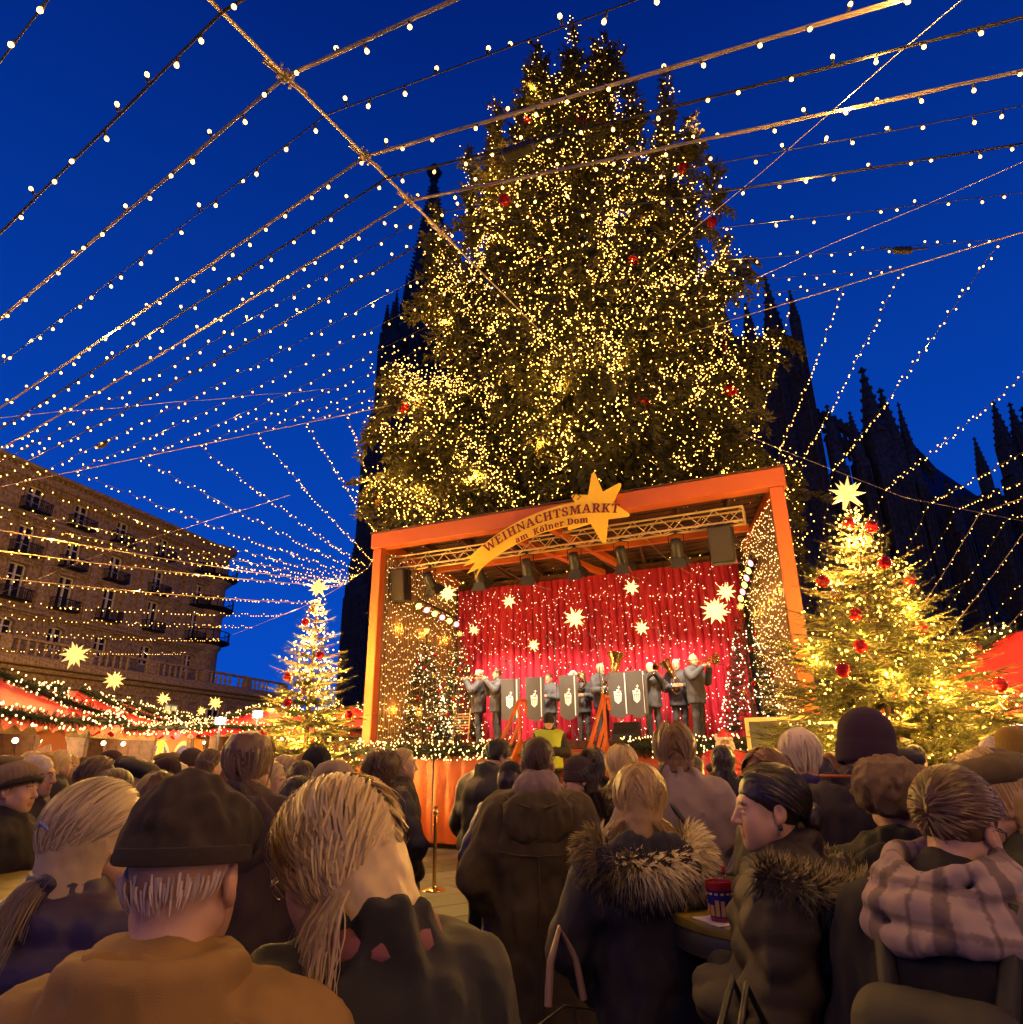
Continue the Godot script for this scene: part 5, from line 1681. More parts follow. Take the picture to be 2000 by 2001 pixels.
	# cut-out wooden stars hung from the stall eaves
	var ws := MB.new()
	var o := PackedVector2Array()
	for k in 10: o.append(Vector2(cos(k * TAU / 10 + 0.3), sin(k * TAU / 10 + 0.3)) * (0.2 if k % 2 == 0 else 0.09))
	ws.prism(o, -0.01, 0.01)
	ws.prism(PackedVector2Array([Vector2(0.02, 0.02), Vector2(0.1, -0.5), Vector2(0.17, -0.36), Vector2(0.24, -0.5), Vector2(0.28, -0.32), Vector2(0.15, 0.1)]), -0.008, 0.008)
	var k := 0
	for p in [Vector3(-6.4, 2.02, -9.9), Vector3(-7.55, 2.12, -17.0)]:
		single("wooden_star", ws, mat("orange_wood", 0.5, 0.16, 0.03, 0.6), "orange wooden comet star hanging from the %s left stall's eave" % ["nearest", "third"][k], "ornament", Transform3D(Basis(Vector3.UP, 0.9), p), "wooden stars on the stalls")
		k += 1

func words(s: String, size: float, at: Vector3, bs: Basis, m: Material, parent: Node, called: String, font := "Droid Sans", bold := 400) -> void:
	var f := SystemFont.new()
	f.font_names = PackedStringArray([font])
	f.font_weight = bold
	var t := TextMesh.new()
	t.font = f
	t.text = s
	t.font_size = 48
	t.pixel_size = size / 48.0
	t.depth = 0.004
	part(called, t, m, parent, Transform3D(bs, at))

# ---------------------------------------------------------------- soft bodies: joined capsules meshed as surface nets
class Blob:
	var a := PackedVector3Array()
	var b := PackedVector3Array()
	var ra := PackedFloat32Array()
	var rb := PackedFloat32Array()
	var kk := PackedFloat32Array()
	var sq := PackedVector3Array()
	var isq := PackedFloat32Array()
	var ell := PackedByteArray()
	var neg := PackedByteArray()
	var mode := 0
	var amp := 0.0
	var freq := 1.0
	var wr := 0.0                     # wrinkles
	var wf := 9.0
	var hem := -100.0
	var top := 100.0
	var noise: FastNoiseLite
	var paint: Callable
	func _init() -> void:
		noise = FastNoiseLite.new()
		noise.frequency = 1.0
		noise.fractal_octaves = 2
	func cap(p: Vector3, q: Vector3, r0: float, r1: float, k := 0.03, s := Vector3.ONE, minus := false) -> void:
		a.append(p * s); b.append(q * s); ra.append(r0); rb.append(r1); kk.append(k); sq.append(s)
		isq.append(1.0 / maxf(s.x, maxf(s.y, s.z))); ell.append(0); neg.append(1 if minus else 0)
	func oval(c: Vector3, r: Vector3, k := 0.02, minus := false) -> void:
		a.append(c); b.append(r); ra.append(minf(r.x, minf(r.y, r.z))); rb.append(0.0); kk.append(k); sq.append(Vector3.ONE)
		isq.append(1.0); ell.append(1); neg.append(1 if minus else 0)
	func one(i: int, p: Vector3) -> float:
		if ell[i]:
			var v := (p - a[i]) / b[i]
			var l := v.length()
			var g := (v / b[i]).length()
			return l * (l - 1.0) / maxf(g, 1e-5) if l > 0.05 else -ra[i]
		var s := sq[i]
		var q := p * s - a[i]
		var e := b[i] - a[i]
		var t := clampf(q.dot(e) / maxf(e.length_squared(), 1e-9), 0.0, 1.0)
		return ((q - e * t).length() - lerpf(ra[i], rb[i], t)) * isq[i]
	func field(p: Vector3, use: PackedInt32Array) -> float:
		var d := 10.0
		for i in use:
			var x := one(i, p)
			var k := kk[i]
			if neg[i]:
				x = -x
				var h := maxf(k - absf(d - x), 0.0) / k
				d = maxf(d, x) + h * h * k * 0.25
			else:
				var h := maxf(k - absf(d - x), 0.0) / k
				d = minf(d, x) - h * h * k * 0.25
		if mode == 1: d -= amp * (absf(sin(p.y * freq + noise.get_noise_2d(p.x * 2.0, p.y * 2.0) * 0.5)) - 0.5)
		elif mode == 2: d -= amp * (absf(sin((p.y + absf(p.x) * 0.9) * freq)) * absf(sin((p.y - absf(p.x) * 0.9) * freq)) - 0.4)
		elif mode == 3: d -= amp * (absf(sin((p.y + p.x * 0.25) * freq)) * 0.5 + 0.5 * absf(sin(atan2(p.x, p.z) * 14.0)) - 0.5)
		if wr > 0.0: d -= wr * noise.get_noise_3d(p.x * wf, p.y * wf * 0.6, p.z * wf)
		if p.y < hem + 0.02: d = maxf(d, hem - p.y)
		if p.y > top - 0.02: d = maxf(d, p.y - top)
		return d
	func build(cell: float) -> MB:
		var lo := Vector3.ONE * 99; var hi := -lo
		var n := a.size()
		for i in n:
			if neg[i]: continue
			var r := maxf(ra[i], rb[i])
			if ell[i]:
				lo = lo.min(a[i] - b[i]); hi = hi.max(a[i] + b[i])
			else:
				var pa := a[i] / sq[i]; var pb := b[i] / sq[i]; var rr := Vector3.ONE * r / sq[i]
				lo = lo.min(pa - rr).min(pb - rr); hi = hi.max(pa + rr).max(pb + rr)
		lo.y = maxf(lo.y, hem)
		var pad := cell * 2.0 + amp + wr
		lo -= Vector3.ONE * pad; hi += Vector3.ONE * pad
		var BS := 4
		var nb := Vector3i(((hi - lo) / (cell * BS)).ceil())
		var gx := nb.x * BS + 1; var gy := nb.y * BS + 1; var gz := nb.z * BS + 1
		var val := PackedFloat32Array(); val.resize(gx * gy * gz); val.fill(99.0)
		var vid := PackedInt32Array(); vid.resize(gx * gy * gz); vid.fill(-1)
		var half := cell * BS * 0.8661
		var blocks := []
		var all := PackedInt32Array(range(n))
		for bz in nb.z:
			for by in nb.y:
				for bx in nb.x:
					var c := lo + (Vector3(bx, by, bz) + Vector3.ONE * 0.5) * cell * BS
					var ds := PackedFloat32Array(); ds.resize(n)
					var m := 9.0
					for i in n:
						ds[i] = one(i, c)
						if not neg[i]: m = minf(m, ds[i])
					if absf(m) > half * 1.25 + amp + wr + 0.045 and not (c.y - hem < half * 1.3 and m < half) and m > 0.0: continue
					var use := PackedInt32Array()
					for i in n:
						if ds[i] < m + half * 2.6 + kk[i] + 0.02: use.append(i)
					var fd := field(c, use)
					if absf(fd) > half * 1.6 + amp + wr + 0.02: continue
					blocks.append([bx * BS, by * BS, bz * BS])
					for k in BS + 1:
						for j in BS + 1:
							var row := ((bz * BS + k) * gy + by * BS + j) * gx + bx * BS
							var py := lo.y + (by * BS + j) * cell; var pz := lo.z + (bz * BS + k) * cell
							for i in BS + 1:
								if val[row + i] > 98.0: val[row + i] = field(Vector3(lo.x + (bx * BS + i) * cell, py, pz), use)
		var o := MB.new()
		var sy := gx; var sz := gx * gy
		var off := [0, 1, sy, sy + 1, sz, sz + 1, sz + sy, sz + sy + 1]
		var edges := [[0, 1], [2, 3], [4, 5], [6, 7], [0, 2], [1, 3], [4, 6], [5, 7], [0, 4], [1, 5], [2, 6], [3, 7]]
		var cv := [Vector3(0, 0, 0), Vector3(1, 0, 0), Vector3(0, 1, 0), Vector3(1, 1, 0), Vector3(0, 0, 1), Vector3(1, 0, 1), Vector3(0, 1, 1), Vector3(1, 1, 1)]
		for bl in blocks:
			for k in BS:
				for j in BS:
					for i in BS:
						var x: int = bl[0] + i; var y: int = bl[1] + j; var z: int = bl[2] + k
						var id := x + y * sy + z * sz
						var mask := 0
						for q in 8:
							if val[id + off[q]] < 0.0: mask |= 1 << q
						if mask == 0 or mask == 255: continue
						var s := Vector3.ZERO
						var cnt := 0
						for e in edges:
							var ea: int = e[0]; var eb: int = e[1]
							if ((mask >> ea) & 1) != ((mask >> eb) & 1):
								var va := val[id + off[ea]]; var vb := val[id + off[eb]]
								s += cv[ea].lerp(cv[eb], va / (va - vb))
								cnt += 1
						vid[id] = o.v.size()
						var p := lo + (Vector3(x, y, z) + s / cnt) * cell
						o.v.append(p); o.n.append(Vector3.ZERO); o.u.append(Vector2(p.x, -p.y)); o.c.append(Color.WHITE)
		for bl in blocks:
			for k in BS:
				for j in BS:
					for i in BS:
						var id: int = bl[0] + i + (bl[1] + j) * sy + (bl[2] + k) * sz
						if vid[id] < 0: continue
						var s0 := val[id] < 0.0
						for ax in 3:
							var d1: int = [1, sy, sz][ax]; var d2: int = [sy, sz, 1][ax]; var d3: int = [sz, 1, sy][ax]
							if (val[id + d1] < 0.0) == s0: continue
							if id - d2 - d3 < 0: continue
							var p0 := vid[id]; var p1 := vid[id - d2]; var p2 := vid[id - d2 - d3]; var p3 := vid[id - d3]
							if p1 < 0 or p2 < 0 or p3 < 0: continue
							if s0: o.i.append_array([p0, p2, p1, p0, p3, p2])
							else: o.i.append_array([p0, p1, p2, p0, p2, p3])
		for t in range(0, o.i.size(), 3):
			var p := o.i[t]; var q := o.i[t + 1]; var r := o.i[t + 2]
			var nn := (o.v[r] - o.v[p]).cross(o.v[q] - o.v[p])
			o.n[p] += nn; o.n[q] += nn; o.n[r] += nn
		for t in o.v.size():
			o.n[t] = o.n[t].normalized()
			if paint.is_valid(): o.c[t] = paint.call(o.v[t], o.n[t])
		return o

# ---------------------------------------------------------------- people
var shapes := {}
var queue := []

func later(b: Blob, cell: float) -> ArrayMesh:           # meshed at the end, on all processor cores
	var m := ArrayMesh.new()
	queue.append([b, cell, m, null])
	return m

func mesh_bodies() -> void:
	var id := WorkerThreadPool.add_group_task(func(k: int) -> void: queue[k][3] = queue[k][0].build(queue[k][1]), queue.size(), 4, true)
	WorkerThreadPool.wait_for_group_task_completion(id)
	for q in queue: q[2].add_surface_from_arrays(Mesh.PRIMITIVE_TRIANGLES, q[3].arrays())
	queue.clear()

const HC := Vector3(0, 0.035, 0.012)       # middle of the skull in head space, face towards -z
const HR := Vector3(0.080, 0.092, 0.100)

func cloth(key: String, r: float, g: float, b: float, rough := 0.8, bump := 0.25) -> StandardMaterial3D:
	var had := mats.has(key)
	var m := mat(key, r * 0.7, g * 0.68, b * 0.66, rough, 0, "cloth", bump, 7.0)
	if not had:
		m.rim_enabled = true; m.rim = 0.05; m.rim_tint = 1.0
	return m

func head_mesh(kind: String) -> ArrayMesh:
	if shapes.has("head" + kind): return shapes["head" + kind]
	var man := kind != "woman"
	var b := Blob.new()
	b.oval(HC, Vector3(0.076, 0.088, 0.096))
	b.oval(Vector3(0, -0.03, -0.03), Vector3(0.060 if man else 0.057, 0.082, 0.064), 0.03)
	for s in [-1.0, 1.0]: b.cap(Vector3(s * 0.05, -0.05, -0.002), Vector3(s * 0.02, -0.097, -0.058), 0.022, 0.018 if man else 0.014, 0.03)
	b.cap(Vector3(-0.01, -0.1, -0.066), Vector3(0.01, -0.1, -0.066), 0.021 if man else 0.018, 0.021 if man else 0.018, 0.03)
	b.cap(Vector3(-0.032, 0.024, -0.078), Vector3(0.032, 0.024, -0.078), 0.016, 0.016, 0.02)
	for s in [-1.0, 1.0]:
		b.oval(Vector3(s * 0.037, -0.028, -0.062), Vector3(0.024, 0.026, 0.02), 0.03)
		b.oval(Vector3(s * 0.034, -0.062, -0.05), Vector3(0.026, 0.034, 0.03), 0.03)
		b.oval(Vector3(s * 0.031, 0.003, -0.106), Vector3(0.017, 0.011, 0.018), 0.012, true)
	b.cap(Vector3(0, 0.012, -0.09), Vector3(0, -0.031, -0.112), 0.0095, 0.0125 if man else 0.011, 0.014)
	for s in [-1.0, 1.0]: b.oval(Vector3(s * 0.011, -0.035, -0.103), Vector3(0.0085, 0.0075, 0.01), 0.008)
	for s in [-1.0, 1.0]:
		b.cap(Vector3(s * 0.019, 0.009, -0.0925), Vector3(s * 0.042, 0.008, -0.085), 0.0058, 0.005, 0.006)
		b.cap(Vector3(s * 0.02, -0.004, -0.0915), Vector3(s * 0.041, -0.005, -0.084), 0.005, 0.0045, 0.006)
	b.cap(Vector3(-0.018, -0.0625, -0.0865), Vector3(0.018, -0.0625, -0.0865), 0.006, 0.006, 0.01)
	b.cap(Vector3(-0.014, -0.0735, -0.0855), Vector3(0.014, -0.0735, -0.0855), 0.0072, 0.0072, 0.009)
	for s in [-1.0, 1.0]:
		b.oval(Vector3(s * 0.081, -0.004, 0.014), Vector3(0.011, 0.031, 0.02), 0.008)
		b.oval(Vector3(s * 0.091, 0.0, 0.008), Vector3(0.008, 0.018, 0.01), 0.006, true)
		b.oval(Vector3(s * 0.08, -0.03, 0.006), Vector3(0.008, 0.011, 0.009), 0.006)
	b.cap(Vector3(0, -0.06, 0.022), Vector3(0, -0.22, 0.045), 0.056 if man else 0.048, 0.064 if man else 0.055, 0.03)
	b.paint = func(p: Vector3, n: Vector3) -> Color:
		var c := Color(1, 1, 1)
		if p.z < -0.08 and absf(p.x) < 0.026 and p.y < -0.056 and p.y > -0.082: return Color(0.95, 0.66, 0.6)
		if p.z < -0.06 and absf(p.x) > 0.013 and absf(p.x) < 0.05 and absf(p.y - 0.024 + absf(absf(p.x) - 0.03) * 0.25) < 0.005: return Color(0.35, 0.28, 0.22)
		var red := exp(-((p - Vector3(0, -0.03, -0.115)).length_squared()) / 0.0006) + exp(-(Vector2(absf(p.x) - 0.042, p.y + 0.025).length_squared()) / 0.0006) * (1.0 if p.z < -0.04 else 0.0) + (0.9 if absf(p.x) > 0.083 else 0.0)
		return Color(1, 1.0 - 0.07 * red, 1.0 - 0.09 * red)
	shapes["head" + kind] = later(b, 0.0042)
	return shapes["head" + kind]

func eyes_mesh() -> ArrayMesh:
	if shapes.has("eyes"): return shapes.eyes
	var b := MB.new()
	for s in [-1.0, 1.0]:
		var c := Vector3(s * 0.031, 0.0025, -0.080)
		b.col = Color(0.8, 0.76, 0.72)
		b.ball(c, Vector3.ONE * 0.0125, 6, 10)
		b.col = Color(0.05, 0.03, 0.02)
		b.ball(c + Vector3(0, 0, -0.0085), Vector3(0.0058, 0.0058, 0.0052), 5, 9)
	shapes.eyes = b.mesh()
	return shapes.eyes

func p_high(d: Vector3) -> float: return HC.y + d.y * HR.y

func hairline(d: Vector3) -> float:
	var f := (1.0 - d.z) * 0.5
	return lerpf(-0.62, -0.12, smoothstep(0.0, 0.5, f)) if f < 0.5 else lerpf(-0.12, 0.6, smoothstep(0.5, 0.95, f))

# ribbons of hair from the scalp; down and lean are given in head space
func hair(n: int, length: float, seed_: int, o := {}) -> MB:
	var g := RandomNumberGenerator.new()
	g.seed = seed_
	var b := MB.new()
	var down: Vector3 = o.get("down", Vector3.DOWN)
	var wave: float = o.get("wave", 0.0)
	var width: float = o.get("width", 0.007)
	var bald: float = o.get("bald", -9.0)
	var comb: Vector3 = o.get("comb", Vector3(0.5, -0.6, 0.5))
	var lift: float = o.get("lift", 0.0)
	var flare: float = o.get("flare", 0.0)
	var lo: float = o.get("low", -9.0)
	var high: float = o.get("high", 9.0)
	var base: float = o.get("base", 1.02)
	var segs := clampi(int(length / 0.026), 3, 13)
	for k in n:
		var d := Vector3(g.randfn(), g.randfn(), g.randfn()).normalized()
		if d.y < hairline(d) + (0.0 if length > 0.1 else 0.02) + g.randf() * 0.08 or d.y < lo or p_high(d) > high: continue
		if bald > -2.0 and d.y > bald - 0.25 * d.z + g.randfn() * 0.05: continue
		var lay := g.randf()
		var p := HC + d * HR * (base + lift * lay)
		var l := length * g.randf_range(0.72, 1.08)
		var step := l / segs
		var t := Vector3(comb.x * signf(d.x + 0.05), comb.y, comb.z).normalized()
		var ph := g.randf() * TAU
		var pts := []
		for s in segs + 1:
			var wv := Vector3(sin(ph + s * 0.9), 0, cos(ph * 1.7 + s * 0.8)) * wave * minf(1.0, s * 0.25)
			pts.append(p + wv)
			var q := (p - HC) / HR
			if q.length() < base + 0.42 + lift and p.y > -0.055:
				var nn := (q / HR).normalized()
				var tt := t - nn * t.dot(nn)
				tt = tt.normalized() if tt.length() > 0.1 else nn.cross(Vector3.RIGHT)
				p += tt * step
				p = HC + ((p - HC) / HR).normalized() * HR * (base + (0.04 + lift) * lay + 0.04 * s / segs)
				t = t.lerp(down, 0.10).normalized()
			else:
				t = t.lerp(down, 0.5).normalized()
				p += t * step
				var fall := clampf((-p.y - 0.07) / 0.24, 0.0, 1.0)
				var ax := Vector3(0, p.y, 0.045)
				var rad := Vector3(p.x, 0, p.z - 0.045)
				var need := lerpf(0.102, 0.14 + flare, fall) + 0.035 * lay
				if rad.length() < need and rad.length() > 0.001 and down.y < -0.8: p = ax + rad.normalized() * lerpf(rad.length(), need, 0.6)
		var f := g.randf_range(0.55, 1.3)
		b.col = Color(f, f * g.randf_range(0.95, 1.03), f * g.randf_range(0.88, 1.05))
		var k0 := b.v.size()
		for s in segs + 1:
			var tt: Vector3 = (pts[mini(s + 1, segs)] - pts[maxi(s - 1, 0)]).normalized()
			var out: Vector3 = (pts[s] - Vector3(0, minf(pts[s].y, 0.03), 0.015)).normalized()
			var w := tt.cross(out).normalized() * width * (1.0 - 0.75 * pow(s / float(segs), 2.0)) * 0.5
			var nn := (out + w.normalized() * 0.5 * sin(ph)).normalized()
			b.vert(pts[s] - w, nn); b.vert(pts[s] + w, nn)
		for s in segs:
			var q := k0 + s * 2
			b.i.append_array([q, q + 2, q + 1, q + 1, q + 2, q + 3])
	return b

func hair_cap(key: String, thick: float, wr: float, lowback := -0.075, bald := false) -> ArrayMesh:
	if shapes.has(key): return shapes[key]
	var b := Blob.new()
	b.oval(HC + Vector3(0, 0.006, 0.006), HR + Vector3.ONE * thick)
	if lowback < -0.09: b.cap(Vector3(0, 0.0, 0.04), Vector3(0, lowback, 0.05), 0.08 + thick, 0.074 + thick, 0.04)
	b.oval(Vector3(0, -0.075, -0.075), Vector3(0.13, 0.115, 0.105), 0.02, true)
	if lowback >= -0.09:
		b.oval(Vector3(0, -0.17, 0.03), Vector3(0.14, 0.105, 0.14), 0.02, true)
	else:
		b.hem = lowback
	if bald: b.oval(Vector3(0, 0.13, 0.0), Vector3(0.07, 0.05, 0.085), 0.02, true)
	b.wr = wr
	b.wf = 34.0
	shapes[key] = later(b, 0.0075)
	return shapes[key]

func lathe_hat(key: String, prof: Array, ribs: int, depth: float, sz := 1.16) -> ArrayMesh:
	if shapes.has(key): return shapes[key]
	var b := MB.new()
	var n := 72
	for k in prof.size():
		for j in n + 1:
			var a := TAU * j / n
			var r: float = prof[k].x + depth * (absf(sin(a * ribs * 0.5)) - 0.6) * clampf(prof[k].x / 0.05, 0, 1)
			var t: Vector2 = prof[mini(k + 1, prof.size() - 1)] - prof[maxi(k - 1, 0)]
			var sl := cos(a * ribs) * 0.35 * (1.0 if ribs else 0.0)
			b.vert(Vector3(cos(a) * r, prof[k].y, -sin(a) * r * sz), Vector3(cos(a + sl) * t.y, -t.x, -sin(a + sl) * t.y).normalized(), Vector2(j / 8.0, prof[k].y * 10))
	for k in prof.size() - 1:
		for j in n:
			var a := k * (n + 1) + j
			var e := a + n + 1
			b.i.append_array([a, e + 1, a + 1, a, e, e + 1])
	shapes[key] = b.mesh()
	return shapes[key]

func fur(path: Array, r: float, n: int, length: float, seed_: int, lit := 1.0, droop := 0.3) -> MB:
	var g := RandomNumberGenerator.new()
	g.seed = seed_
	var b := MB.new()
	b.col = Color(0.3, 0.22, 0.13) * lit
	b.tube(path, r * 0.75, 8)
	for k in n:
		var q := g.randf() * (path.size() - 1)
		var s := int(q)
		var p: Vector3 = path[s].lerp(path[s + 1], q - s)
		var t: Vector3 = (path[s + 1] - path[s]).normalized()
		var o := Vector3(g.randfn(), g.randfn(), g.randfn())
		o = (o - t * o.dot(t)).normalized()
		var d := (o + t * g.randf_range(-0.5, 0.5) + Vector3(0, -droop, 0)).normalized()
		var l := length * g.randf_range(0.6, 1.15)
		var a := p + o * r * 0.7
		var w := d.cross(Vector3(g.randfn(), g.randfn(), g.randfn())).normalized() * length * 0.034
		var bend := Vector3(0, -droop * 0.35, 0) * l
		var f := g.randf_range(0.45, 1.25) * lit
		var nn := w.cross(d)
		if nn.dot(o) > 0: w = -w
		nn = (o * 0.8 + d * 0.3).normalized()
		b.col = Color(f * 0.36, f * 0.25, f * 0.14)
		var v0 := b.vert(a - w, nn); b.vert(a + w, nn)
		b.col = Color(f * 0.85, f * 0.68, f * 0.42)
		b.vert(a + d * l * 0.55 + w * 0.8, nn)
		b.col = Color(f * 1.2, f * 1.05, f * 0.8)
		b.vert(a + d * l + bend, nn)
		b.i.append_array([v0, v0 + 1, v0 + 2, v0, v0 + 2, v0 + 3])
	return b

# the coat of a person 1.755 m tall, feet at the origin, facing -z
func coat_blob(c: Dictionary) -> Blob:
	var b := Blob.new()
	var bk: float = c.get("bulk", 0.015)
	var hem: float = c.get("hem", 0.72)
	var fl: float = c.get("flare", 0.02)
	var w: float = c.get("wide", 1.0)
	var lean: float = c.get("lean", 0.0)          # how far the shoulders come forward
	var S := Vector3(1, 1, 1.2)
	var L := Vector3(0, 0, -lean)
	b.cap(Vector3(0, 0.98, 0), Vector3(0, 1.30, 0.01) + L * 0.7, 0.165 * w + bk, 0.172 * w + bk, 0.08, S)
	b.cap(Vector3(-0.075 * w, 1.27, 0.012) + L * 0.8, Vector3(0.075 * w, 1.27, 0.012) + L * 0.8, 0.13 * w + bk, 0.13 * w + bk, 0.08, S)
	b.cap(Vector3(-0.15 * w, 1.405, 0.02) + L, Vector3(0.15 * w, 1.405, 0.02) + L, 0.072 + bk * 0.7, 0.072 + bk * 0.7, 0.07)
	b.cap(Vector3(0, 1.40, 0.02) + L, Vector3(0, 1.485, 0.03) + L, 0.095 + bk * 0.5, 0.075 + bk * 0.4, 0.07)
	b.cap(Vector3(0, 0.95, 0), Vector3(0, minf(hem, 0.9), 0), 0.172 * w + bk, 0.172 * w + bk + fl, 0.08, S)
	var ar: Array = c.get("arms", [Vector3(0.285, 1.12, 0.02), Vector3(0.27, 0.86, -0.09)])
	for s in [-1.0, 1.0]:
		var e: Vector3 = ar[0] * Vector3(s, 1, 1); var h: Vector3 = ar[1] * Vector3(s, 1, 1)
		if ar.size() > 2 and s > 0: e = ar[2]; h = ar[3]
		b.cap(Vector3(s * 0.185 * w, 1.395, 0.02) + L, e, 0.07 + bk * 0.7, 0.058 + bk * 0.8, 0.05)
		b.cap(e, h, 0.058 + bk * 0.8, 0.046 + bk * 0.7, 0.03)
	if c.get("collar", 0.0) > 0.0:
		var r: float = c.collar
		for k in 9:
			var a := k * TAU / 9
			b.cap(Vector3(cos(a) * r, 1.48, 0.025 + sin(a) * r) + L, Vector3(cos(a) * (r - 0.005), 1.53 + 0.02 * sin(a), 0.03 + sin(a) * (r - 0.005)) + L, 0.026, 0.02, 0.03)
	b.hem = hem
	b.mode = c.get("mode", 0)
	b.amp = c.get("amp", 0.012)
	b.freq = c.get("freq", 30.0)
	b.wr = c.get("wr", 0.012)
	b.wf = c.get("wf", 8.0)
	if c.has("paint"): b.paint = c.paint
	return b

# a hood lying on the back, open at the top
func hood_mesh(r: float) -> ArrayMesh:
	var b := Blob.new()
	b.oval(Vector3(0, 1.395, 0.165), Vector3(0.15 * r, 0.115 * r, 0.06), 0.03)
	for k in 12:
		var a := deg_to_rad(-150 + k * 25); var e := deg_to_rad(-125 + k * 25)
		var P := func(t: float) -> Vector3: return Vector3(sin(t) * 0.155 * r, 1.455 - 0.03 * cos(t), 0.055 + cos(t) * 0.145)
		b.cap(P.call(a), P.call(e), 0.024, 0.024, 0.02)
	b.oval(Vector3(0, 1.53, 0.075), Vector3(0.115, 0.09, 0.115), 0.015, true)
	b.wr = 0.012; b.wf = 15.0
	return later(b, 0.008)

func legs_mesh(pose := "stand") -> ArrayMesh:
	if shapes.has("legs" + pose): return shapes["legs" + pose]
	var b := Blob.new()
	for s in [-1.0, 1.0]:
		var st: float = 0.16 if pose == "walk" and s < 0 else -0.05 if pose == "walk" else 0.0
		var lf: float = 0.16 if pose == "walk" and s < 0 else 0.0
		b.cap(Vector3(s * 0.085, 0.92, 0), Vector3(s * 0.095, 0.5, -0.015 - st * 0.1), 0.098, 0.068, 0.03)
		b.cap(Vector3(s * 0.095, 0.5, -0.015 - st * 0.1), Vector3(s * 0.1, 0.09 + lf, 0.03 + st * 1.7), 0.068, 0.058, 0.03)
	b.cap(Vector3(-0.07, 0.95, 0), Vector3(0.07, 0.95, 0), 0.12, 0.12, 0.05, Vector3(1, 1, 1.15))
	b.wr = 0.014
	b.wf = 13.0
	shapes["legs" + pose] = later(b, 0.018)
	return shapes["legs" + pose]

func shoe_mesh() -> ArrayMesh:
	if shapes.has("shoe"): return shapes.shoe
	var b := Blob.new()
	b.cap(Vector3(0, 0.055, 0.05), Vector3(0, 0.04, -0.13), 0.045, 0.036, 0.03, Vector3(1, 1.1, 1))
	b.cap(Vector3(0, 0.06, 0.04), Vector3(0, 0.13, 0.045), 0.046, 0.05, 0.03)
	b.cap(Vector3(0, 0.012, 0.06), Vector3(0, 0.012, -0.14), 0.05, 0.046, 0.008, Vector3(1, 2.6, 1))
	b.hem = 0.0
	shapes.shoe = later(b, 0.012)
	return shapes.shoe

func hand_mesh(curl: float, key: String) -> ArrayMesh:      # a right hand hanging down from the wrist at the origin, palm towards -x, thumb to the front
	if shapes.has(key): return shapes[key]
	var b := Blob.new()
	b.cap(Vector3(0, 0.02, 0), Vector3(0, -0.03, 0), 0.026, 0.028, 0.012, Vector3(1.25, 1, 1))
	for k in 4:
		var z := -0.03 + k * 0.02
		b.cap(Vector3(0, -0.025, z * 0.7), Vector3(0, -0.085, z), 0.0155, 0.0115, 0.012)
		var p := Vector3(0, -0.088, z)
		var a := 0.25 + curl * 0.5
		var l: float = [0.040, 0.045, 0.042, 0.033][k]
		for j in 3:
			var q: Vector3 = p + Vector3(-sin(a), -cos(a), 0) * l * [1.0, 0.68, 0.55][j]
			b.cap(p, q, 0.0095 - j * 0.0008, 0.0088 - j * 0.001, 0.004)
			p = q
			a += curl * [0.9, 0.8, 0.5][j] + 0.1
	b.cap(Vector3(-0.006, -0.02, -0.02), Vector3(-0.02, -0.055, -0.048), 0.015, 0.0125, 0.012)
	b.cap(Vector3(-0.02, -0.055, -0.048), Vector3(-0.032, -0.082, -0.05 + 0.01 * curl), 0.0115, 0.0095, 0.005)
	b.cap(Vector3(-0.032, -0.082, -0.05 + 0.01 * curl), Vector3(-0.042 - 0.01 * curl, -0.102, -0.045 + 0.016 * curl), 0.0095, 0.008, 0.004)
	shapes[key] = later(b, 0.0038)
	return shapes[key]

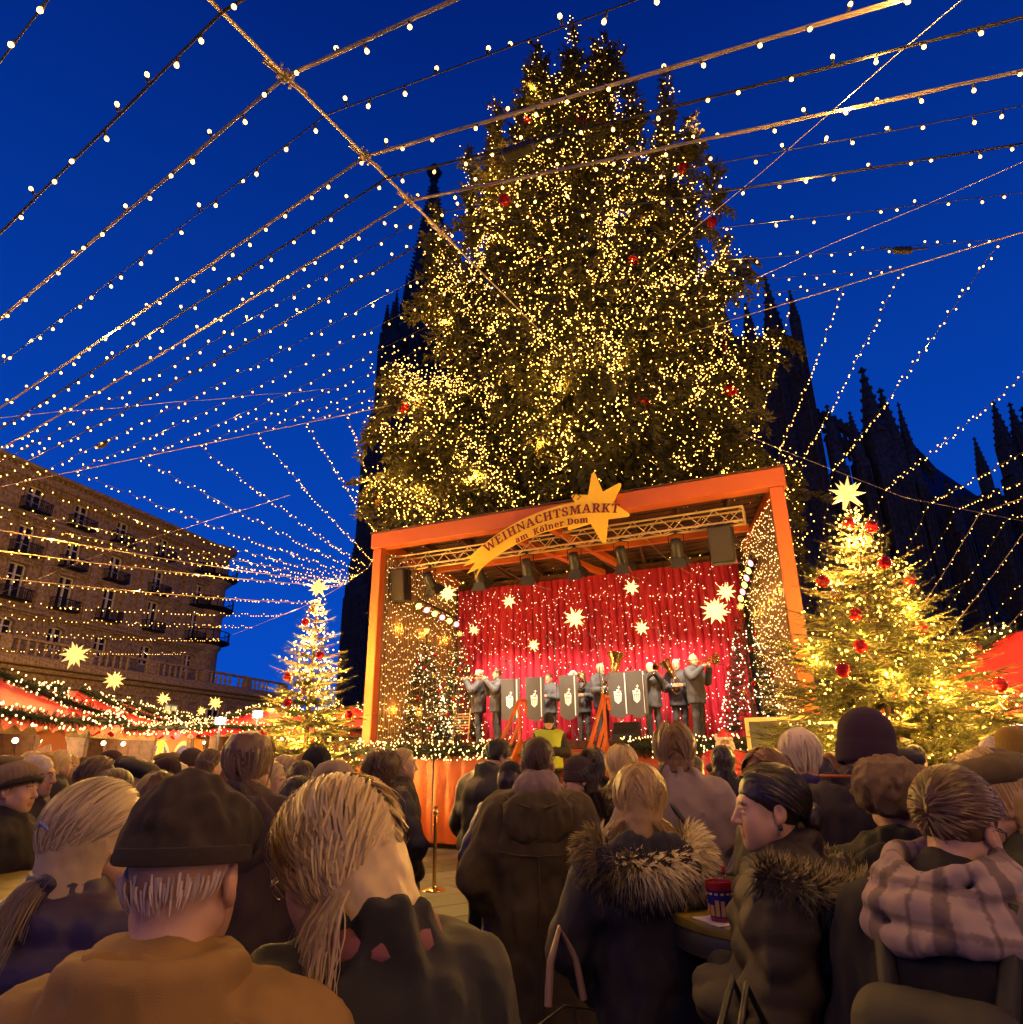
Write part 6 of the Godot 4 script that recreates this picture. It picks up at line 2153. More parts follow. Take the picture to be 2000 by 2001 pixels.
func person(q: Dictionary) -> Node3D:
	var t := thing(q.get("called", "person"), q.label, q.get("category", "person"), q.at, deg_to_rad(q.get("yaw", 0.0)), q.get("group", ""))
	var s: float = q.get("h", 1.7) / 1.755
	t.scale = Vector3.ONE * s
	var lean: float = q.get("coat", {}).get("lean", 0.0)
	var piv := Vector3(0, 1.49, 0.025 - lean)
	var hb := Basis(Vector3.UP, deg_to_rad(q.get("head_yaw", 0.0))) * Basis(Vector3.RIGHT, deg_to_rad(-q.get("pitch", 0.0))) * Basis(Vector3.BACK, deg_to_rad(q.get("roll", 0.0)))
	var ht := Transform3D(hb, piv + hb * Vector3(0, 0.145, -0.035))
	var skin: Material = mat(q.get("skin", "skin"), 0.43, 0.25, 0.145, 0.5)
	if q.has("body"): part("body", head_mesh(q.body), skin, t, ht)
	if q.get("eyes", false): part("eyes", eyes_mesh(), mats.eye_mat, t, ht)
	var cm: Material = q.cm
	var key: String = q.get("coat_key", "")
	var cmesh: ArrayMesh
	if key and shapes.has(key): cmesh = shapes[key]
	else:
		cmesh = later(coat_blob(q.coat), q.get("cell", 0.017))
		if key: shapes[key] = cmesh
	part("coat", cmesh, cm, t)
	if q.coat.get("hood", 0.0) > 0.0: part("hood", hood_mesh(q.coat.hood), cm, t, Transform3D(Basis(), Vector3(0, 0, -lean)))
	if q.get("legs", true):
		part("trousers", legs_mesh(q.get("pose", "stand")), q.get("tm", mats.dark_trousers), t)
		for e in [-1.0, 1.0]:
			var lifted: bool = q.get("pose", "") == "walk" and e < 0
			part("shoe", shoe_mesh(), q.get("sm", mats.black_leather), t, Transform3D(Basis(Vector3.UP, -0.15 * e) * Basis(Vector3.RIGHT, -0.9 if lifted else 0.0), Vector3(e * 0.1, 0.12 if lifted else 0.0, 0.31 if lifted else 0.0)))
	if q.get("hands", false):
		var ar: Array = q.coat.get("arms", [Vector3(0.285, 1.12, 0.02), Vector3(0.27, 0.86, -0.09)])
		for e in [-1.0, 1.0]:
			var el: Vector3 = ar[0] * Vector3(e, 1, 1); var w: Vector3 = ar[1] * Vector3(e, 1, 1)
			if ar.size() > 2 and e > 0: el = ar[2]; w = ar[3]
			var d := (w - el).normalized()
			var y := -d
			var x := Vector3(1, 0, 0) if absf(y.x) < 0.8 else Vector3(0, 0, 1)
			x = (x - y * x.dot(y)).normalized()
			var bs := Basis(x, y, x.cross(y))
			if e < 0: bs = bs * Basis(Vector3.UP, PI)
			part("hand", hand_mesh(q.get("curl", 0.5), "hand%s" % q.get("curl", 0.5)), skin, t, Transform3D(bs, w + d * 0.03))
	if q.has("hair"):
		var h: Array = q.hair                       # [cap key, thickness, roughness, low back, strands, length, options]
		if h[0]: part("hair", hair_cap(h[0], h[1] - 0.004, h[2], h[3], h[0].begins_with("bald")), q.hm, t, ht)
		if h.size() > 4:
			var o: Dictionary = h[6]
			o.base = 1.0 + (h[1] + 0.005) / 0.088
			if h[5] > 0.1: o.down = (hb.inverse() * (Vector3.DOWN + o.get("lean", Vector3.ZERO))).normalized()
			part("hair_strands", hair(h[4], h[5], int(absf(q.at.x) * 100) + 3, o), q.hm, t, ht)
	if q.has("hat"): part("hat", q.hat, q.hatm, t, ht * q.get("hat_at", Transform3D()))
	t.set_meta("head_at", ht)
	return t

func head_part(t: Node3D, called: String, m, material: Material, at := Transform3D()) -> void:
	var ht: Transform3D = t.get_meta("head_at")
	part(called, m, material, t, ht * at)

func glasses() -> MB:
	var b := MB.new()
	for s in [-1.0, 1.0]:
		var ring := []
		for k in 13: ring.append(Vector3(s * 0.032 + cos(k * TAU / 12) * 0.024, 0.0 + sin(k * TAU / 12) * 0.018, -0.112 + 0.012 * absf(cos(k * TAU / 12) * 0.5 + s * 0.0)))
		b.tube(ring, 0.0022, 4, false)
		b.tube([Vector3(s * 0.056, 0.004, -0.106), Vector3(s * 0.079, 0.006, -0.06), Vector3(s * 0.083, 0.004, 0.0), Vector3(s * 0.084, -0.012, 0.025)], 0.0022, 4, false)
	b.tube([Vector3(-0.009, 0.004, -0.114), Vector3(0.009, 0.004, -0.114)], 0.0022, 4, false)
	return b

func beanie(key := "beanie", ribs := 26) -> ArrayMesh:
	return lathe_hat(key, [Vector2(0.083, -0.012), Vector2(0.092, -0.012), Vector2(0.0965, 0.0), Vector2(0.097, 0.045), Vector2(0.0915, 0.052), Vector2(0.0935, 0.07), Vector2(0.089, 0.1), Vector2(0.074, 0.13), Vector2(0.045, 0.152), Vector2(0.015, 0.161), Vector2(0, 0.162)], ribs, 0.0035)

func people() -> void:
	mat("eye_mat", 1, 1, 1, 0.2)
	cloth("dark_trousers", 0.012, 0.012, 0.015)
	cloth("jeans", 0.07, 0.085, 0.16)
	mat("black_leather", 0.012, 0.011, 0.011, 0.4)
	foreground()
	band()
	crowd()
	mesh_bodies()

func arc(r: float, y: float, a0: float, a1: float, dip: float, z := 0.03, n := 12) -> Array:   # an arc round the neck, 0 degrees at the back
	var o := []
	for k in n + 1:
		var a := deg_to_rad(lerpf(a0, a1, k / float(n)))
		o.append(Vector3(sin(a) * r, y - dip * cos(a), z + cos(a) * r * 0.85))
	return o

const FRONT := [Vector3(0.27, 1.13, -0.02), Vector3(0.12, 1.12, -0.28)]
const POCKET := [Vector3(0.32, 1.12, 0.05), Vector3(0.2, 0.93, -0.12)]

func foreground() -> void:
	var grey_hair := mat("grey_hair", 0.42, 0.33, 0.24, 0.5)
	var blond := mat("blond_hair", 0.46, 0.33, 0.14, 0.42)
	var ash := mat("ash_blond_hair", 0.36, 0.27, 0.15, 0.42)
	var brown := mat("brown_hair", 0.075, 0.042, 0.02, 0.45)
	var dark := mat("dark_hair", 0.02, 0.013, 0.009, 0.4)
	var red := mat("auburn_hair", 0.15, 0.06, 0.02, 0.42)
	var shorth := ["short_cap", 0.008, 0.006, -0.075]
	# man in the ochre coat, nearest
	var t := person({"label": "man in ochre coat and brown cloth cap, nearest, seen from behind", "at": Vector3(-0.49, 0, -1.10), "h": 1.60, "yaw": 3.0, "body": "man", "skin": "ruddy_skin", "pitch": 4.0,
		"coat": {"bulk": 0.032, "hem": 0.6, "wide": 1.08, "wr": 0.016, "wf": 10.0, "collar": 0.11, "arms": FRONT, "lean": 0.02}, "cm": cloth("ochre_cloth", 0.33, 0.19, 0.045), "cell": 0.013,
		"hair": ["", 0.006, 0.006, -0.08, 1500, 0.03, {"low": -0.9, "high": 0.02, "width": 0.0035, "comb": Vector3(0.1, -1, 0.1)}], "hm": mat("silver_hair", 0.42, 0.34, 0.28, 0.5)})
	var cb := Blob.new()
	cb.cap(Vector3(0, 0.05, 0.012), Vector3(0, 0.085, 0.018), 0.097, 0.08, 0.03, Vector3(1, 1, 0.86))
	cb.oval(Vector3(0, 0.075, -0.03), Vector3(0.1, 0.052, 0.122), 0.03)
	cb.oval(Vector3(0, 0.045, -0.125), Vector3(0.075, 0.012, 0.05), 0.015)
	cb.hem = 0.028
	cb.wr = 0.012; cb.wf = 17.0
	head_part(t, "cap", later(cb, 0.005), cloth("brown_cap_cloth", 0.045, 0.028, 0.018, 0.9, 0.5))
	var band := MB.new()
	band.lathe([Vector2(0.098, 0.026), Vector2(0.102, 0.028), Vector2(0.102, 0.05), Vector2(0.098, 0.052)], 40, Vector3(0, 0, 0.012), Basis().scaled(Vector3(1, 1, 1.16)))
	head_part(t, "cap_band", band, mats.brown_cap_cloth)
	var sc := MB.new()
	sc.tube(arc(0.088, 1.515, -180, 180, 0.01, 0.015, 24), 0.026, 8, false)
	part("scarf", sc, cloth("navy_scarf", 0.02, 0.02, 0.035), t)
	var cl := Blob.new()
	for k in 20:
		var a := deg_to_rad(-115 + k * 230 / 19.0); var e := deg_to_rad(-115 + (k + 1) * 230 / 19.0)
		for h in [[0.128, 1.45], [0.118, 1.485], [0.11, 1.52 ]]: cl.cap(Vector3(sin(a) * h[0], h[1] + 0.012 * cos(a), 0.02 + cos(a) * h[0] * 0.95), Vector3(sin(e) * h[0], h[1] + 0.012 * cos(e), 0.02 + cos(e) * h[0] * 0.95), 0.02, 0.02, 0.022)
	cl.wr = 0.006; cl.wf = 14.0
	part("collar", later(cl, 0.008), mats.ochre_cloth, t)
	var sm := MB.new()
	for s in [-1.0, 1.0]: sm.tube([Vector3(s * 0.05, 1.468, 0.128), Vector3(s * 0.15, 1.475, 0.098), Vector3(s * 0.225, 1.43, 0.07), Vector3(s * 0.262, 1.33, 0.07)], 0.0045, 5)
	sm.tube([Vector3(-0.21, 1.36, 0.158), Vector3(-0.1, 1.335, 0.187), Vector3(0, 1.33, 0.19), Vector3(0.1, 1.335, 0.187), Vector3(0.21, 1.36, 0.158)], 0.004, 5)
	part("seams", sm, mats.ochre_cloth, t)
	# woman with long windblown blond hair
	var pais := func(p: Vector3, n: Vector3) -> Color:
		var f := sin(p.x * 46.0 + 3.0 * sin(p.y * 21.0)) * sin(p.y * 38.0 + 3.0 * sin(p.x * 24.0 + p.z * 18.0))
		return Color(1, 1, 1) * (2.6 if f > 0.35 else 1.0)
	t = person({"label": "woman with long blond hair, glasses and black patterned coat, looking down", "at": Vector3(-0.22, 0, -1.26), "h": 1.625, "yaw": 34.0, "head_yaw": 34.0, "pitch": 24.0, "body": "woman", "eyes": true, "skin": "fair_skin",
		"coat": {"bulk": 0.025, "hem": 0.5, "wide": 0.95, "wr": 0.02, "collar": 0.085, "paint": pais, "arms": FRONT, "lean": 0.04}, "cm": cloth("black_paisley", 0.009, 0.008, 0.008, 0.7), "cell": 0.011,
		"hair": ["long_cap_b", 0.012, 0.006, -0.13, 5200, 0.40, {"wave": 0.012, "width": 0.0042, "lift": 0.12, "flare": 0.03, "lean": Vector3(0.22, 0, 0.1), "comb": Vector3(0.9, -0.7, 0.12)}], "hm": blond})
	head_part(t, "glasses", glasses(), mat("glasses_wire", 0.12, 0.1, 0.08, 0.3, 0.7))
	sc = MB.new()
	sc.tube(arc(0.092, 1.5, -180, 180, 0.01, -0.02, 24), 0.032, 8, false)
	part("scarf", sc, cloth("rose_scarf", 0.28, 0.09, 0.10), t)
	sc = MB.new()
	sc.tube(arc(0.1, 1.455, 100, 260, 0.0, -0.03, 12), 0.032, 8, false)
	part("scarf_fold", sc, cloth("teal_scarf", 0.03, 0.13, 0.10), t)
	# woman with half ponytail and purple quilted jacket
	t = person({"label": "woman with clipped back ash blond hair in purple quilted jacket", "at": Vector3(-0.98, 0, -1.74), "h": 1.595, "yaw": -22.0, "head_yaw": -8.0, "body": "woman", "skin": "fair_skin",
		"coat": {"bulk": 0.035, "hem": 0.72, "mode": 1, "freq": 33.0, "amp": 0.02, "wr": 0.012, "arms": FRONT, "collar": 0.08}, "cm": cloth("purple_nylon", 0.028, 0.012, 0.055, 0.42, 0.12), "cell": 0.014,
		"hair": ["long_cap_c", 0.012, 0.004, -0.15, 4200, 0.40, {"wave": 0.003, "width": 0.0048, "lift": 0.05, "flare": 0.02, "comb": Vector3(0.05, -0.35, 0.95)}], "hm": ash})
	var clip := MB.new()
	clip.box(Vector3(0, 0.035, 0.128), Vector3(0.07, 0.016, 0.018), 0.006)
	clip.tube([Vector3(-0.03, 0.035, 0.135), Vector3(0, 0.05, 0.142), Vector3(0.03, 0.035, 0.135)], 0.005, 6)
	head_part(t, "hair_clip", clip, mat("clip_metal", 0.45, 0.4, 0.38, 0.25, 0.8))
	# beige hat and fur band, in profile
	t = person({"label": "woman in fluffy beige cap with grey fur band, profile, by left table", "at": Vector3(-2.62, 0, -3.85), "h": 1.64, "yaw": -78.0, "head_yaw": -6.0, "body": "woman", "eyes": true, "coat": {"bulk": 0.04, "hem": 0.6, "wr": 0.02, "arms": FRONT, "collar": 0.09}, "cm": cloth("dark_brown_coat", 0.022, 0.014, 0.010),
		"hair": ["", 0, 0, 0, 500, 0.2, {"low": -0.9, "width": 0.01}], "hm": blond, "hat": lathe_hat("beret_round", [Vector2(0.085, 0.0), Vector2(0.1, 0.01), Vector2(0.125, 0.06), Vector2(0.12, 0.1), Vector2(0.08, 0.14), Vector2(0, 0.155)], 30, 0.003), "hatm": cloth("beige_knit", 0.36, 0.25, 0.15, 0.9, 0.6), "hat_at": Transform3D(Basis(Vector3.RIGHT, 0.35), Vector3(0, 0, 0.02))})
	var fb := fur([Vector3(0.1, 0.02, 0.05), Vector3(0.1, 0.045, -0.03), Vector3(0.06, 0.06, -0.09), Vector3(0, 0.065, -0.105), Vector3(-0.06, 0.06, -0.09), Vector3(-0.1, 0.045, -0.03), Vector3(-0.1, 0.02, 0.05)], 0.022, 900, 0.025, 3, 0.12, 0.1)
	head_part(t, "fur_band", fb, mats.needles)
	# tall balding man
	t = person({"label": "tall balding man in dusky purple hooded coat behind the capped man", "at": Vector3(-1.05, 0, -2.86), "h": 1.77, "yaw": 4.0, "body": "man", "coat": {"bulk": 0.04, "hem": 0.62, "wide": 1.12, "wr": 0.024, "hood": 1.25, "collar": 0.1, "arms": POCKET}, "cm": cloth("dusky_coat", 0.05, 0.028, 0.026),
		"hair": ["bald_fringe2", 0.012, 0.004, -0.085, 1500, 0.13, {"bald": 0.42, "width": 0.006, "comb": Vector3(0.2, -1, 0.2)}], "hm": mat("chestnut_hair", 0.10, 0.05, 0.02, 0.45)})
	person({"label": "person with short brown hair just left of the brown cap", "at": Vector3(-1.43, 0, -2.95), "h": 1.61, "yaw": 10.0, "body": "man", "coat_key": "coat_std", "coat": {"bulk": 0.03, "hem": 0.7, "collar": 0.09}, "cm": mats.dark_brown_coat, "hair": shorth + [1200, 0.04, {"width": 0.004}], "hm": mats.chestnut_hair})
	# group at the left
	person({"label": "grey haired man with glasses near the left edge, looking right", "at": Vector3(-3.02, 0, -4.6), "h": 1.70, "yaw": -80.0, "body": "man", "eyes": true, "coat_key": "coat_std", "coat": {}, "cm": cloth("plum_coat", 0.03, 0.018, 0.022), "hair": shorth + [900, 0.04, {"bald": 0.5, "width": 0.004}], "hm": mats.silver_hair})
	person({"label": "woman with short wavy brown hair in profile, behind the fluffy cap", "at": Vector3(-2.72, 0, -4.75), "h": 1.67, "yaw": -62.0, "body": "woman", "eyes": true, "coat_key": "coat_std", "coat": {}, "cm": cloth("black_coat", 0.009, 0.008, 0.008), "hair": ["bob_cap", 0.022, 0.014, -0.11, 900, 0.1, {"wave": 0.01, "width": 0.008, "lift": 0.1}], "hm": mats.chestnut_hair})
	var be := lathe_hat("beret_flat", [Vector2(0.085, 0.02), Vector2(0.1, 0.02), Vector2(0.135, 0.055), Vector2(0.13, 0.085), Vector2(0.08, 0.115), Vector2(0, 0.12)], 0, 0.0)
	t = person({"label": "blond woman in dark flowered beret, profile, fingers at her chin", "at": Vector3(-2.52, 0, -4.85), "h": 1.68, "yaw": -88.0, "body": "woman", "eyes": true, "coat": {"bulk": 0.025, "hem": 0.7, "arms": [Vector3(0.28, 1.12, 0.0), Vector3(0.2, 0.93, -0.2), Vector3(0.2, 1.13, -0.2), Vector3(0.05, 1.4, -0.19)]}, "hands": true, "curl": 0.7, "cm": mats.black_coat, "hair": ["", 0, 0, 0, 800, 0.2, {"width": 0.008}], "hm": blond, "hat": be, "hatm": cloth("black_felt", 0.014, 0.01, 0.014), "hat_at": Transform3D(Basis(Vector3.RIGHT, -0.35), Vector3(0, 0.0, 0.0))})
	person({"label": "person in dark red knitted hat in profile, right of the beret", "at": Vector3(-2.52, 0, -5.25), "h": 1.66, "yaw": -76.0, "body": "woman", "eyes": true, "coat_key": "coat_std", "coat": {}, "cm": mats.plum_coat, "hat": beanie(), "hatm": cloth("maroon_knit", 0.045, 0.012, 0.014, 0.9, 0.5)})
	person({"label": "woman with long straight dark hair, back turned, beside the fluffy cap", "at": Vector3(-2.05, 0, -3.75), "h": 1.61, "yaw": -15.0, "body": "woman", "coat_key": "coat_std", "coat": {}, "cm": mats.black_coat, "hair": ["long_cap_d", 0.014, 0.004, -0.2, 1500, 0.42, {"width": 0.009, "flare": 0.02}], "hm": brown})
	# between the balding man and the stage
	person({"label": "person with brown hair just right of the balding man", "at": Vector3(-1.56, 0, -4.4), "h": 1.68, "yaw": -10.0, "body": "man", "coat_key": "coat_std", "coat": {}, "cm": mats.dark_brown_coat, "hair": ["bob_cap2", 0.016, 0.008, -0.10, 900, 0.08, {"width": 0.006}], "hm": brown})
	person({"label": "young blond woman in profile looking right, below the left fir", "at": Vector3(-1.62, 0, -4.85), "h": 1.64, "yaw": -85.0, "body": "woman", "eyes": true, "coat_key": "coat_std", "coat": {}, "cm": mats.black_coat, "hair": ["long_cap_e", 0.012, 0.004, -0.14, 900, 0.26, {"width": 0.008}], "hm": ash})
	person({"label": "woman with blond fringe below the left fir", "at": Vector3(-1.86, 0, -5.9), "h": 1.69, "yaw": -60.0, "body": "woman", "eyes": true, "coat_key": "coat_std", "coat": {}, "cm": mats.plum_coat, "hair": ["long_cap_e", 0.012, 0.004, -0.14, 900, 0.28, {"width": 0.008}], "hm": blond})
	person({"label": "woman with auburn hair tied up, back turned", "at": Vector3(-1.5, 0, -5.15), "h": 1.64, "yaw": -5.0, "body": "woman", "coat_key": "coat_std", "coat": {}, "cm": mats.black_coat, "hair": ["bob_cap2", 0.016, 0.008, -0.10, 900, 0.07, {"width": 0.006, "wave": 0.006}], "hm": mat("deep_auburn_hair", 0.045, 0.016, 0.008, 0.42)})
	person({"label": "person in tall black hood beside the bearded statue", "at": Vector3(-1.62, 0, -5.95), "h": 1.72, "yaw": -70.0, "body": "man", "eyes": true, "coat_key": "coat_std", "coat": {}, "cm": mats.black_coat, "hat": beanie(), "hatm": cloth("black_knit", 0.012, 0.012, 0.014, 0.9, 0.5), "hat_at": Transform3D(Basis().scaled(Vector3(1.1, 1.25, 1.1)), Vector3(0, -0.02, 0.01))})
	t = person({"label": "person in cream quilted hood with fur trim, left of the curly haired woman", "at": Vector3(-0.93, 0, -3.75), "h": 1.62, "yaw": -8.0, "body": "woman", "coat_key": "coat_std", "coat": {}, "cm": mats.black_coat, "hat": lathe_hat("big_hood", [Vector2(0.1, -0.13), Vector2(0.118, -0.06), Vector2(0.122, 0.02), Vector2(0.112, 0.1), Vector2(0.08, 0.145), Vector2(0.03, 0.165), Vector2(0, 0.167)], 8, 0.004), "hatm": cloth("cream_quilt", 0.40, 0.30, 0.17, 0.8, 0.4)})
	head_part(t, "fur_trim", fur([Vector3(0.10, -0.09, 0.09), Vector3(0.03, -0.1, 0.13), Vector3(-0.05, -0.09, 0.12), Vector3(-0.1, -0.08, 0.06)], 0.025, 900, 0.03, 8, 0.34, 0.2), mats.needles)
	head_part(t, "pompom", fur([Vector3(0.03, 0.06, 0.12), Vector3(0.06, 0.08, 0.11)], 0.035, 900, 0.035, 9, 0.34, 0.1), mats.needles)
	t = person({"label": "person in black coat with wide brown fur collar beyond the balding man", "at": Vector3(-1.2, 0, -4.05), "h": 1.56, "yaw": -12.0, "body": "woman", "coat_key": "coat_std", "coat": {}, "cm": mats.black_coat, "hair": ["bob_cap2", 0.016, 0.008, -0.10, 700, 0.07, {"width": 0.006}], "hm": dark})
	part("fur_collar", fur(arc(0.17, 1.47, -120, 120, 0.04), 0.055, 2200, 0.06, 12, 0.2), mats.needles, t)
	# curly hair and white collar
	t = person({"label": "woman with curly brown hair and white fleece collar, back turned", "at": Vector3(-1.0, 0, -5.5), "h": 1.69, "yaw": -12.0, "body": "woman", "coat": {"bulk": 0.035, "hem": 0.66, "mode": 1, "freq": 26.0, "amp": 0.012, "arms": POCKET, "wr": 0.015}, "cm": cloth("navy_nylon", 0.014, 0.012, 0.022, 0.5), "hair": ["long_cap_e", 0.03, 0.02, -0.14, 1700, 0.24, {"wave": 0.022, "width": 0.007, "lift": 0.35, "flare": 0.06}], "hm": mats.chestnut_hair})
	part("fleece_collar", fur(arc(0.175, 1.455, -130, 130, 0.06), 0.06, 2600, 0.026, 13, 0.62, 0.05), mats.needles, t)
	person({"label": "blond person in profile just behind the curly haired woman", "at": Vector3(-0.93, 0, -6.05), "h": 1.74, "yaw": -70.0, "body": "man", "eyes": true, "coat_key": "coat_std", "coat": {}, "cm": mats.dark_brown_coat, "hair": shorth + [1000, 0.07, {"width": 0.005}], "hm": blond})
	# man in black quilted jacket
	t = person({"label": "man in black quilted jacket and glasses looking down to the right", "at": Vector3(-0.22, 0, -5.85), "h": 1.82, "yaw": -38.0, "head_yaw": -22.0, "pitch": 22.0, "body": "man", "eyes": true, "coat": {"bulk": 0.045, "hem": 0.80, "mode": 1, "freq": 17.0, "amp": 0.016, "wr": 0.012, "arms": FRONT, "collar": 0.085, "lean": 0.05}, "cm": cloth("black_nylon", 0.014, 0.011, 0.009, 0.45), "hair": ["short_cap2", 0.014, 0.006, -0.075, 1400, 0.055, {"width": 0.005}], "hm": dark, "hands": true})
	head_part(t, "glasses", glasses(), mats.black_leather)
	# person walking in the violet jacket
	t = person({"label": "person in violet jacket and sparkling black knitted hat, one heel raised", "at": Vector3(-0.03, 0, -5.35), "h": 1.60, "yaw": -20.0, "body": "woman", "pose": "walk", "coat": {"bulk": 0.04, "hem": 0.60, "mode": 1, "freq": 24.0, "amp": 0.014, "arms": POCKET}, "cm": cloth("violet_nylon", 0.028, 0.012, 0.14, 0.45), "hair": ["long_cap_e", 0.012, 0.004, -0.14, 300, 0.2, {}], "hm": dark, "hat": beanie(), "hatm": mats.black_knit, "hat_at": Transform3D(Basis().scaled(Vector3(1.06, 1.2, 1.06)), Vector3(0, -0.02, 0))})
	var sq := []
	for k in 260:
		var a := rng.randf() * TAU; var f := rng.randf()
		sq.append(Transform3D(Basis(), Vector3(cos(a) * 0.105 * cos(f * 1.3), -0.01 + f * 0.16, sin(a) * 0.122 * cos(f * 1.3))))
	var sqm := MB.new()
	sqm.ball(Vector3.ZERO, Vector3.ONE * 0.0028, 3, 5)
	var ht: Transform3D = t.get_meta("head_at")
	var sx := scatter("sequins", sqm, mat("sequin", 0.8, 0.75, 0.7, 0.15, 0.9), t, sq)
	sx.transform = ht
	# olive parka
	t = person({"label": "man in olive parka with grey hood and cropped hair, centre, back turned", "at": Vector3(0.12, 0, -3.75), "h": 1.75, "yaw": -3.0, "body": "man", "tm": mats.jeans, "coat": {"bulk": 0.035, "hem": 0.52, "wide": 1.05, "flare": 0.045, "wr": 0.018, "wf": 9.0, "hood": 1.15, "arms": POCKET}, "cm": cloth("olive_cotton", 0.088, 0.062, 0.015), "cell": 0.013, "hair": ["crop_cap", 0.004, 0.003, -0.072, 3000, 0.018, {"width": 0.003}], "hm": mat("cropped_brown_hair", 0.06, 0.03, 0.013, 0.5)})
	var hd := Blob.new()
	hd.oval(Vector3(0, 1.535, 0.075), Vector3(0.112, 0.08, 0.085), 0.03)
	for s in [-1.0, 1.0]: hd.cap(Vector3(s * 0.05, 1.51, 0.1), Vector3(s * 0.1, 1.5, -0.02), 0.05, 0.04, 0.04)
	hd.oval(Vector3(0, 1.64, 0.0), Vector3(0.088, 0.09, 0.085), 0.02, true)
	hd.wr = 0.012; hd.wf = 16.0
	part("grey_hood", later(hd, 0.008), cloth("grey_jersey", 0.30, 0.21, 0.17), t)
	sm = MB.new()
	sm.tube([Vector3(-0.2, 1.25, 0.172), Vector3(-0.1, 1.235, 0.197), Vector3(0, 1.23, 0.2), Vector3(0.1, 1.235, 0.197), Vector3(0.2, 1.25, 0.172)], 0.004, 4)
	sm.tube([Vector3(0, 1.23, 0.203), Vector3(0.0, 0.95, 0.2), Vector3(0, 0.6, 0.215)], 0.0035, 4)
	for s in [-1.0, 1.0]: sm.tube([Vector3(s * 0.03, 1.44, 0.24), Vector3(s * 0.13, 1.47, 0.18), Vector3(s * 0.17, 1.5, 0.06)], 0.005, 4)
	part("seams", sm, mats.olive_cotton, t)
	# blond woman with the fur hood
	t = person({"label": "blond woman in long navy coat with fur trimmed hood, back turned", "at": Vector3(0.475, 0, -2.82), "h": 1.61, "yaw": -4.0, "head_yaw": -12.0, "body": "woman", "coat": {"bulk": 0.026, "hem": 0.42, "flare": 0.03, "mode": 1, "freq": 19.0, "amp": 0.010, "wr": 0.018, "hood": 1.35, "arms": POCKET}, "cm": cloth("navy_coat", 0.009, 0.007, 0.018, 0.6), "cell": 0.013, "hair": ["long_cap_m", 0.014, 0.004, -0.17, 3600, 0.38, {"wave": 0.008, "width": 0.0055, "lift": 0.08, "flare": 0.04}], "hm": mat("honey_hair", 0.36, 0.23, 0.08, 0.42)})
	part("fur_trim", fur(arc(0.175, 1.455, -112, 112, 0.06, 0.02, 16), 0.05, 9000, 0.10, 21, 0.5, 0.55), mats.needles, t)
	# behind her: beanie girl, dark hair, blond
	t = person({"label": "girl in grey knitted hat with fur bobble, facing left beside the parka", "at": Vector3(0.43, 0, -4.75), "h": 1.64, "yaw": 70.0, "head_yaw": 30.0, "body": "woman", "eyes": true, "coat_key": "coat_std", "coat": {}, "cm": mats.black_coat, "hair": ["long_cap_e", 0.012, 0.004, -0.14, 900, 0.36, {"width": 0.008}], "hm": dark, "hat": beanie("beanie_rib", 40), "hatm": cloth("grey_knit", 0.075, 0.045, 0.04, 0.9, 0.6)})
	head_part(t, "bobble", fur([Vector3(0.02, 0.14, 0.06), Vector3(-0.02, 0.15, 0.08)], 0.04, 1100, 0.045, 22, 0.14, 0.1), mats.needles)
	sc = MB.new()
	sc.tube(arc(0.095, 1.5, -180, 180, 0.01, 0.0, 20), 0.03, 8, false)
	part("scarf", sc, cloth("red_scarf", 0.25, 0.015, 0.012), t)
	person({"label": "woman with long dark hair behind the bobble hat, back turned", "at": Vector3(0.63, 0, -5.7), "h": 1.72, "yaw": -6.0, "body": "woman", "coat_key": "coat_std", "coat": {}, "cm": mats.black_coat, "hair": ["long_cap_d", 0.014, 0.004, -0.2, 1300, 0.40, {"width": 0.009, "flare": 0.03}], "hm": dark})
	t = person({"label": "blond woman with fur hood one row ahead of the navy coat", "at": Vector3(0.72, 0, -4.9), "h": 1.72, "yaw": 14.0, "body": "woman", "coat_key": "coat_std", "coat": {}, "cm": mats.olive_cotton, "hair": ["long_cap_e", 0.014, 0.004, -0.14, 1200, 0.26, {"width": 0.008, "lift": 0.12}], "hm": blond})
	part("fur_trim", fur(arc(0.19, 1.42, -110, 110, 0.05), 0.06, 2000, 0.08, 23, 0.4), mats.needles, t)
	# white jacket
	t = person({"label": "person in pale grey jacket with black cross strap, back turned", "at": Vector3(0.92, 0, -4.15), "h": 1.81, "yaw": -10.0, "body": "woman", "coat": {"bulk": 0.04, "hem": 0.68, "wide": 1.05, "wr": 0.016, "wf": 9.0, "collar": 0.1, "arms": [Vector3(0.36, 1.16, 0.02), Vector3(0.32, 0.92, -0.12)]}, "cm": cloth("pale_grey_cloth", 0.36, 0.28, 0.25), "hair": ["bob_cap3", 0.022, 0.008, -0.105, 1700, 0.13, {"width": 0.006, "lift": 0.18}], "hm": mat("copper_brown_hair", 0.15, 0.075, 0.018, 0.42)})
	sc = MB.new()
	sc.tube([Vector3(-0.12, 1.47, 0.12), Vector3(-0.02, 1.34, 0.2), Vector3(0.12, 1.15, 0.215), Vector3(0.24, 0.98, 0.15)], 0.014, 6)
	part("strap", sc, mats.black_leather, t)
	sc = MB.new()
	sc.tube(arc(0.1, 1.5, -180, 180, 0.01, 0.02, 20), 0.034, 8, false)
	part("scarf", sc, mats.navy_scarf, t)
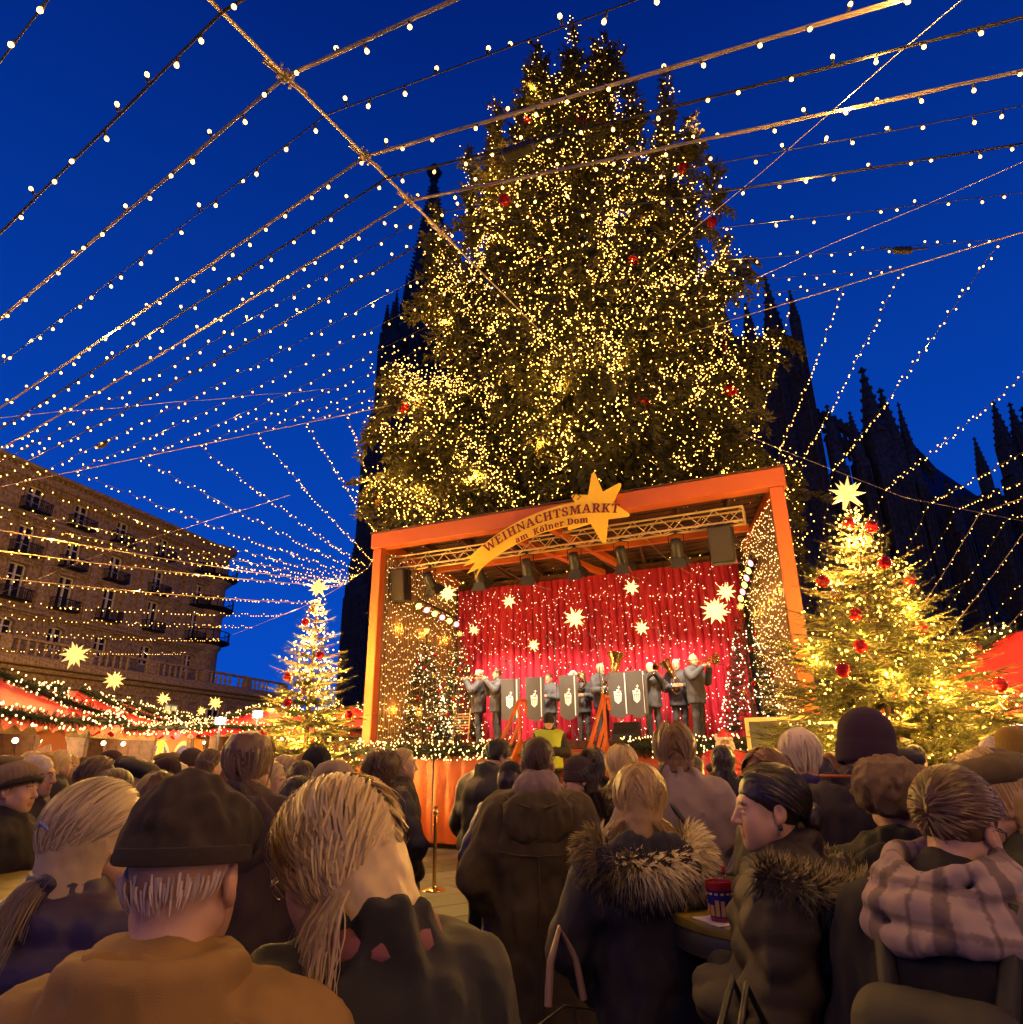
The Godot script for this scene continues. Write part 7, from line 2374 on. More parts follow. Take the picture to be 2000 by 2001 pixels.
	# pair at the right table
	t = person({"label": "auburn haired woman in dark grey coat holding a mug, half hidden", "at": Vector3(1.05, 0, -3.05), "h": 1.67, "yaw": 96.0, "head_yaw": 24.0, "body": "woman", "eyes": true, "coat": {"bulk": 0.03, "hem": 0.6, "wr": 0.02, "collar": 0.09, "arms": [Vector3(0.25, 1.14, -0.06), Vector3(0.09, 1.24, -0.30)]}, "cm": cloth("charcoal_coat", 0.035, 0.028, 0.026), "hair": ["long_cap_e", 0.014, 0.004, -0.14, 1500, 0.22, {"width": 0.007, "comb": Vector3(0.8, -0.5, 0.1)}], "hm": red})
	# her hands close round the mug
	for e: float in [-1.0, 1.0]:
		var y := Vector3(-e * 0.25, 0.12, 1.0).normalized()
		var x := (Vector3(1, 0, 0) - y * y.x).normalized()
		var bs := Basis(x, y, x.cross(y))
		if e < 0: bs = Basis(-x, y, (-x).cross(y))
		part("hand", hand_mesh(0.95, "hand_grip"), mats.skin, t, Transform3D(bs, Vector3(e * 0.06, 1.25, -0.30)))
	t = person({"label": "dark haired woman in brown quilted coat with fur hood, profile to the left", "at": Vector3(0.79, 0, -2.2), "h": 1.615, "yaw": 62.0, "head_yaw": 22.0, "body": "woman", "eyes": true, "skin": "warm_skin", "coat": {"bulk": 0.04, "hem": 0.5, "flare": 0.05, "mode": 2, "freq": 21.0, "amp": 0.02, "wr": 0.012, "hood": 1.1, "collar": 0.085, "arms": [Vector3(0.23, 1.12, -0.04), Vector3(0.08, 1.12, -0.25)], "lean": 0.03}, "cm": cloth("brown_nylon", 0.024, 0.014, 0.010, 0.5), "cell": 0.012, "hair": ["bun_cap", 0.012, 0.004, -0.089, 4200, 0.13, {"width": 0.006, "comb": Vector3(0.1, -0.35, 0.95)}], "hm": dark})
	var bun := Blob.new()
	bun.oval(Vector3(0, -0.02, 0.125), Vector3(0.05, 0.048, 0.035), 0.02)
	bun.wr = 0.008; bun.wf = 40.0
	head_part(t, "hair_bun", later(bun, 0.006), dark)
	var er := MB.new()
	for s in [-1.0, 1.0]: er.ball(Vector3(s * 0.086, -0.046, 0.008), Vector3.ONE * 0.0075, 6, 9)
	head_part(t, "earring", er, mats.black_leather)
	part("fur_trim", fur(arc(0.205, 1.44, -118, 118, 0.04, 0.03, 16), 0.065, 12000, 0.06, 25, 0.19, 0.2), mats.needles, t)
	# right hand group
	person({"label": "white haired man in bright blue violet jacket, back turned", "at": Vector3(1.32, 0, -3.35), "h": 1.765, "yaw": -4.0, "body": "man", "coat": {"bulk": 0.035, "hem": 0.7, "wide": 1.05, "wr": 0.016, "collar": 0.1, "arms": POCKET}, "cm": cloth("blue_violet_cloth", 0.03, 0.015, 0.15), "hair": ["white_cap", 0.009, 0.005, -0.085, 2200, 0.06, {"width": 0.004, "bald": 0.82, "comb": Vector3(0.1, -1, 0.2)}], "hm": mat("white_hair", 0.55, 0.44, 0.32, 0.5)})
	t = person({"label": "person in purple beanie and dark hooded jacket, head bowed to the right", "at": Vector3(1.26, 0, -2.72), "h": 1.80, "yaw": -42.0, "head_yaw": -18.0, "pitch": 26.0, "body": "man", "eyes": true, "coat": {"bulk": 0.035, "hem": 0.7, "wr": 0.022, "hood": 1.25, "collar": 0.1, "arms": FRONT, "lean": 0.06}, "cm": cloth("aubergine_cloth", 0.024, 0.014, 0.026), "hat": beanie("beanie_tall", 0), "hatm": cloth("purple_knit", 0.035, 0.011, 0.04, 0.95, 0.4), "hat_at": Transform3D(Basis(Vector3.RIGHT, 0.25).scaled(Vector3(1.05, 1.25, 1.05)), Vector3(0, -0.02, 0.015))})
	var bd := MB.new()
	var hx := PackedVector2Array()
	for k in 6: hx.append(Vector2(cos(k * TAU / 6), sin(k * TAU / 6) * 1.2) * 0.03)
	bd.prism(hx, 0, 0.004)
	bd.lathe([Vector2(0.012, 0.004), Vector2(0.018, 0.006)], 10, Vector3.ZERO, Basis(Vector3.RIGHT, Vector3(0, 0, 1), Vector3(0, -1, 0)))
	part("sleeve_badge", bd, cloth("badge_grey", 0.4, 0.34, 0.28), t, Transform3D(look(Vector3(-0.55, 0.25, 0.8)), Vector3(-0.225, 1.38, 0.115)))
	var co := MB.new()
	co.tube(arc(0.108, 1.545, -100, 140, 0.0, 0.02, 14), 0.006, 5)
	part("orange_piping", co, cloth("orange_trim", 0.45, 0.1, 0.03), t)
	person({"label": "person in black flat hat between purple beanie and lit fir", "at": Vector3(1.72, 0, -3.3), "h": 1.69, "yaw": -15.0, "body": "man", "coat_key": "coat_std", "coat": {}, "cm": mats.dark_brown_coat, "hat": be, "hatm": mats.black_felt})
	person({"label": "person in olive green felt hat beside the auburn haired woman", "at": Vector3(1.68, 0, -4.7), "h": 1.68, "yaw": 0.0, "body": "man", "coat_key": "coat_std", "coat": {}, "cm": mats.dark_brown_coat, "hat": beanie(), "hatm": cloth("olive_felt", 0.09, 0.075, 0.015, 0.9), "hat_at": Transform3D(Basis().scaled(Vector3(1.1, 1, 1.1)), Vector3(0, -0.01, 0))})
	# slouchy beret with green backpack
	var sb := Blob.new()
	sb.oval(Vector3(0.0, 0.06, 0.035), Vector3(0.122, 0.085, 0.138), 0.03)
	sb.oval(Vector3(0, 0.015, 0.06), Vector3(0.108, 0.06, 0.095), 0.04)
	sb.hem = -0.045
	sb.wr = 0.016; sb.wf = 22.0
	t = person({"label": "person in slouchy beige knitted beret wearing a green backpack", "at": Vector3(1.16, 0, -2.28), "h": 1.63, "yaw": -22.0, "head_yaw": -12.0, "body": "woman", "tm": mats.jeans, "coat": {"bulk": 0.035, "hem": 0.74, "wr": 0.018, "hood": 1.25, "collar": 0.1, "arms": FRONT}, "cm": mats.black_coat, "hat": later(sb, 0.006), "hatm": cloth("oat_knit", 0.33, 0.22, 0.13, 0.95, 0.9), "hat_at": Transform3D(Basis(Vector3.BACK, -0.12), Vector3.ZERO)})
	var gp := thing("backpack", "dark green backpack with round white badge on the beret wearer's back", "backpack", t.position, t.rotation.y)
	gp.scale = t.scale
	var bb := Blob.new()
	bb.cap(Vector3(-0.08, 1.0, 0.27), Vector3(-0.08, 1.28, 0.25), 0.075, 0.07, 0.03)
	bb.cap(Vector3(0.08, 1.0, 0.27), Vector3(0.08, 1.28, 0.25), 0.075, 0.07, 0.03)
	bb.cap(Vector3(0, 1.0, 0.27), Vector3(0, 1.3, 0.25), 0.085, 0.075, 0.05)
	bb.cap(Vector3(-0.08, 1.02, 0.34), Vector3(0.08, 1.02, 0.34), 0.045, 0.045, 0.02)
	bb.wr = 0.006
	var green := cloth("green_canvas", 0.025, 0.055, 0.03, 0.7)
	part("bag", later(bb, 0.011), green, gp)
	var hn := MB.new()
	hn.tube([Vector3(-0.05, 1.33, 0.28), Vector3(-0.045, 1.42, 0.3), Vector3(0.045, 1.42, 0.3), Vector3(0.05, 1.33, 0.28)], 0.012, 6)
	for s in [-1.0, 1.0]: hn.tube([Vector3(s * 0.09, 1.3, 0.2), Vector3(s * 0.12, 1.46, 0.08), Vector3(s * 0.15, 1.42, -0.12), Vector3(s * 0.16, 1.15, -0.19)], 0.02, 6)
	part("straps", hn, cloth("green_webbing", 0.05, 0.11, 0.03), gp)
	var dg := MB.new()
	dg.lathe([Vector2(0.0, 0.006), Vector2(0.042, 0.006), Vector2(0.045, 0)], 22, Vector3.ZERO, Basis(Vector3.RIGHT, Vector3(0, 0, 1), Vector3(0, -1, 0)))
	var bdg := part("badge", dg, mat("badge_white", 0.6, 0.52, 0.45, 0.6), gp, Transform3D(Basis(Vector3.UP, 0.2), Vector3(0.05, 1.15, 0.338)))
	dg = MB.new()
	for k in 18:
		var a := k * TAU / 18
		if k % 3 != 2: dg.box(Vector3(cos(a) * 0.034, sin(a) * 0.034, 0.008), Vector3(0.006, 0.008, 0.002), 0, Basis(Vector3.BACK, a))
	dg.tube([Vector3(-0.016, 0.012, 0.008), Vector3(0.0, 0.016, 0.008), Vector3(0.014, 0.004, 0.008), Vector3(0.004, -0.012, 0.008), Vector3(-0.012, -0.006, 0.008)], 0.006, 5)
	part("badge_print", dg, mat("badge_red", 0.4, 0.02, 0.02, 0.6), bdg)
	# plaid scarf and black backpack, nearest right
	var plaid := func(p: Vector3, n: Vector3) -> Color:
		var u := atan2(p.x, p.z) * 0.12; var v := p.y + 0.1 * p.x
		var s := 1.0
		if fposmod(u, 0.11) < 0.028: s *= 0.45
		if fposmod(u + 0.035, 0.11) < 0.007: s *= 0.5
		if fposmod(v, 0.075) < 0.016: s *= 0.6
		return Color(s, s * lerpf(0.9, 1, s), s * lerpf(0.95, 1, s))
	t = person({"label": "man with cropped brown hair, glasses and pale plaid scarf, looking right", "at": Vector3(0.97, 0, -1.72), "h": 1.615, "yaw": -46.0, "head_yaw": -14.0, "pitch": 12.0, "roll": -4.0, "body": "man", "eyes": true, "skin": "warm_skin", "coat": {"bulk": 0.03, "hem": 0.7, "wide": 1.05, "wr": 0.02, "arms": FRONT, "lean": 0.04}, "cm": cloth("black_wool", 0.012, 0.009, 0.011), "cell": 0.013, "hair": ["short_cap_v", 0.012, 0.005, -0.07, 2600, 0.045, {"width": 0.004, "comb": Vector3(0.1, 0.2, -0.9)}], "hm": mats.chestnut_hair})
	head_part(t, "glasses", glasses(), mats.black_leather)
	var ps := Blob.new()
	for k in 24:
		var a := k * TAU / 24; var e := (k + 1) * TAU / 24
		for h in [[0.105, 1.55, 0.024], [0.125, 1.515, 0.03], [0.15, 1.475, 0.034], [0.172, 1.43, 0.03]]:
			var q0 := Vector3(sin(a) * h[0] * 1.1, h[1] - 0.03 * cos(a) + 0.012 * sin(a * 3.0 + h[1] * 40), 0.0 + cos(a) * h[0] * 0.95); var q1 := Vector3(sin(e) * h[0] * 1.1, h[1] - 0.03 * cos(e) + 0.012 * sin(e * 3.0 + h[1] * 40), 0.0 + cos(e) * h[0] * 0.95)
			ps.cap(q0, q1, h[2], h[2], 0.012)
	ps.wr = 0.012; ps.wf = 11.0
	ps.paint = plaid
	part("scarf", later(ps, 0.0075), cloth("pale_wool", 0.42, 0.32, 0.31, 0.85), t)
	var vp := thing("backpack", "black backpack with pale piping and red lettering, lower right", "backpack", t.position, t.rotation.y)
	vp.scale = t.scale
	bb = Blob.new()
	for x in [-0.09, 0.0, 0.09]: bb.cap(Vector3(x, 0.92, 0.29), Vector3(x, 1.24, 0.25), 0.10, 0.085, 0.05)
	bb.cap(Vector3(-0.08, 0.98, 0.39), Vector3(0.08, 0.98, 0.39), 0.055, 0.055, 0.03)
	bb.cap(Vector3(0, 0.9, 0.39), Vector3(0, 1.06, 0.375), 0.08, 0.07, 0.03)
	bb.wr = 0.008
	part("bag", later(bb, 0.011), cloth("black_canvas", 0.010, 0.009, 0.012, 0.6), vp)
	var pp := MB.new()
	pp.tube([Vector3(-0.15, 1.0, 0.375), Vector3(-0.1, 1.15, 0.372), Vector3(0.0, 1.2, 0.362), Vector3(0.1, 1.15, 0.372), Vector3(0.15, 1.0, 0.375), Vector3(0.17, 0.86, 0.36)], 0.0045, 5)
	part("piping", pp, cloth("pale_piping", 0.4, 0.33, 0.28), vp)
	pp = MB.new()
	for s in [-1.0, 1.0]: pp.tube([Vector3(s * 0.11, 1.28, 0.2), Vector3(s * 0.14, 1.47, 0.08), Vector3(s * 0.165, 1.42, -0.13), Vector3(s * 0.17, 1.15, -0.2)], 0.022, 6)
	part("straps", pp, mats.black_canvas, vp)
	var lb := Basis(Vector3.UP, 0.15) * Basis(Vector3.BACK, -0.22)
	words("UNITED", 0.045, Vector3(0.01, 0.995, 0.466), lb, mat("print_red", 0.4, 0.03, 0.05, 0.6), vp, "print", "Droid Sans", 700)
	words("AND WILD", 0.04, Vector3(0.0, 0.955, 0.466), lb, mats.print_red, vp, "print", "Droid Sans", 700)
	pp = MB.new()
	var rg := []
	for k in 25: rg.append(Vector3(0.01 + cos(k * TAU / 24) * 0.06, 0.976 + sin(k * TAU / 24) * 0.055, 0.462))
	pp.tube(rg, 0.002, 4, false)
	pp.bar(Vector3(-0.1, 1.03, 0.46), Vector3(-0.05, 1.0, 0.464), 0.012, 0.003)
	part("print_ring", pp, mats.pale_piping, vp)
	# khaki cap, far right
	var kc := Blob.new()
	kc.oval(Vector3(0, 0.075, 0.005), Vector3(0.115, 0.062, 0.13), 0.02)
	kc.oval(Vector3(0, 0.05, -0.125), Vector3(0.075, 0.013, 0.06), 0.02)
	kc.hem = 0.025
	kc.wr = 0.008; kc.wf = 16.0
	person({"label": "blond woman in khaki cap and green hooded jacket at the right edge", "at": Vector3(1.33, 0, -1.98), "h": 1.66, "yaw": 62.0, "head_yaw": 8.0, "pitch": 16.0, "body": "woman", "eyes": true, "coat": {"bulk": 0.04, "hem": 0.65, "wr": 0.02, "hood": 1.2, "collar": 0.1, "arms": FRONT}, "cm": cloth("moss_cloth", 0.045, 0.052, 0.03), "hair": ["long_cap_w", 0.014, 0.004, -0.13, 1800, 0.2, {"width": 0.006, "comb": Vector3(0.7, -0.5, 0.2)}], "hm": mats.honey_hair, "hat": later(kc, 0.006), "hatm": cloth("khaki_cloth", 0.14, 0.10, 0.035, 0.9)})
	person({"label": "person in yellow knitted hat by the white food stall", "at": Vector3(3.45, 0, -5.0), "h": 1.80, "yaw": -20.0, "body": "man", "coat_key": "coat_std", "coat": {}, "cm": mats.dark_brown_coat, "hat": beanie(), "hatm": cloth("mustard_knit", 0.40, 0.25, 0.03, 0.9, 0.5)})
	person({"label": "white haired person in pale blue coat by the white food stall", "at": Vector3(4.3, 0, -6.5), "h": 1.78, "yaw": -50.0, "body": "woman", "coat_key": "coat_std", "coat": {}, "cm": cloth("pale_blue_coat", 0.2, 0.3, 0.42), "hair": ["bob_cap3", 0.022, 0.008, -0.105, 700, 0.1, {}], "hm": mats.white_hair})
	person({"label": "person in bright blue jacket before the food stall counter", "at": Vector3(4.75, 0, -7.4), "h": 1.7, "yaw": -70.0, "body": "man", "eyes": true, "coat_key": "coat_std", "coat": {}, "cm": cloth("bright_blue_coat", 0.05, 0.14, 0.4), "hair": shorth + [500, 0.04, {}], "hm": brown})
	person({"label": "person in red jacket before the food stall counter", "at": Vector3(4.2, 0, -7.6), "h": 1.74, "yaw": -60.0, "body": "woman", "eyes": true, "coat_key": "coat_std", "coat": {}, "cm": cloth("red_jacket", 0.4, 0.02, 0.03), "hair": ["bob_cap2", 0.016, 0.008, -0.10, 500, 0.08, {}], "hm": dark})
	# the guard on the stairs
	var gat := on_stage(4.85, 0.66, -1.45)
	t = person({"label": "guard in yellow safety vest and black beanie on the stage stairs", "at": gat, "h": 1.74, "yaw": 176.0, "body": "man", "eyes": true, "skin": "warm_skin", "coat": {"bulk": 0.03, "hem": 0.8, "collar": 0.09, "arms": [Vector3(0.3, 1.12, -0.06), Vector3(0.06, 1.14, -0.22)], "wr": 0.014}, "cm": mats.black_coat, "hat": beanie(), "hatm": mats.black_knit, "hat_at": Transform3D(Basis().scaled(Vector3(1.02, 1.1, 1.02)), Vector3(0, -0.01, 0))})
	var vs := coat_blob({"bulk": 0.044, "hem": 0.86, "wr": 0.006, "arms": [Vector3(0.17, 1.36, 0.0), Vector3(0.16, 1.36, 0.0)]})
	for s in [-1.0, 1.0]: vs.oval(Vector3(s * 0.33, 1.27, 0), Vector3(0.12, 0.22, 0.3), 0.01, true)
	vs.cap(Vector3(0, 1.6, -0.2), Vector3(0, 1.2, -0.24), 0.12, 0.03, 0.01, Vector3.ONE, true)
	vs.oval(Vector3(0, 1.55, 0.03), Vector3(0.13, 0.1, 0.13), 0.01, true)
	part("safety_vest", later(vs, 0.012), cloth("hi_vis", 0.42, 0.55, 0.02, 0.6), t)
	# painted statues of an old bearded man
	for q in [[on_stage(-0.75, 0, -1.4), 4.0, 1.95, "left fir"], [on_stage(7.75, 0, -1.0), -12.0, 2.02, "right garland"]]:
		var st := person({"called": "statue", "category": "statue", "label": "painted statue of a white bearded man in red coat by the %s" % q[3], "at": q[0], "h": q[2], "yaw": 180.0 + q[1], "body": "man", "eyes": true, "coat_key": "statue_coat", "coat": {"bulk": 0.08, "hem": 0.3, "wide": 1.15, "arms": FRONT}, "cm": mat("statue_red", 0.42, 0.02, 0.015, 0.35), "legs": false, "group": "bearded statues before the stage",
			"hat": lathe_hat("statue_hat", [Vector2(0.09, 0.04), Vector2(0.1, 0.06), Vector2(0.09, 0.12), Vector2(0.05, 0.17), Vector2(0.02, 0.2), Vector2(0, 0.205)], 0, 0), "hatm": mats.statue_red})
		var wh := mat("statue_white", 0.7, 0.6, 0.45, 0.5)
		if not shapes.has("beard"):
			var b := Blob.new()
			b.oval(Vector3(0, -0.12, -0.085), Vector3(0.105, 0.11, 0.06), 0.02)
			for s in [-1.0, 1.0]:
				b.oval(Vector3(s * 0.085, -0.05, -0.02), Vector3(0.045, 0.09, 0.06), 0.03)
				b.oval(Vector3(s * 0.03, -0.05, -0.115), Vector3(0.034, 0.014, 0.018), 0.01)
			b.wr = 0.02; b.wf = 40.0
			shapes["beard"] = later(b, 0.007)
			var r := Blob.new()
			for k in 16:
				var a := k * TAU / 16
				r.oval(Vector3(cos(a) * 0.093, 0.052, 0.01 + sin(a) * 0.108), Vector3.ONE * 0.03, 0.02)
			r.oval(Vector3(0.1, 0.09, 0.03), Vector3.ONE * 0.04, 0.01)
			r.wr = 0.012; r.wf = 50.0
			shapes["brim"] = later(r, 0.007)
		head_part(st, "beard", shapes.beard, wh)
		head_part(st, "fur_brim", shapes.brim, wh)
		var ba := MB.new()
		ba.lathe([Vector2(0.36, 0), Vector2(0.36, 0.28), Vector2(0.3, 0.34)], 16)
		part("plinth", ba, mats.dark_trousers, st)

func bell(b: MB, at: Transform3D, l: float, r: float, r0 := 0.008) -> void:
	var pr := []
	for k in 13:
		var f := k / 12.0
		pr.append(Vector2(r0 + (r - r0) * pow(f, 3.6) + (r - r0) * 0.16 * f, l * f))
	pr.append(Vector2(r * 1.19, l * 1.003)); pr.append(Vector2(r * 1.12, l * 0.985))
	b.lathe(pr, 18, at.origin, at.basis)

func band() -> void:
	var brass := mat("brass", 0.80, 0.52, 0.16, 0.18, 1.0)
	var coat := cloth("blue_grey_coat", 0.065, 0.062, 0.072, 0.7)
	var tr := cloth("grey_trousers", 0.045, 0.045, 0.055)
	var play := [Vector3(0.30, 1.22, -0.13), Vector3(0.06, 1.47, -0.30)]
	var low := [Vector3(0.30, 1.12, -0.08), Vector3(0.14, 1.15, -0.26)]
	var sw := STAGE_TURN * 180.0 / PI + 180.0               # yaw that faces the crowd
	var rows := [
		["trumpet", 1.55, 2.3, -72.0, 1.78, "grey haired musician playing trumpet, leftmost on the stage", play, "silver_hair"],
		["trumpet", 2.15, 2.1, -48.0, 1.74, "musician playing trumpet, second from left, beside the music stand", play, "chestnut_hair"],
		["horn", 3.3, 2.6, -10.0, 1.62, "musician half hidden behind the second music stand", low, "brown_hair"],
		["sousaphone", 4.15, 2.6, 0.0, 1.60, "musician behind the centre music stand under a white horn", low, "brown_hair"],
		["tuba", 4.72, 2.2, 60.0, 1.72, "musician with white hair holding a big tuba, centre stage", low, "white_hair"],
		["trumpet", 5.85, 2.3, 25.0, 1.68, "musician raising a trumpet behind the two right stands", play, "white_hair"],
		["baritone", 6.4, 2.5, 10.0, 1.74, "musician with a baritone horn, second from right", low, "white_hair"],
		["trombone", 6.85, 2.1, 62.0, 1.76, "musician playing trombone, rightmost on the stage", [Vector3(0.3, 1.2, -0.1), Vector3(0.1, 1.45, -0.32), Vector3(0.28, 1.25, -0.16), Vector3(0.1, 1.44, -0.26)], "grey_hair"]]
	for q in rows:
		var at := on_stage(q[1], 2.0, q[2])
		var t := person({"label": q[5], "at": at, "h": q[4], "yaw": sw + q[3], "body": "man", "eyes": true, "coat_key": "band_%s" % ("play" if q[6] == play else "low" if q[6] == low else "trombone"), "coat": {"bulk": 0.03, "hem": 0.74, "wr": 0.018, "collar": 0.09, "arms": q[6]}, "cell": 0.02, "cm": coat, "tm": tr, "hands": true, "curl": 0.8, "hair": ["short_cap", 0.008, 0.006, -0.075, 500, 0.04, {"width": 0.006, "bald": 0.75 if q[7] == "silver_hair" else -9.0}], "hm": mats[q[7]]})
		var ins := thing(q[0] if q[0] != "horn" else "flugelhorn", "brass %s held by the %s" % [q[0], q[5].split(",")[0]], q[0] if q[0] != "horn" else "horn", at, t.rotation.y)
		ins.scale = t.scale
		var b := MB.new()
		var v := MB.new()
		match q[0]:
			"trumpet", "horn":
				var o := Vector3(0, 1.57 if q[0] == "trumpet" else 1.3, -0.16)
				bell(b, Transform3D(Basis(Vector3.RIGHT, Vector3(0, 0.05, -1).normalized(), Vector3(0, 1, 0.05).normalized()), o + Vector3(0, 0, -0.16)), 0.32, 0.065)
				b.tube([o, o + Vector3(0, 0, -0.2)], 0.006, 6)
				var lp := []
				for k in 17: lp.append(o + Vector3(0.012, -0.035 + 0.035 * cos(k * TAU / 16), -0.2 + 0.12 * sin(k * TAU / 16)))
				b.tube(lp, 0.0065, 6, false)
				for k in 3: v.tube([o + Vector3(0, -0.1, -0.16 - k * 0.028), o + Vector3(0, 0.035, -0.16 - k * 0.028)], 0.011, 8)
			"tuba", "baritone":
				var big := 1.0 if q[0] == "tuba" else 0.68
				var o := Vector3(-0.05, 1.02 if big == 1.0 else 1.1, -0.26)
				bell(b, Transform3D(Basis(Vector3.BACK, 0.28 if big == 1.0 else -0.5), o + Vector3(0, 0.05, 0)), 0.92 * big, 0.21 * big, 0.045 * big)
				var lp := []
				for k in 25: lp.append(o + Vector3(0.12 * big + 0.13 * big * cos(k * TAU / 24), 0.02 + 0.2 * big * sin(k * TAU / 24), 0.0))
				b.tube(lp, 0.035 * big, 8, false)
				lp = []
				for k in 25: lp.append(o + Vector3(0.12 * big + 0.09 * big * cos(k * TAU / 24), 0.12 + 0.2 * big * sin(k * TAU / 24), 0.05))
				b.tube(lp, 0.018, 7, false)
				b.tube([o + Vector3(0.2 * big, 0.3 * big, 0.05), Vector3(0.02, 1.56, -0.14)], 0.008, 6)
				for k in 3: v.tube([o + Vector3(0.1 + k * 0.04, 0.02, -0.05), o + Vector3(0.1 + k * 0.04, 0.22, -0.05)], 0.015, 8)
			"sousaphone":
				var lp := []
				for k in 25: lp.append(Vector3(0.02 + 0.17 * cos(k * TAU / 24), 1.52 + 0.2 * sin(k * TAU / 24), -0.22))
				b.tube(lp, 0.03, 8, false)
				bell(v, Transform3D(Basis(Vector3.RIGHT, Vector3(0, 0.3, -1).normalized(), Vector3(0, 1, 0.3).normalized()), Vector3(0.1, 1.6, -0.26)), 0.2, 0.1, 0.03)
			"trombone":
				var o := Vector3(0, 1.57, -0.14)
				for s in [-0.03, 0.03]: b.tube([o + Vector3(s, 0, 0), o + Vector3(s, -0.12, -0.75)], 0.007, 6)
				b.tube([o + Vector3(-0.03, -0.12, -0.75), o + Vector3(0, -0.125, -0.78), o + Vector3(0.03, -0.12, -0.75)], 0.008, 6)
				b.tube([o + Vector3(0.03, 0, -0.05), o + Vector3(0.06, 0.06, 0.34), o + Vector3(0.1, 0.09, 0.4), o + Vector3(0.13, 0.08, 0.32), o + Vector3(0.12, 0.05, -0.1)], 0.009, 6, false)
				bell(b, Transform3D(Basis(Vector3.RIGHT, Vector3(0, -0.08, -1).normalized(), Vector3(0, 1, -0.08).normalized()), o + Vector3(0.12, 0.05, -0.08)), 0.45, 0.11)
				v.bar(o + Vector3(-0.03, -0.02, -0.14), o + Vector3(0.12, 0.03, -0.14), 0.008)
		part("bell_and_tubes", b, brass, ins)
		part("valves" if q[0] != "trombone" else "brace", v, mat("nickel", 0.7, 0.66, 0.6, 0.2, 1.0) if q[0] != "sousaphone" else mat("white_enamel", 0.7, 0.65, 0.6, 0.3), ins)
	# music stands with banners
	var k := 0
	for q in [[2.66, 1.75, 0.2], [3.3, 1.7, 0.0], [4.12, 1.7, -0.1], [5.25, 1.75, 0.05], [5.68, 1.7, -0.1]]:
		var t := thing("music_stand", "grey bannered music stand with white crest, %s from left" % ORD[k], "music stand", on_stage(q[0], 2.0, q[1]), STAGE_TURN + q[2], "music stands of the band")
		var b := MB.new()
		b.tube([Vector3(0, 0.3, -0.06), Vector3(0, 1.4, -0.06)], 0.011, 6)
		for j in 3: b.tube([Vector3(0, 0.32, -0.06), Vector3(cos(j * 2.1 + 0.5) * 0.28, 0.01, -0.06 + sin(j * 2.1 + 0.5) * 0.28)], 0.009, 5)
		b.box(Vector3(0, 1.42, -0.05), Vector3(0.46, 0.03, 0.1), 0.005)
		part("tripod", b, mats.black_metal, t)
		var f := MB.new()
		f.prism(PackedVector2Array([Vector2(-0.22, 0.56), Vector2(0, 0.46), Vector2(0.22, 0.56), Vector2(0.23, 1.45), Vector2(-0.23, 1.45)]), 0, 0.012)
		part("banner", f, cloth("grey_banner", 0.085, 0.075, 0.065), t)
		var w := MB.new()
		var sh := PackedVector2Array([Vector2(0, -0.17), Vector2(0.07, -0.11), Vector2(0.085, 0.06), Vector2(-0.085, 0.06), Vector2(-0.07, -0.11)])
		w.prism(sh, 0.012, 0.016, Transform3D(Basis(), Vector3(-0.02, 0.95, 0)))
		for e in [[-0.05, 0.08, 0.07, 0.03], [0.0, 0.11, 0.05, 0.05], [0.06, 0.085, 0.03, 0.04], [0.03, 0.16, 0.014, 0.1], [0.03, 0.18, 0.06, 0.014]]: w.box(Vector3(-0.02 + e[0], 0.95 + e[1], 0.014), Vector3(e[2], e[3], 0.005))
		part("crest", w, mat("print_white", 0.7, 0.66, 0.6, 0.7), t)
		w = MB.new()
		for x in [-0.045, 0.0, 0.045]: w.box(Vector3(-0.02 + x, 0.9, 0.018), Vector3(0.01, 0.13, 0.003))
		w.box(Vector3(-0.02, 0.96, 0.019), Vector3(0.13, 0.012, 0.003))
		part("crest_lines", w, mats.grey_banner, t)
		w = MB.new()
		w.box(Vector3(0.15, 1.0, 0.014), Vector3(0.02, 0.86, 0.004))
		part("banner_stripe", w, mats.print_white, t)
		k += 1
	k = 0
	for q in [[2.95, 1.3, 0.3], [3.9, 1.5, 1.3], [4.55, 1.2, -0.2], [4.95, 1.4, 1.25], [5.95, 1.2, -0.4], [6.3, 1.5, 1.5]]:
		var t := thing("microphone_stand", "thin microphone stand on the stage, %s from left" % ORD[k], "microphone stand", on_stage(q[0], 2.0, q[1]), STAGE_TURN, "microphone stands of the band")
		var b := MB.new()
		var top: float = 1.5 + q[2] * 0.5
		b.tube([Vector3(0, 0.02, 0), Vector3(0, top, 0)], 0.009, 6)
		for j in 3: b.tube([Vector3(0, 0.2, 0), Vector3(cos(j * 2.1) * 0.3, 0.01, sin(j * 2.1) * 0.3)], 0.008, 5)
		b.tube([Vector3(0, top - 0.02, 0), Vector3(-0.28, top + 0.22, -0.2)], 0.007, 5)
		part("tripod", b, mats.black_metal, t)
		b = MB.new()
		b.tube([Vector3(-0.28, top + 0.22, -0.2), Vector3(-0.34, top + 0.18, -0.3)], [0.012, 0.022], 8)
		part("microphone", b, mats.black_metal, t)
		k += 1

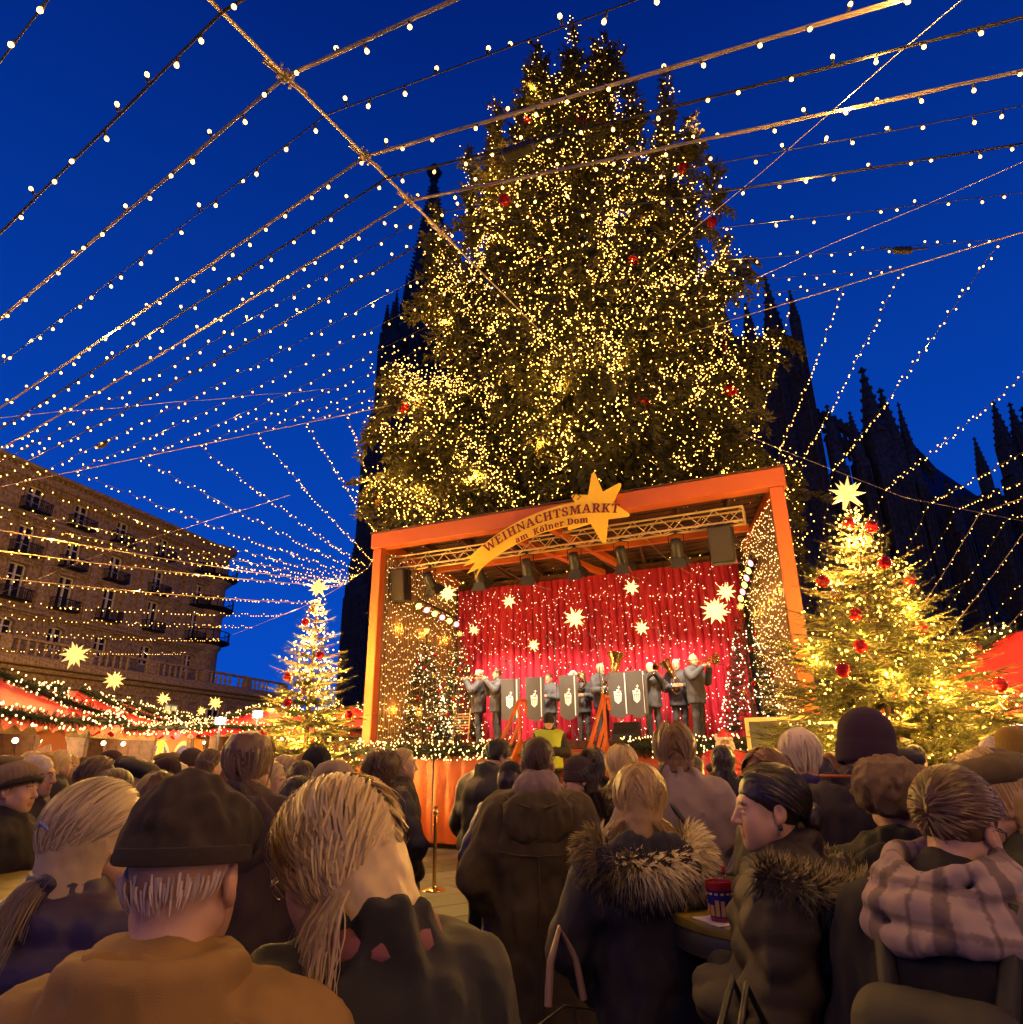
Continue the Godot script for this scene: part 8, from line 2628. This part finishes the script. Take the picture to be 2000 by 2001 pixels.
func crowd() -> void:
	var g := RandomNumberGenerator.new()
	g.seed = 99
	var spots := []
	for iz in 17:
		for ix in 15:
			var z := -5.4 - iz * 0.62
			var p := Vector3(-1.75 - ix * 0.62 + (iz % 2) * 0.3 + g.randf_range(-0.17, 0.17), 0, z + g.randf_range(-0.2, 0.2))
			var ang := atan2(p.x, -p.z)
			if ang < deg_to_rad(-40) or p.x > lerpf(-1.9, -3.0, clampf((-z - 6.0) / 6.0, 0, 1)): continue
			if p.x < -6.2 and p.z < -8: continue
			if p.distance_to(Vector3(-4.15, 0, -14.3)) < 1.5: continue
			if p.distance_to(Vector3(-3.02, 0, -4.6)) < 0.7 or p.distance_to(Vector3(-2.52, 0, -5.25)) < 0.55 or p.distance_to(Vector3(-1.86, 0, -5.9)) < 0.5: continue
			spots.append(p)
	for k in 9: spots.append(Vector3(1.9 + 0.55 * (k % 3) + g.randf_range(-0.12, 0.12), 0, -6.2 - 0.75 * (k / 3) + g.randf_range(-0.15, 0.15)))
	var coats := [["black", mats.black_coat], ["dark brown", mats.dark_brown_coat], ["plum", mats.plum_coat], ["charcoal", mats.charcoal_coat], ["navy", mats.navy_coat], ["dusky", mats.dusky_coat], ["aubergine", mats.aubergine_cloth], ["olive", mats.olive_cotton], ["rust red", cloth("rust_coat", 0.16, 0.03, 0.015)], ["beige", cloth("beige_coat", 0.25, 0.17, 0.1)]]
	var hairs := [["short brown hair", ["short_cap", 0.008, 0.006, -0.075, 420, 0.045, {"width": 0.008}], mats.chestnut_hair], ["short grey hair", ["short_cap", 0.008, 0.006, -0.075, 420, 0.045, {"width": 0.008}], mats.silver_hair], ["a balding head", ["bald_fringe2", 0.012, 0.004, -0.085, 350, 0.05, {"bald": 0.42, "width": 0.008}], mats.grey_hair], ["bobbed brown hair", ["bob_cap2", 0.016, 0.008, -0.10, 420, 0.08, {"width": 0.01}], mats.brown_hair], ["long dark hair", ["long_cap_d", 0.014, 0.004, -0.2, 420, 0.34, {"width": 0.014}], mats.dark_hair], ["long blond hair", ["long_cap_e", 0.014, 0.004, -0.14, 420, 0.26, {"width": 0.014}], mats.blond_hair], ["bobbed blond hair", ["bob_cap2", 0.016, 0.008, -0.10, 420, 0.08, {"width": 0.01}], mats.honey_hair], ["auburn hair", ["bob_cap3", 0.022, 0.008, -0.105, 420, 0.1, {"width": 0.01}], mats.auburn_hair]]
	var hats := [["a black beanie", beanie(), mats.black_knit], ["a grey beanie", beanie(), mats.grey_knit], ["a maroon beanie", beanie(), mats.maroon_knit], ["a cream knitted hat", beanie(), mats.beige_knit], ["a purple hat", beanie("beanie_tall", 0), mats.purple_knit], ["a black beret", shapes.beret_flat, mats.black_felt], ["an oat beret", shapes.beret_round, mats.oat_knit], ["a khaki cap", shapes.beret_flat, mats.khaki_cloth], ["a mustard hat", beanie(), mats.mustard_knit]]
	var protos := {}
	var seen := {}
	for p in spots:
		var c: Array = coats[g.randi() % 7 if g.randf() < 0.82 else 7 + g.randi() % 3]
		var hatted := g.randf() < 0.45
		var hd: Array = hats[g.randi() % hats.size()] if hatted else hairs[g.randi() % hairs.size()]
		var man := g.randf() < 0.5
		if hd[0].contains("long") or hd[0].contains("bob"): man = false
		var d: Vector3 = Vector3(3.5, 0, -14.5) - p
		var yaw := rad_to_deg(atan2(-d.x, -d.z)) + g.randfn() * 28.0
		var ang := rad_to_deg(atan2(p.x, -p.z))
		var where := ("beside the stage's right post" if p.x > 0 else "at the left edge" if ang < -33 else "below the near stalls" if ang < -28.5 else "below the painted stall" if ang < -24.5 else "below the sweet stall" if ang < -20.5 else "below the pink stall" if ang < -17.5 else "below the left fir")
		var row := "front rows" if p.z > -6.6 else "near rows" if p.z > -8.2 else "middle rows" if p.z > -11 else "far rows"
		var label := "person with %s and %s coat, %s, %s" % [hd[0], c[0], row, where]
		if seen.has(label): label = "person with %s, %s coat, turned %s, %s, %s" % [hd[0], c[0], "left" if yaw > 5 else "right" if yaw < -45 else "away", row, where]
		seen[label] = true
		var key := "%s|%s" % [hd[0], man]
		var o: Node3D
		var h := g.randf_range(1.60, 1.79)
		if not protos.has(key):
			var q := {"label": label, "at": p, "h": h, "yaw": yaw, "body": "man" if man else "woman", "eyes": true, "coat_key": "coat_std", "coat": {}, "cm": c[1], "group": "people in the crowd"}
			if hatted: q.hat = hd[1]; q.hatm = hd[2]
			else: q.hair = hd[1]; q.hm = hd[2]
			o = person(q)
			protos[key] = o
		else:
			o = copy_of(protos[key], label, p, deg_to_rad(yaw), "people in the crowd")
			o.scale = Vector3.ONE * h / 1.755
			(o.get_node("coat") as MeshInstance3D).material_override = c[1]

func small_things() -> void:
	var yellow := mottled(mat("olive_laminate", 0.34, 0.27, 0.03, 0.35, 0, "fine", 0.05, 0.6), "worn")
	var edge := mat("table_edge", 0.03, 0.025, 0.018, 0.5)
	var tabs := [[Vector3(0.96, 0, -2.70), 0.43, "round olive yellow standing table between navy coat and quilted coat"], [Vector3(-2.35, 0, -3.3), 0.5, "olive yellow standing table at the left edge"], [Vector3(-1.2, 0, -3.45), 0.42, "olive yellow standing table between brown cap and blond hair"]]
	for q in tabs:
		var t := thing("standing_table", q[2], "table", q[0], 0.0, "standing tables")
		var b := MB.new()
		b.lathe([Vector2(0, 1.125), Vector2(q[1] - 0.01, 1.125), Vector2(q[1], 1.13), Vector2(q[1], 1.155), Vector2(q[1] - 0.006, 1.16), Vector2(0, 1.16)], 40)
		part("table_top", b, yellow, t)
		b = MB.new()
		b.lathe([Vector2(q[1] - 0.02, 1.06), Vector2(q[1] - 0.003, 1.06), Vector2(q[1] - 0.003, 1.124), Vector2(q[1] - 0.02, 1.124)], 40)
		part("edge_band", b, edge, t)
		b = MB.new()
		b.lathe([Vector2(0.26, 0), Vector2(0.26, 0.03), Vector2(0.06, 0.06), Vector2(0.05, 1.06), Vector2(0.12, 1.12)], 16)
		part("pedestal", b, edge, t)
	# mugs
	var glaze := mat("red_glaze", 0.28, 0.012, 0.012, 0.2)
	var navy := mat("navy_glaze", 0.02, 0.018, 0.16, 0.22)
	var gold := mat("gold_print", 0.55, 0.3, 0.06, 0.3)
	var prot: Node3D
	for q in [[Vector3(0.66, 1.16, -2.5), 0.6, "red and blue printed mug at the right table's near edge"], [Vector3(0.74, 1.16, -2.86), 2.2, "red mug held by the auburn haired woman"], [Vector3(-1.12, 1.16, -3.32), -0.4, "red and blue printed mug on the middle table"]]:
		if prot:
			copy_of(prot, q[2], q[0], q[1])
			continue
		var t := thing("mug", q[2], "mug", q[0], q[1], "printed mugs")
		prot = t
		var b := MB.new()
		b.lathe([Vector2(0, 0.004), Vector2(0.031, 0), Vector2(0.034, 0.004), Vector2(0.0425, 0.1), Vector2(0.0435, 0.115), Vector2(0.042, 0.117), Vector2(0.039, 0.114), Vector2(0.031, 0.012), Vector2(0, 0.01)], 28)
		part("cup", b, glaze, t)
		b = MB.new()
		b.lathe([Vector2(0.0354, 0.014), Vector2(0.0422, 0.092)], 28)
		part("picture_band", b, navy, t)
		b = MB.new()
		for k in 14:
			var a := k * 0.45
			var hh := 0.02 + 0.026 * absf(sin(k * 2.3))
			b.box(Vector3(cos(a) * 0.0385, 0.02 + hh / 2, sin(a) * 0.0385), Vector3(0.004, hh, 0.012), 0, Basis(Vector3.UP, -a))
			b.box(Vector3(cos(a) * 0.0415, 0.082, sin(a) * 0.0415), Vector3(0.0025, 0.006, 0.01), 0, Basis(Vector3.UP, -a))
		part("town_print", b, gold, t)
		b = MB.new()
		var lp := []
		for k in 11: lp.append(Vector3(0.04 + 0.028 * sin(k * PI / 10), 0.06 + 0.032 * cos(k * PI / 10), 0))
		b.tube(lp, 0.0055, 7)
		part("handle", b, glaze, t)
	for q in [[Vector3(0.70, 1.161, -2.52), 0.35, "white paper under the printed mug"], [Vector3(-2.28, 1.161, -2.95), -0.2, "white paper lying on the left table"]]:
		var b := MB.new()
		b.box(Vector3(0, 0.001, 0), Vector3(0.21, 0.002, 0.15))
		single("paper_sheet", b, mat("white_paper", 0.62, 0.56, 0.54, 0.8), q[2], "paper", Transform3D(Basis(Vector3.UP, q[1]), q[0]))
	# brass barrier post
	var sp := thing("barrier_post", "brass barrier post on the pavement left of the black quilted jacket", "barrier post", Vector3(-1.1, 0, -10.4))
	var b := MB.new()
	b.lathe([Vector2(0, 0), Vector2(0.17, 0), Vector2(0.17, 0.015), Vector2(0.14, 0.03), Vector2(0.04, 0.05), Vector2(0.03, 0.07)], 24)
	part("base", b, mats.brass, sp)
	b = MB.new()
	b.lathe([Vector2(0.026, 0.05), Vector2(0.026, 0.96)], 14)
	part("pole", b, mats.brass, sp)
	b = MB.new()
	b.lathe([Vector2(0.026, 0.95), Vector2(0.042, 0.955), Vector2(0.042, 1.0), Vector2(0.03, 1.01), Vector2(0.02, 1.03), Vector2(0.036, 1.045), Vector2(0.03, 1.06), Vector2(0, 1.065)], 16)
	part("head", b, mats.brass, sp)
	# handbags
	var hb := thing("handbag", "beige leather handbag with zip hanging at the navy coat's left side", "handbag", Vector3(0.15, -0.14, -2.72), 0.5)
	var bl := Blob.new()
	for x in [-0.12, 0.0, 0.12]: bl.cap(Vector3(x, 0.80, 0), Vector3(x * 0.7, 1.0, 0), 0.075, 0.045, 0.04)
	bl.wr = 0.006
	part("bag", later(bl, 0.009), cloth("beige_leather", 0.30, 0.20, 0.15, 0.5, 0.1), hb)
	b = MB.new()
	b.tube([Vector3(-0.07, 1.03, 0.03), Vector3(-0.05, 1.15, 0.02), Vector3(0.0, 1.24, 0.0), Vector3(0.05, 1.15, 0.02), Vector3(0.07, 1.03, 0.03)], 0.013, 7)
	part("strap", b, mats.beige_leather, hb)
	b = MB.new()
	b.tube([Vector3(-0.13, 0.98, 0.04), Vector3(-0.02, 1.03, 0.05), Vector3(0.1, 1.0, 0.045)], 0.004, 5)
	b.tube([Vector3(0.02, 1.03, 0.05), Vector3(0.02, 0.9, 0.073), Vector3(0.02, 0.78, 0.078)], 0.0035, 5)
	var rg := []
	for k in 13: rg.append(Vector3(0.06 + cos(k * TAU / 12) * 0.014, 0.9 + sin(k * TAU / 12) * 0.014, 0.078))
	b.tube(rg, 0.003, 5, false)
	part("zip", b, mats.black_leather, hb)
	var kb := thing("shopping_bag", "black leather bag with a violet sheet inside, beside the quilted coat", "bag", Vector3(0.55, -0.13, -1.98), 0.35)
	b = MB.new()
	b.box(Vector3(0, 0.80, 0), Vector3(0.36, 0.26, 0.1), 0.03)
	part("bag", b, mats.black_leather, kb)
	b = MB.new()
	b.box(Vector3(0, 0.935, 0.0), Vector3(0.31, 0.16, 0.006), 0.002, Basis(Vector3.BACK, -0.1))
	part("paper_sheet", b, mat("violet_paper", 0.33, 0.26, 0.5, 0.7), kb)
	for z in [-0.045, 0.045]:
		b = MB.new()
		b.tube([Vector3(-0.11, 0.88, z), Vector3(-0.08, 1.08, z), Vector3(0.0, 1.26, z * 0.6), Vector3(0.08, 1.08, z), Vector3(0.11, 0.88, z)], 0.011, 6)
		part("handle", b, mats.black_leather, kb)
	b = MB.new()
	for x in [-0.11, 0.11]: b.ball(Vector3(x, 0.9, 0.055), Vector3.ONE * 0.009, 4, 7)
	part("rivets", b, mats.clip_metal, kb)
	# wooden folding chairs and a monitor speaker on the stage
	for q in [[1.12, 2.3, "left of the trumpets"]]:
		var c := thing("folding_chair", "folded slatted wooden chair leaning on the stage %s" % q[2], "chair", on_stage(q[0], 2.0, q[1]), STAGE_TURN)
		for k in 8:
			b = MB.new()
			b.box(Vector3(0, 0.28 + k * 0.065, 0.1 - k * 0.012), Vector3(0.42, 0.035, 0.014), 0.004)
			part("slat", b, mat("chair_wood", 0.45, 0.25, 0.09, 0.5), c)
		for x in [-0.21, 0.21]:
			b = MB.new()
			b.bar(Vector3(x, 0, 0.16), Vector3(x, 0.86, 0.0), 0.03, 0.03)
			part("leg", b, mats.chair_wood, c)
	for q in [[5.6, 0.9, "centre right"], [8.25, 0.75, "right"]]:
		var m := thing("monitor_speaker", "low black monitor speaker on the deck, %s" % q[2], "loudspeaker", on_stage(q[0], 2.0, q[1]), STAGE_TURN + PI, "monitor speakers on the deck")
		b = MB.new()
		b.prism(PackedVector2Array([Vector2(-0.2, 0), Vector2(0.2, 0), Vector2(0.2, 0.12), Vector2(-0.05, 0.36), Vector2(-0.2, 0.36)]), -0.25, 0.25, Transform3D(Basis(Vector3.UP, PI / 2), Vector3.ZERO))
		part("cabinet", b, mats.black_metal, m)
		b = MB.new()
		b.box(Vector3.ZERO, Vector3(0.44, 0.3, 0.012), 0.004)
		part("grille", b, mats.speaker_grille, m, Transform3D(Basis(Vector3.RIGHT, -0.75), Vector3(0, 0.24, -0.08)))
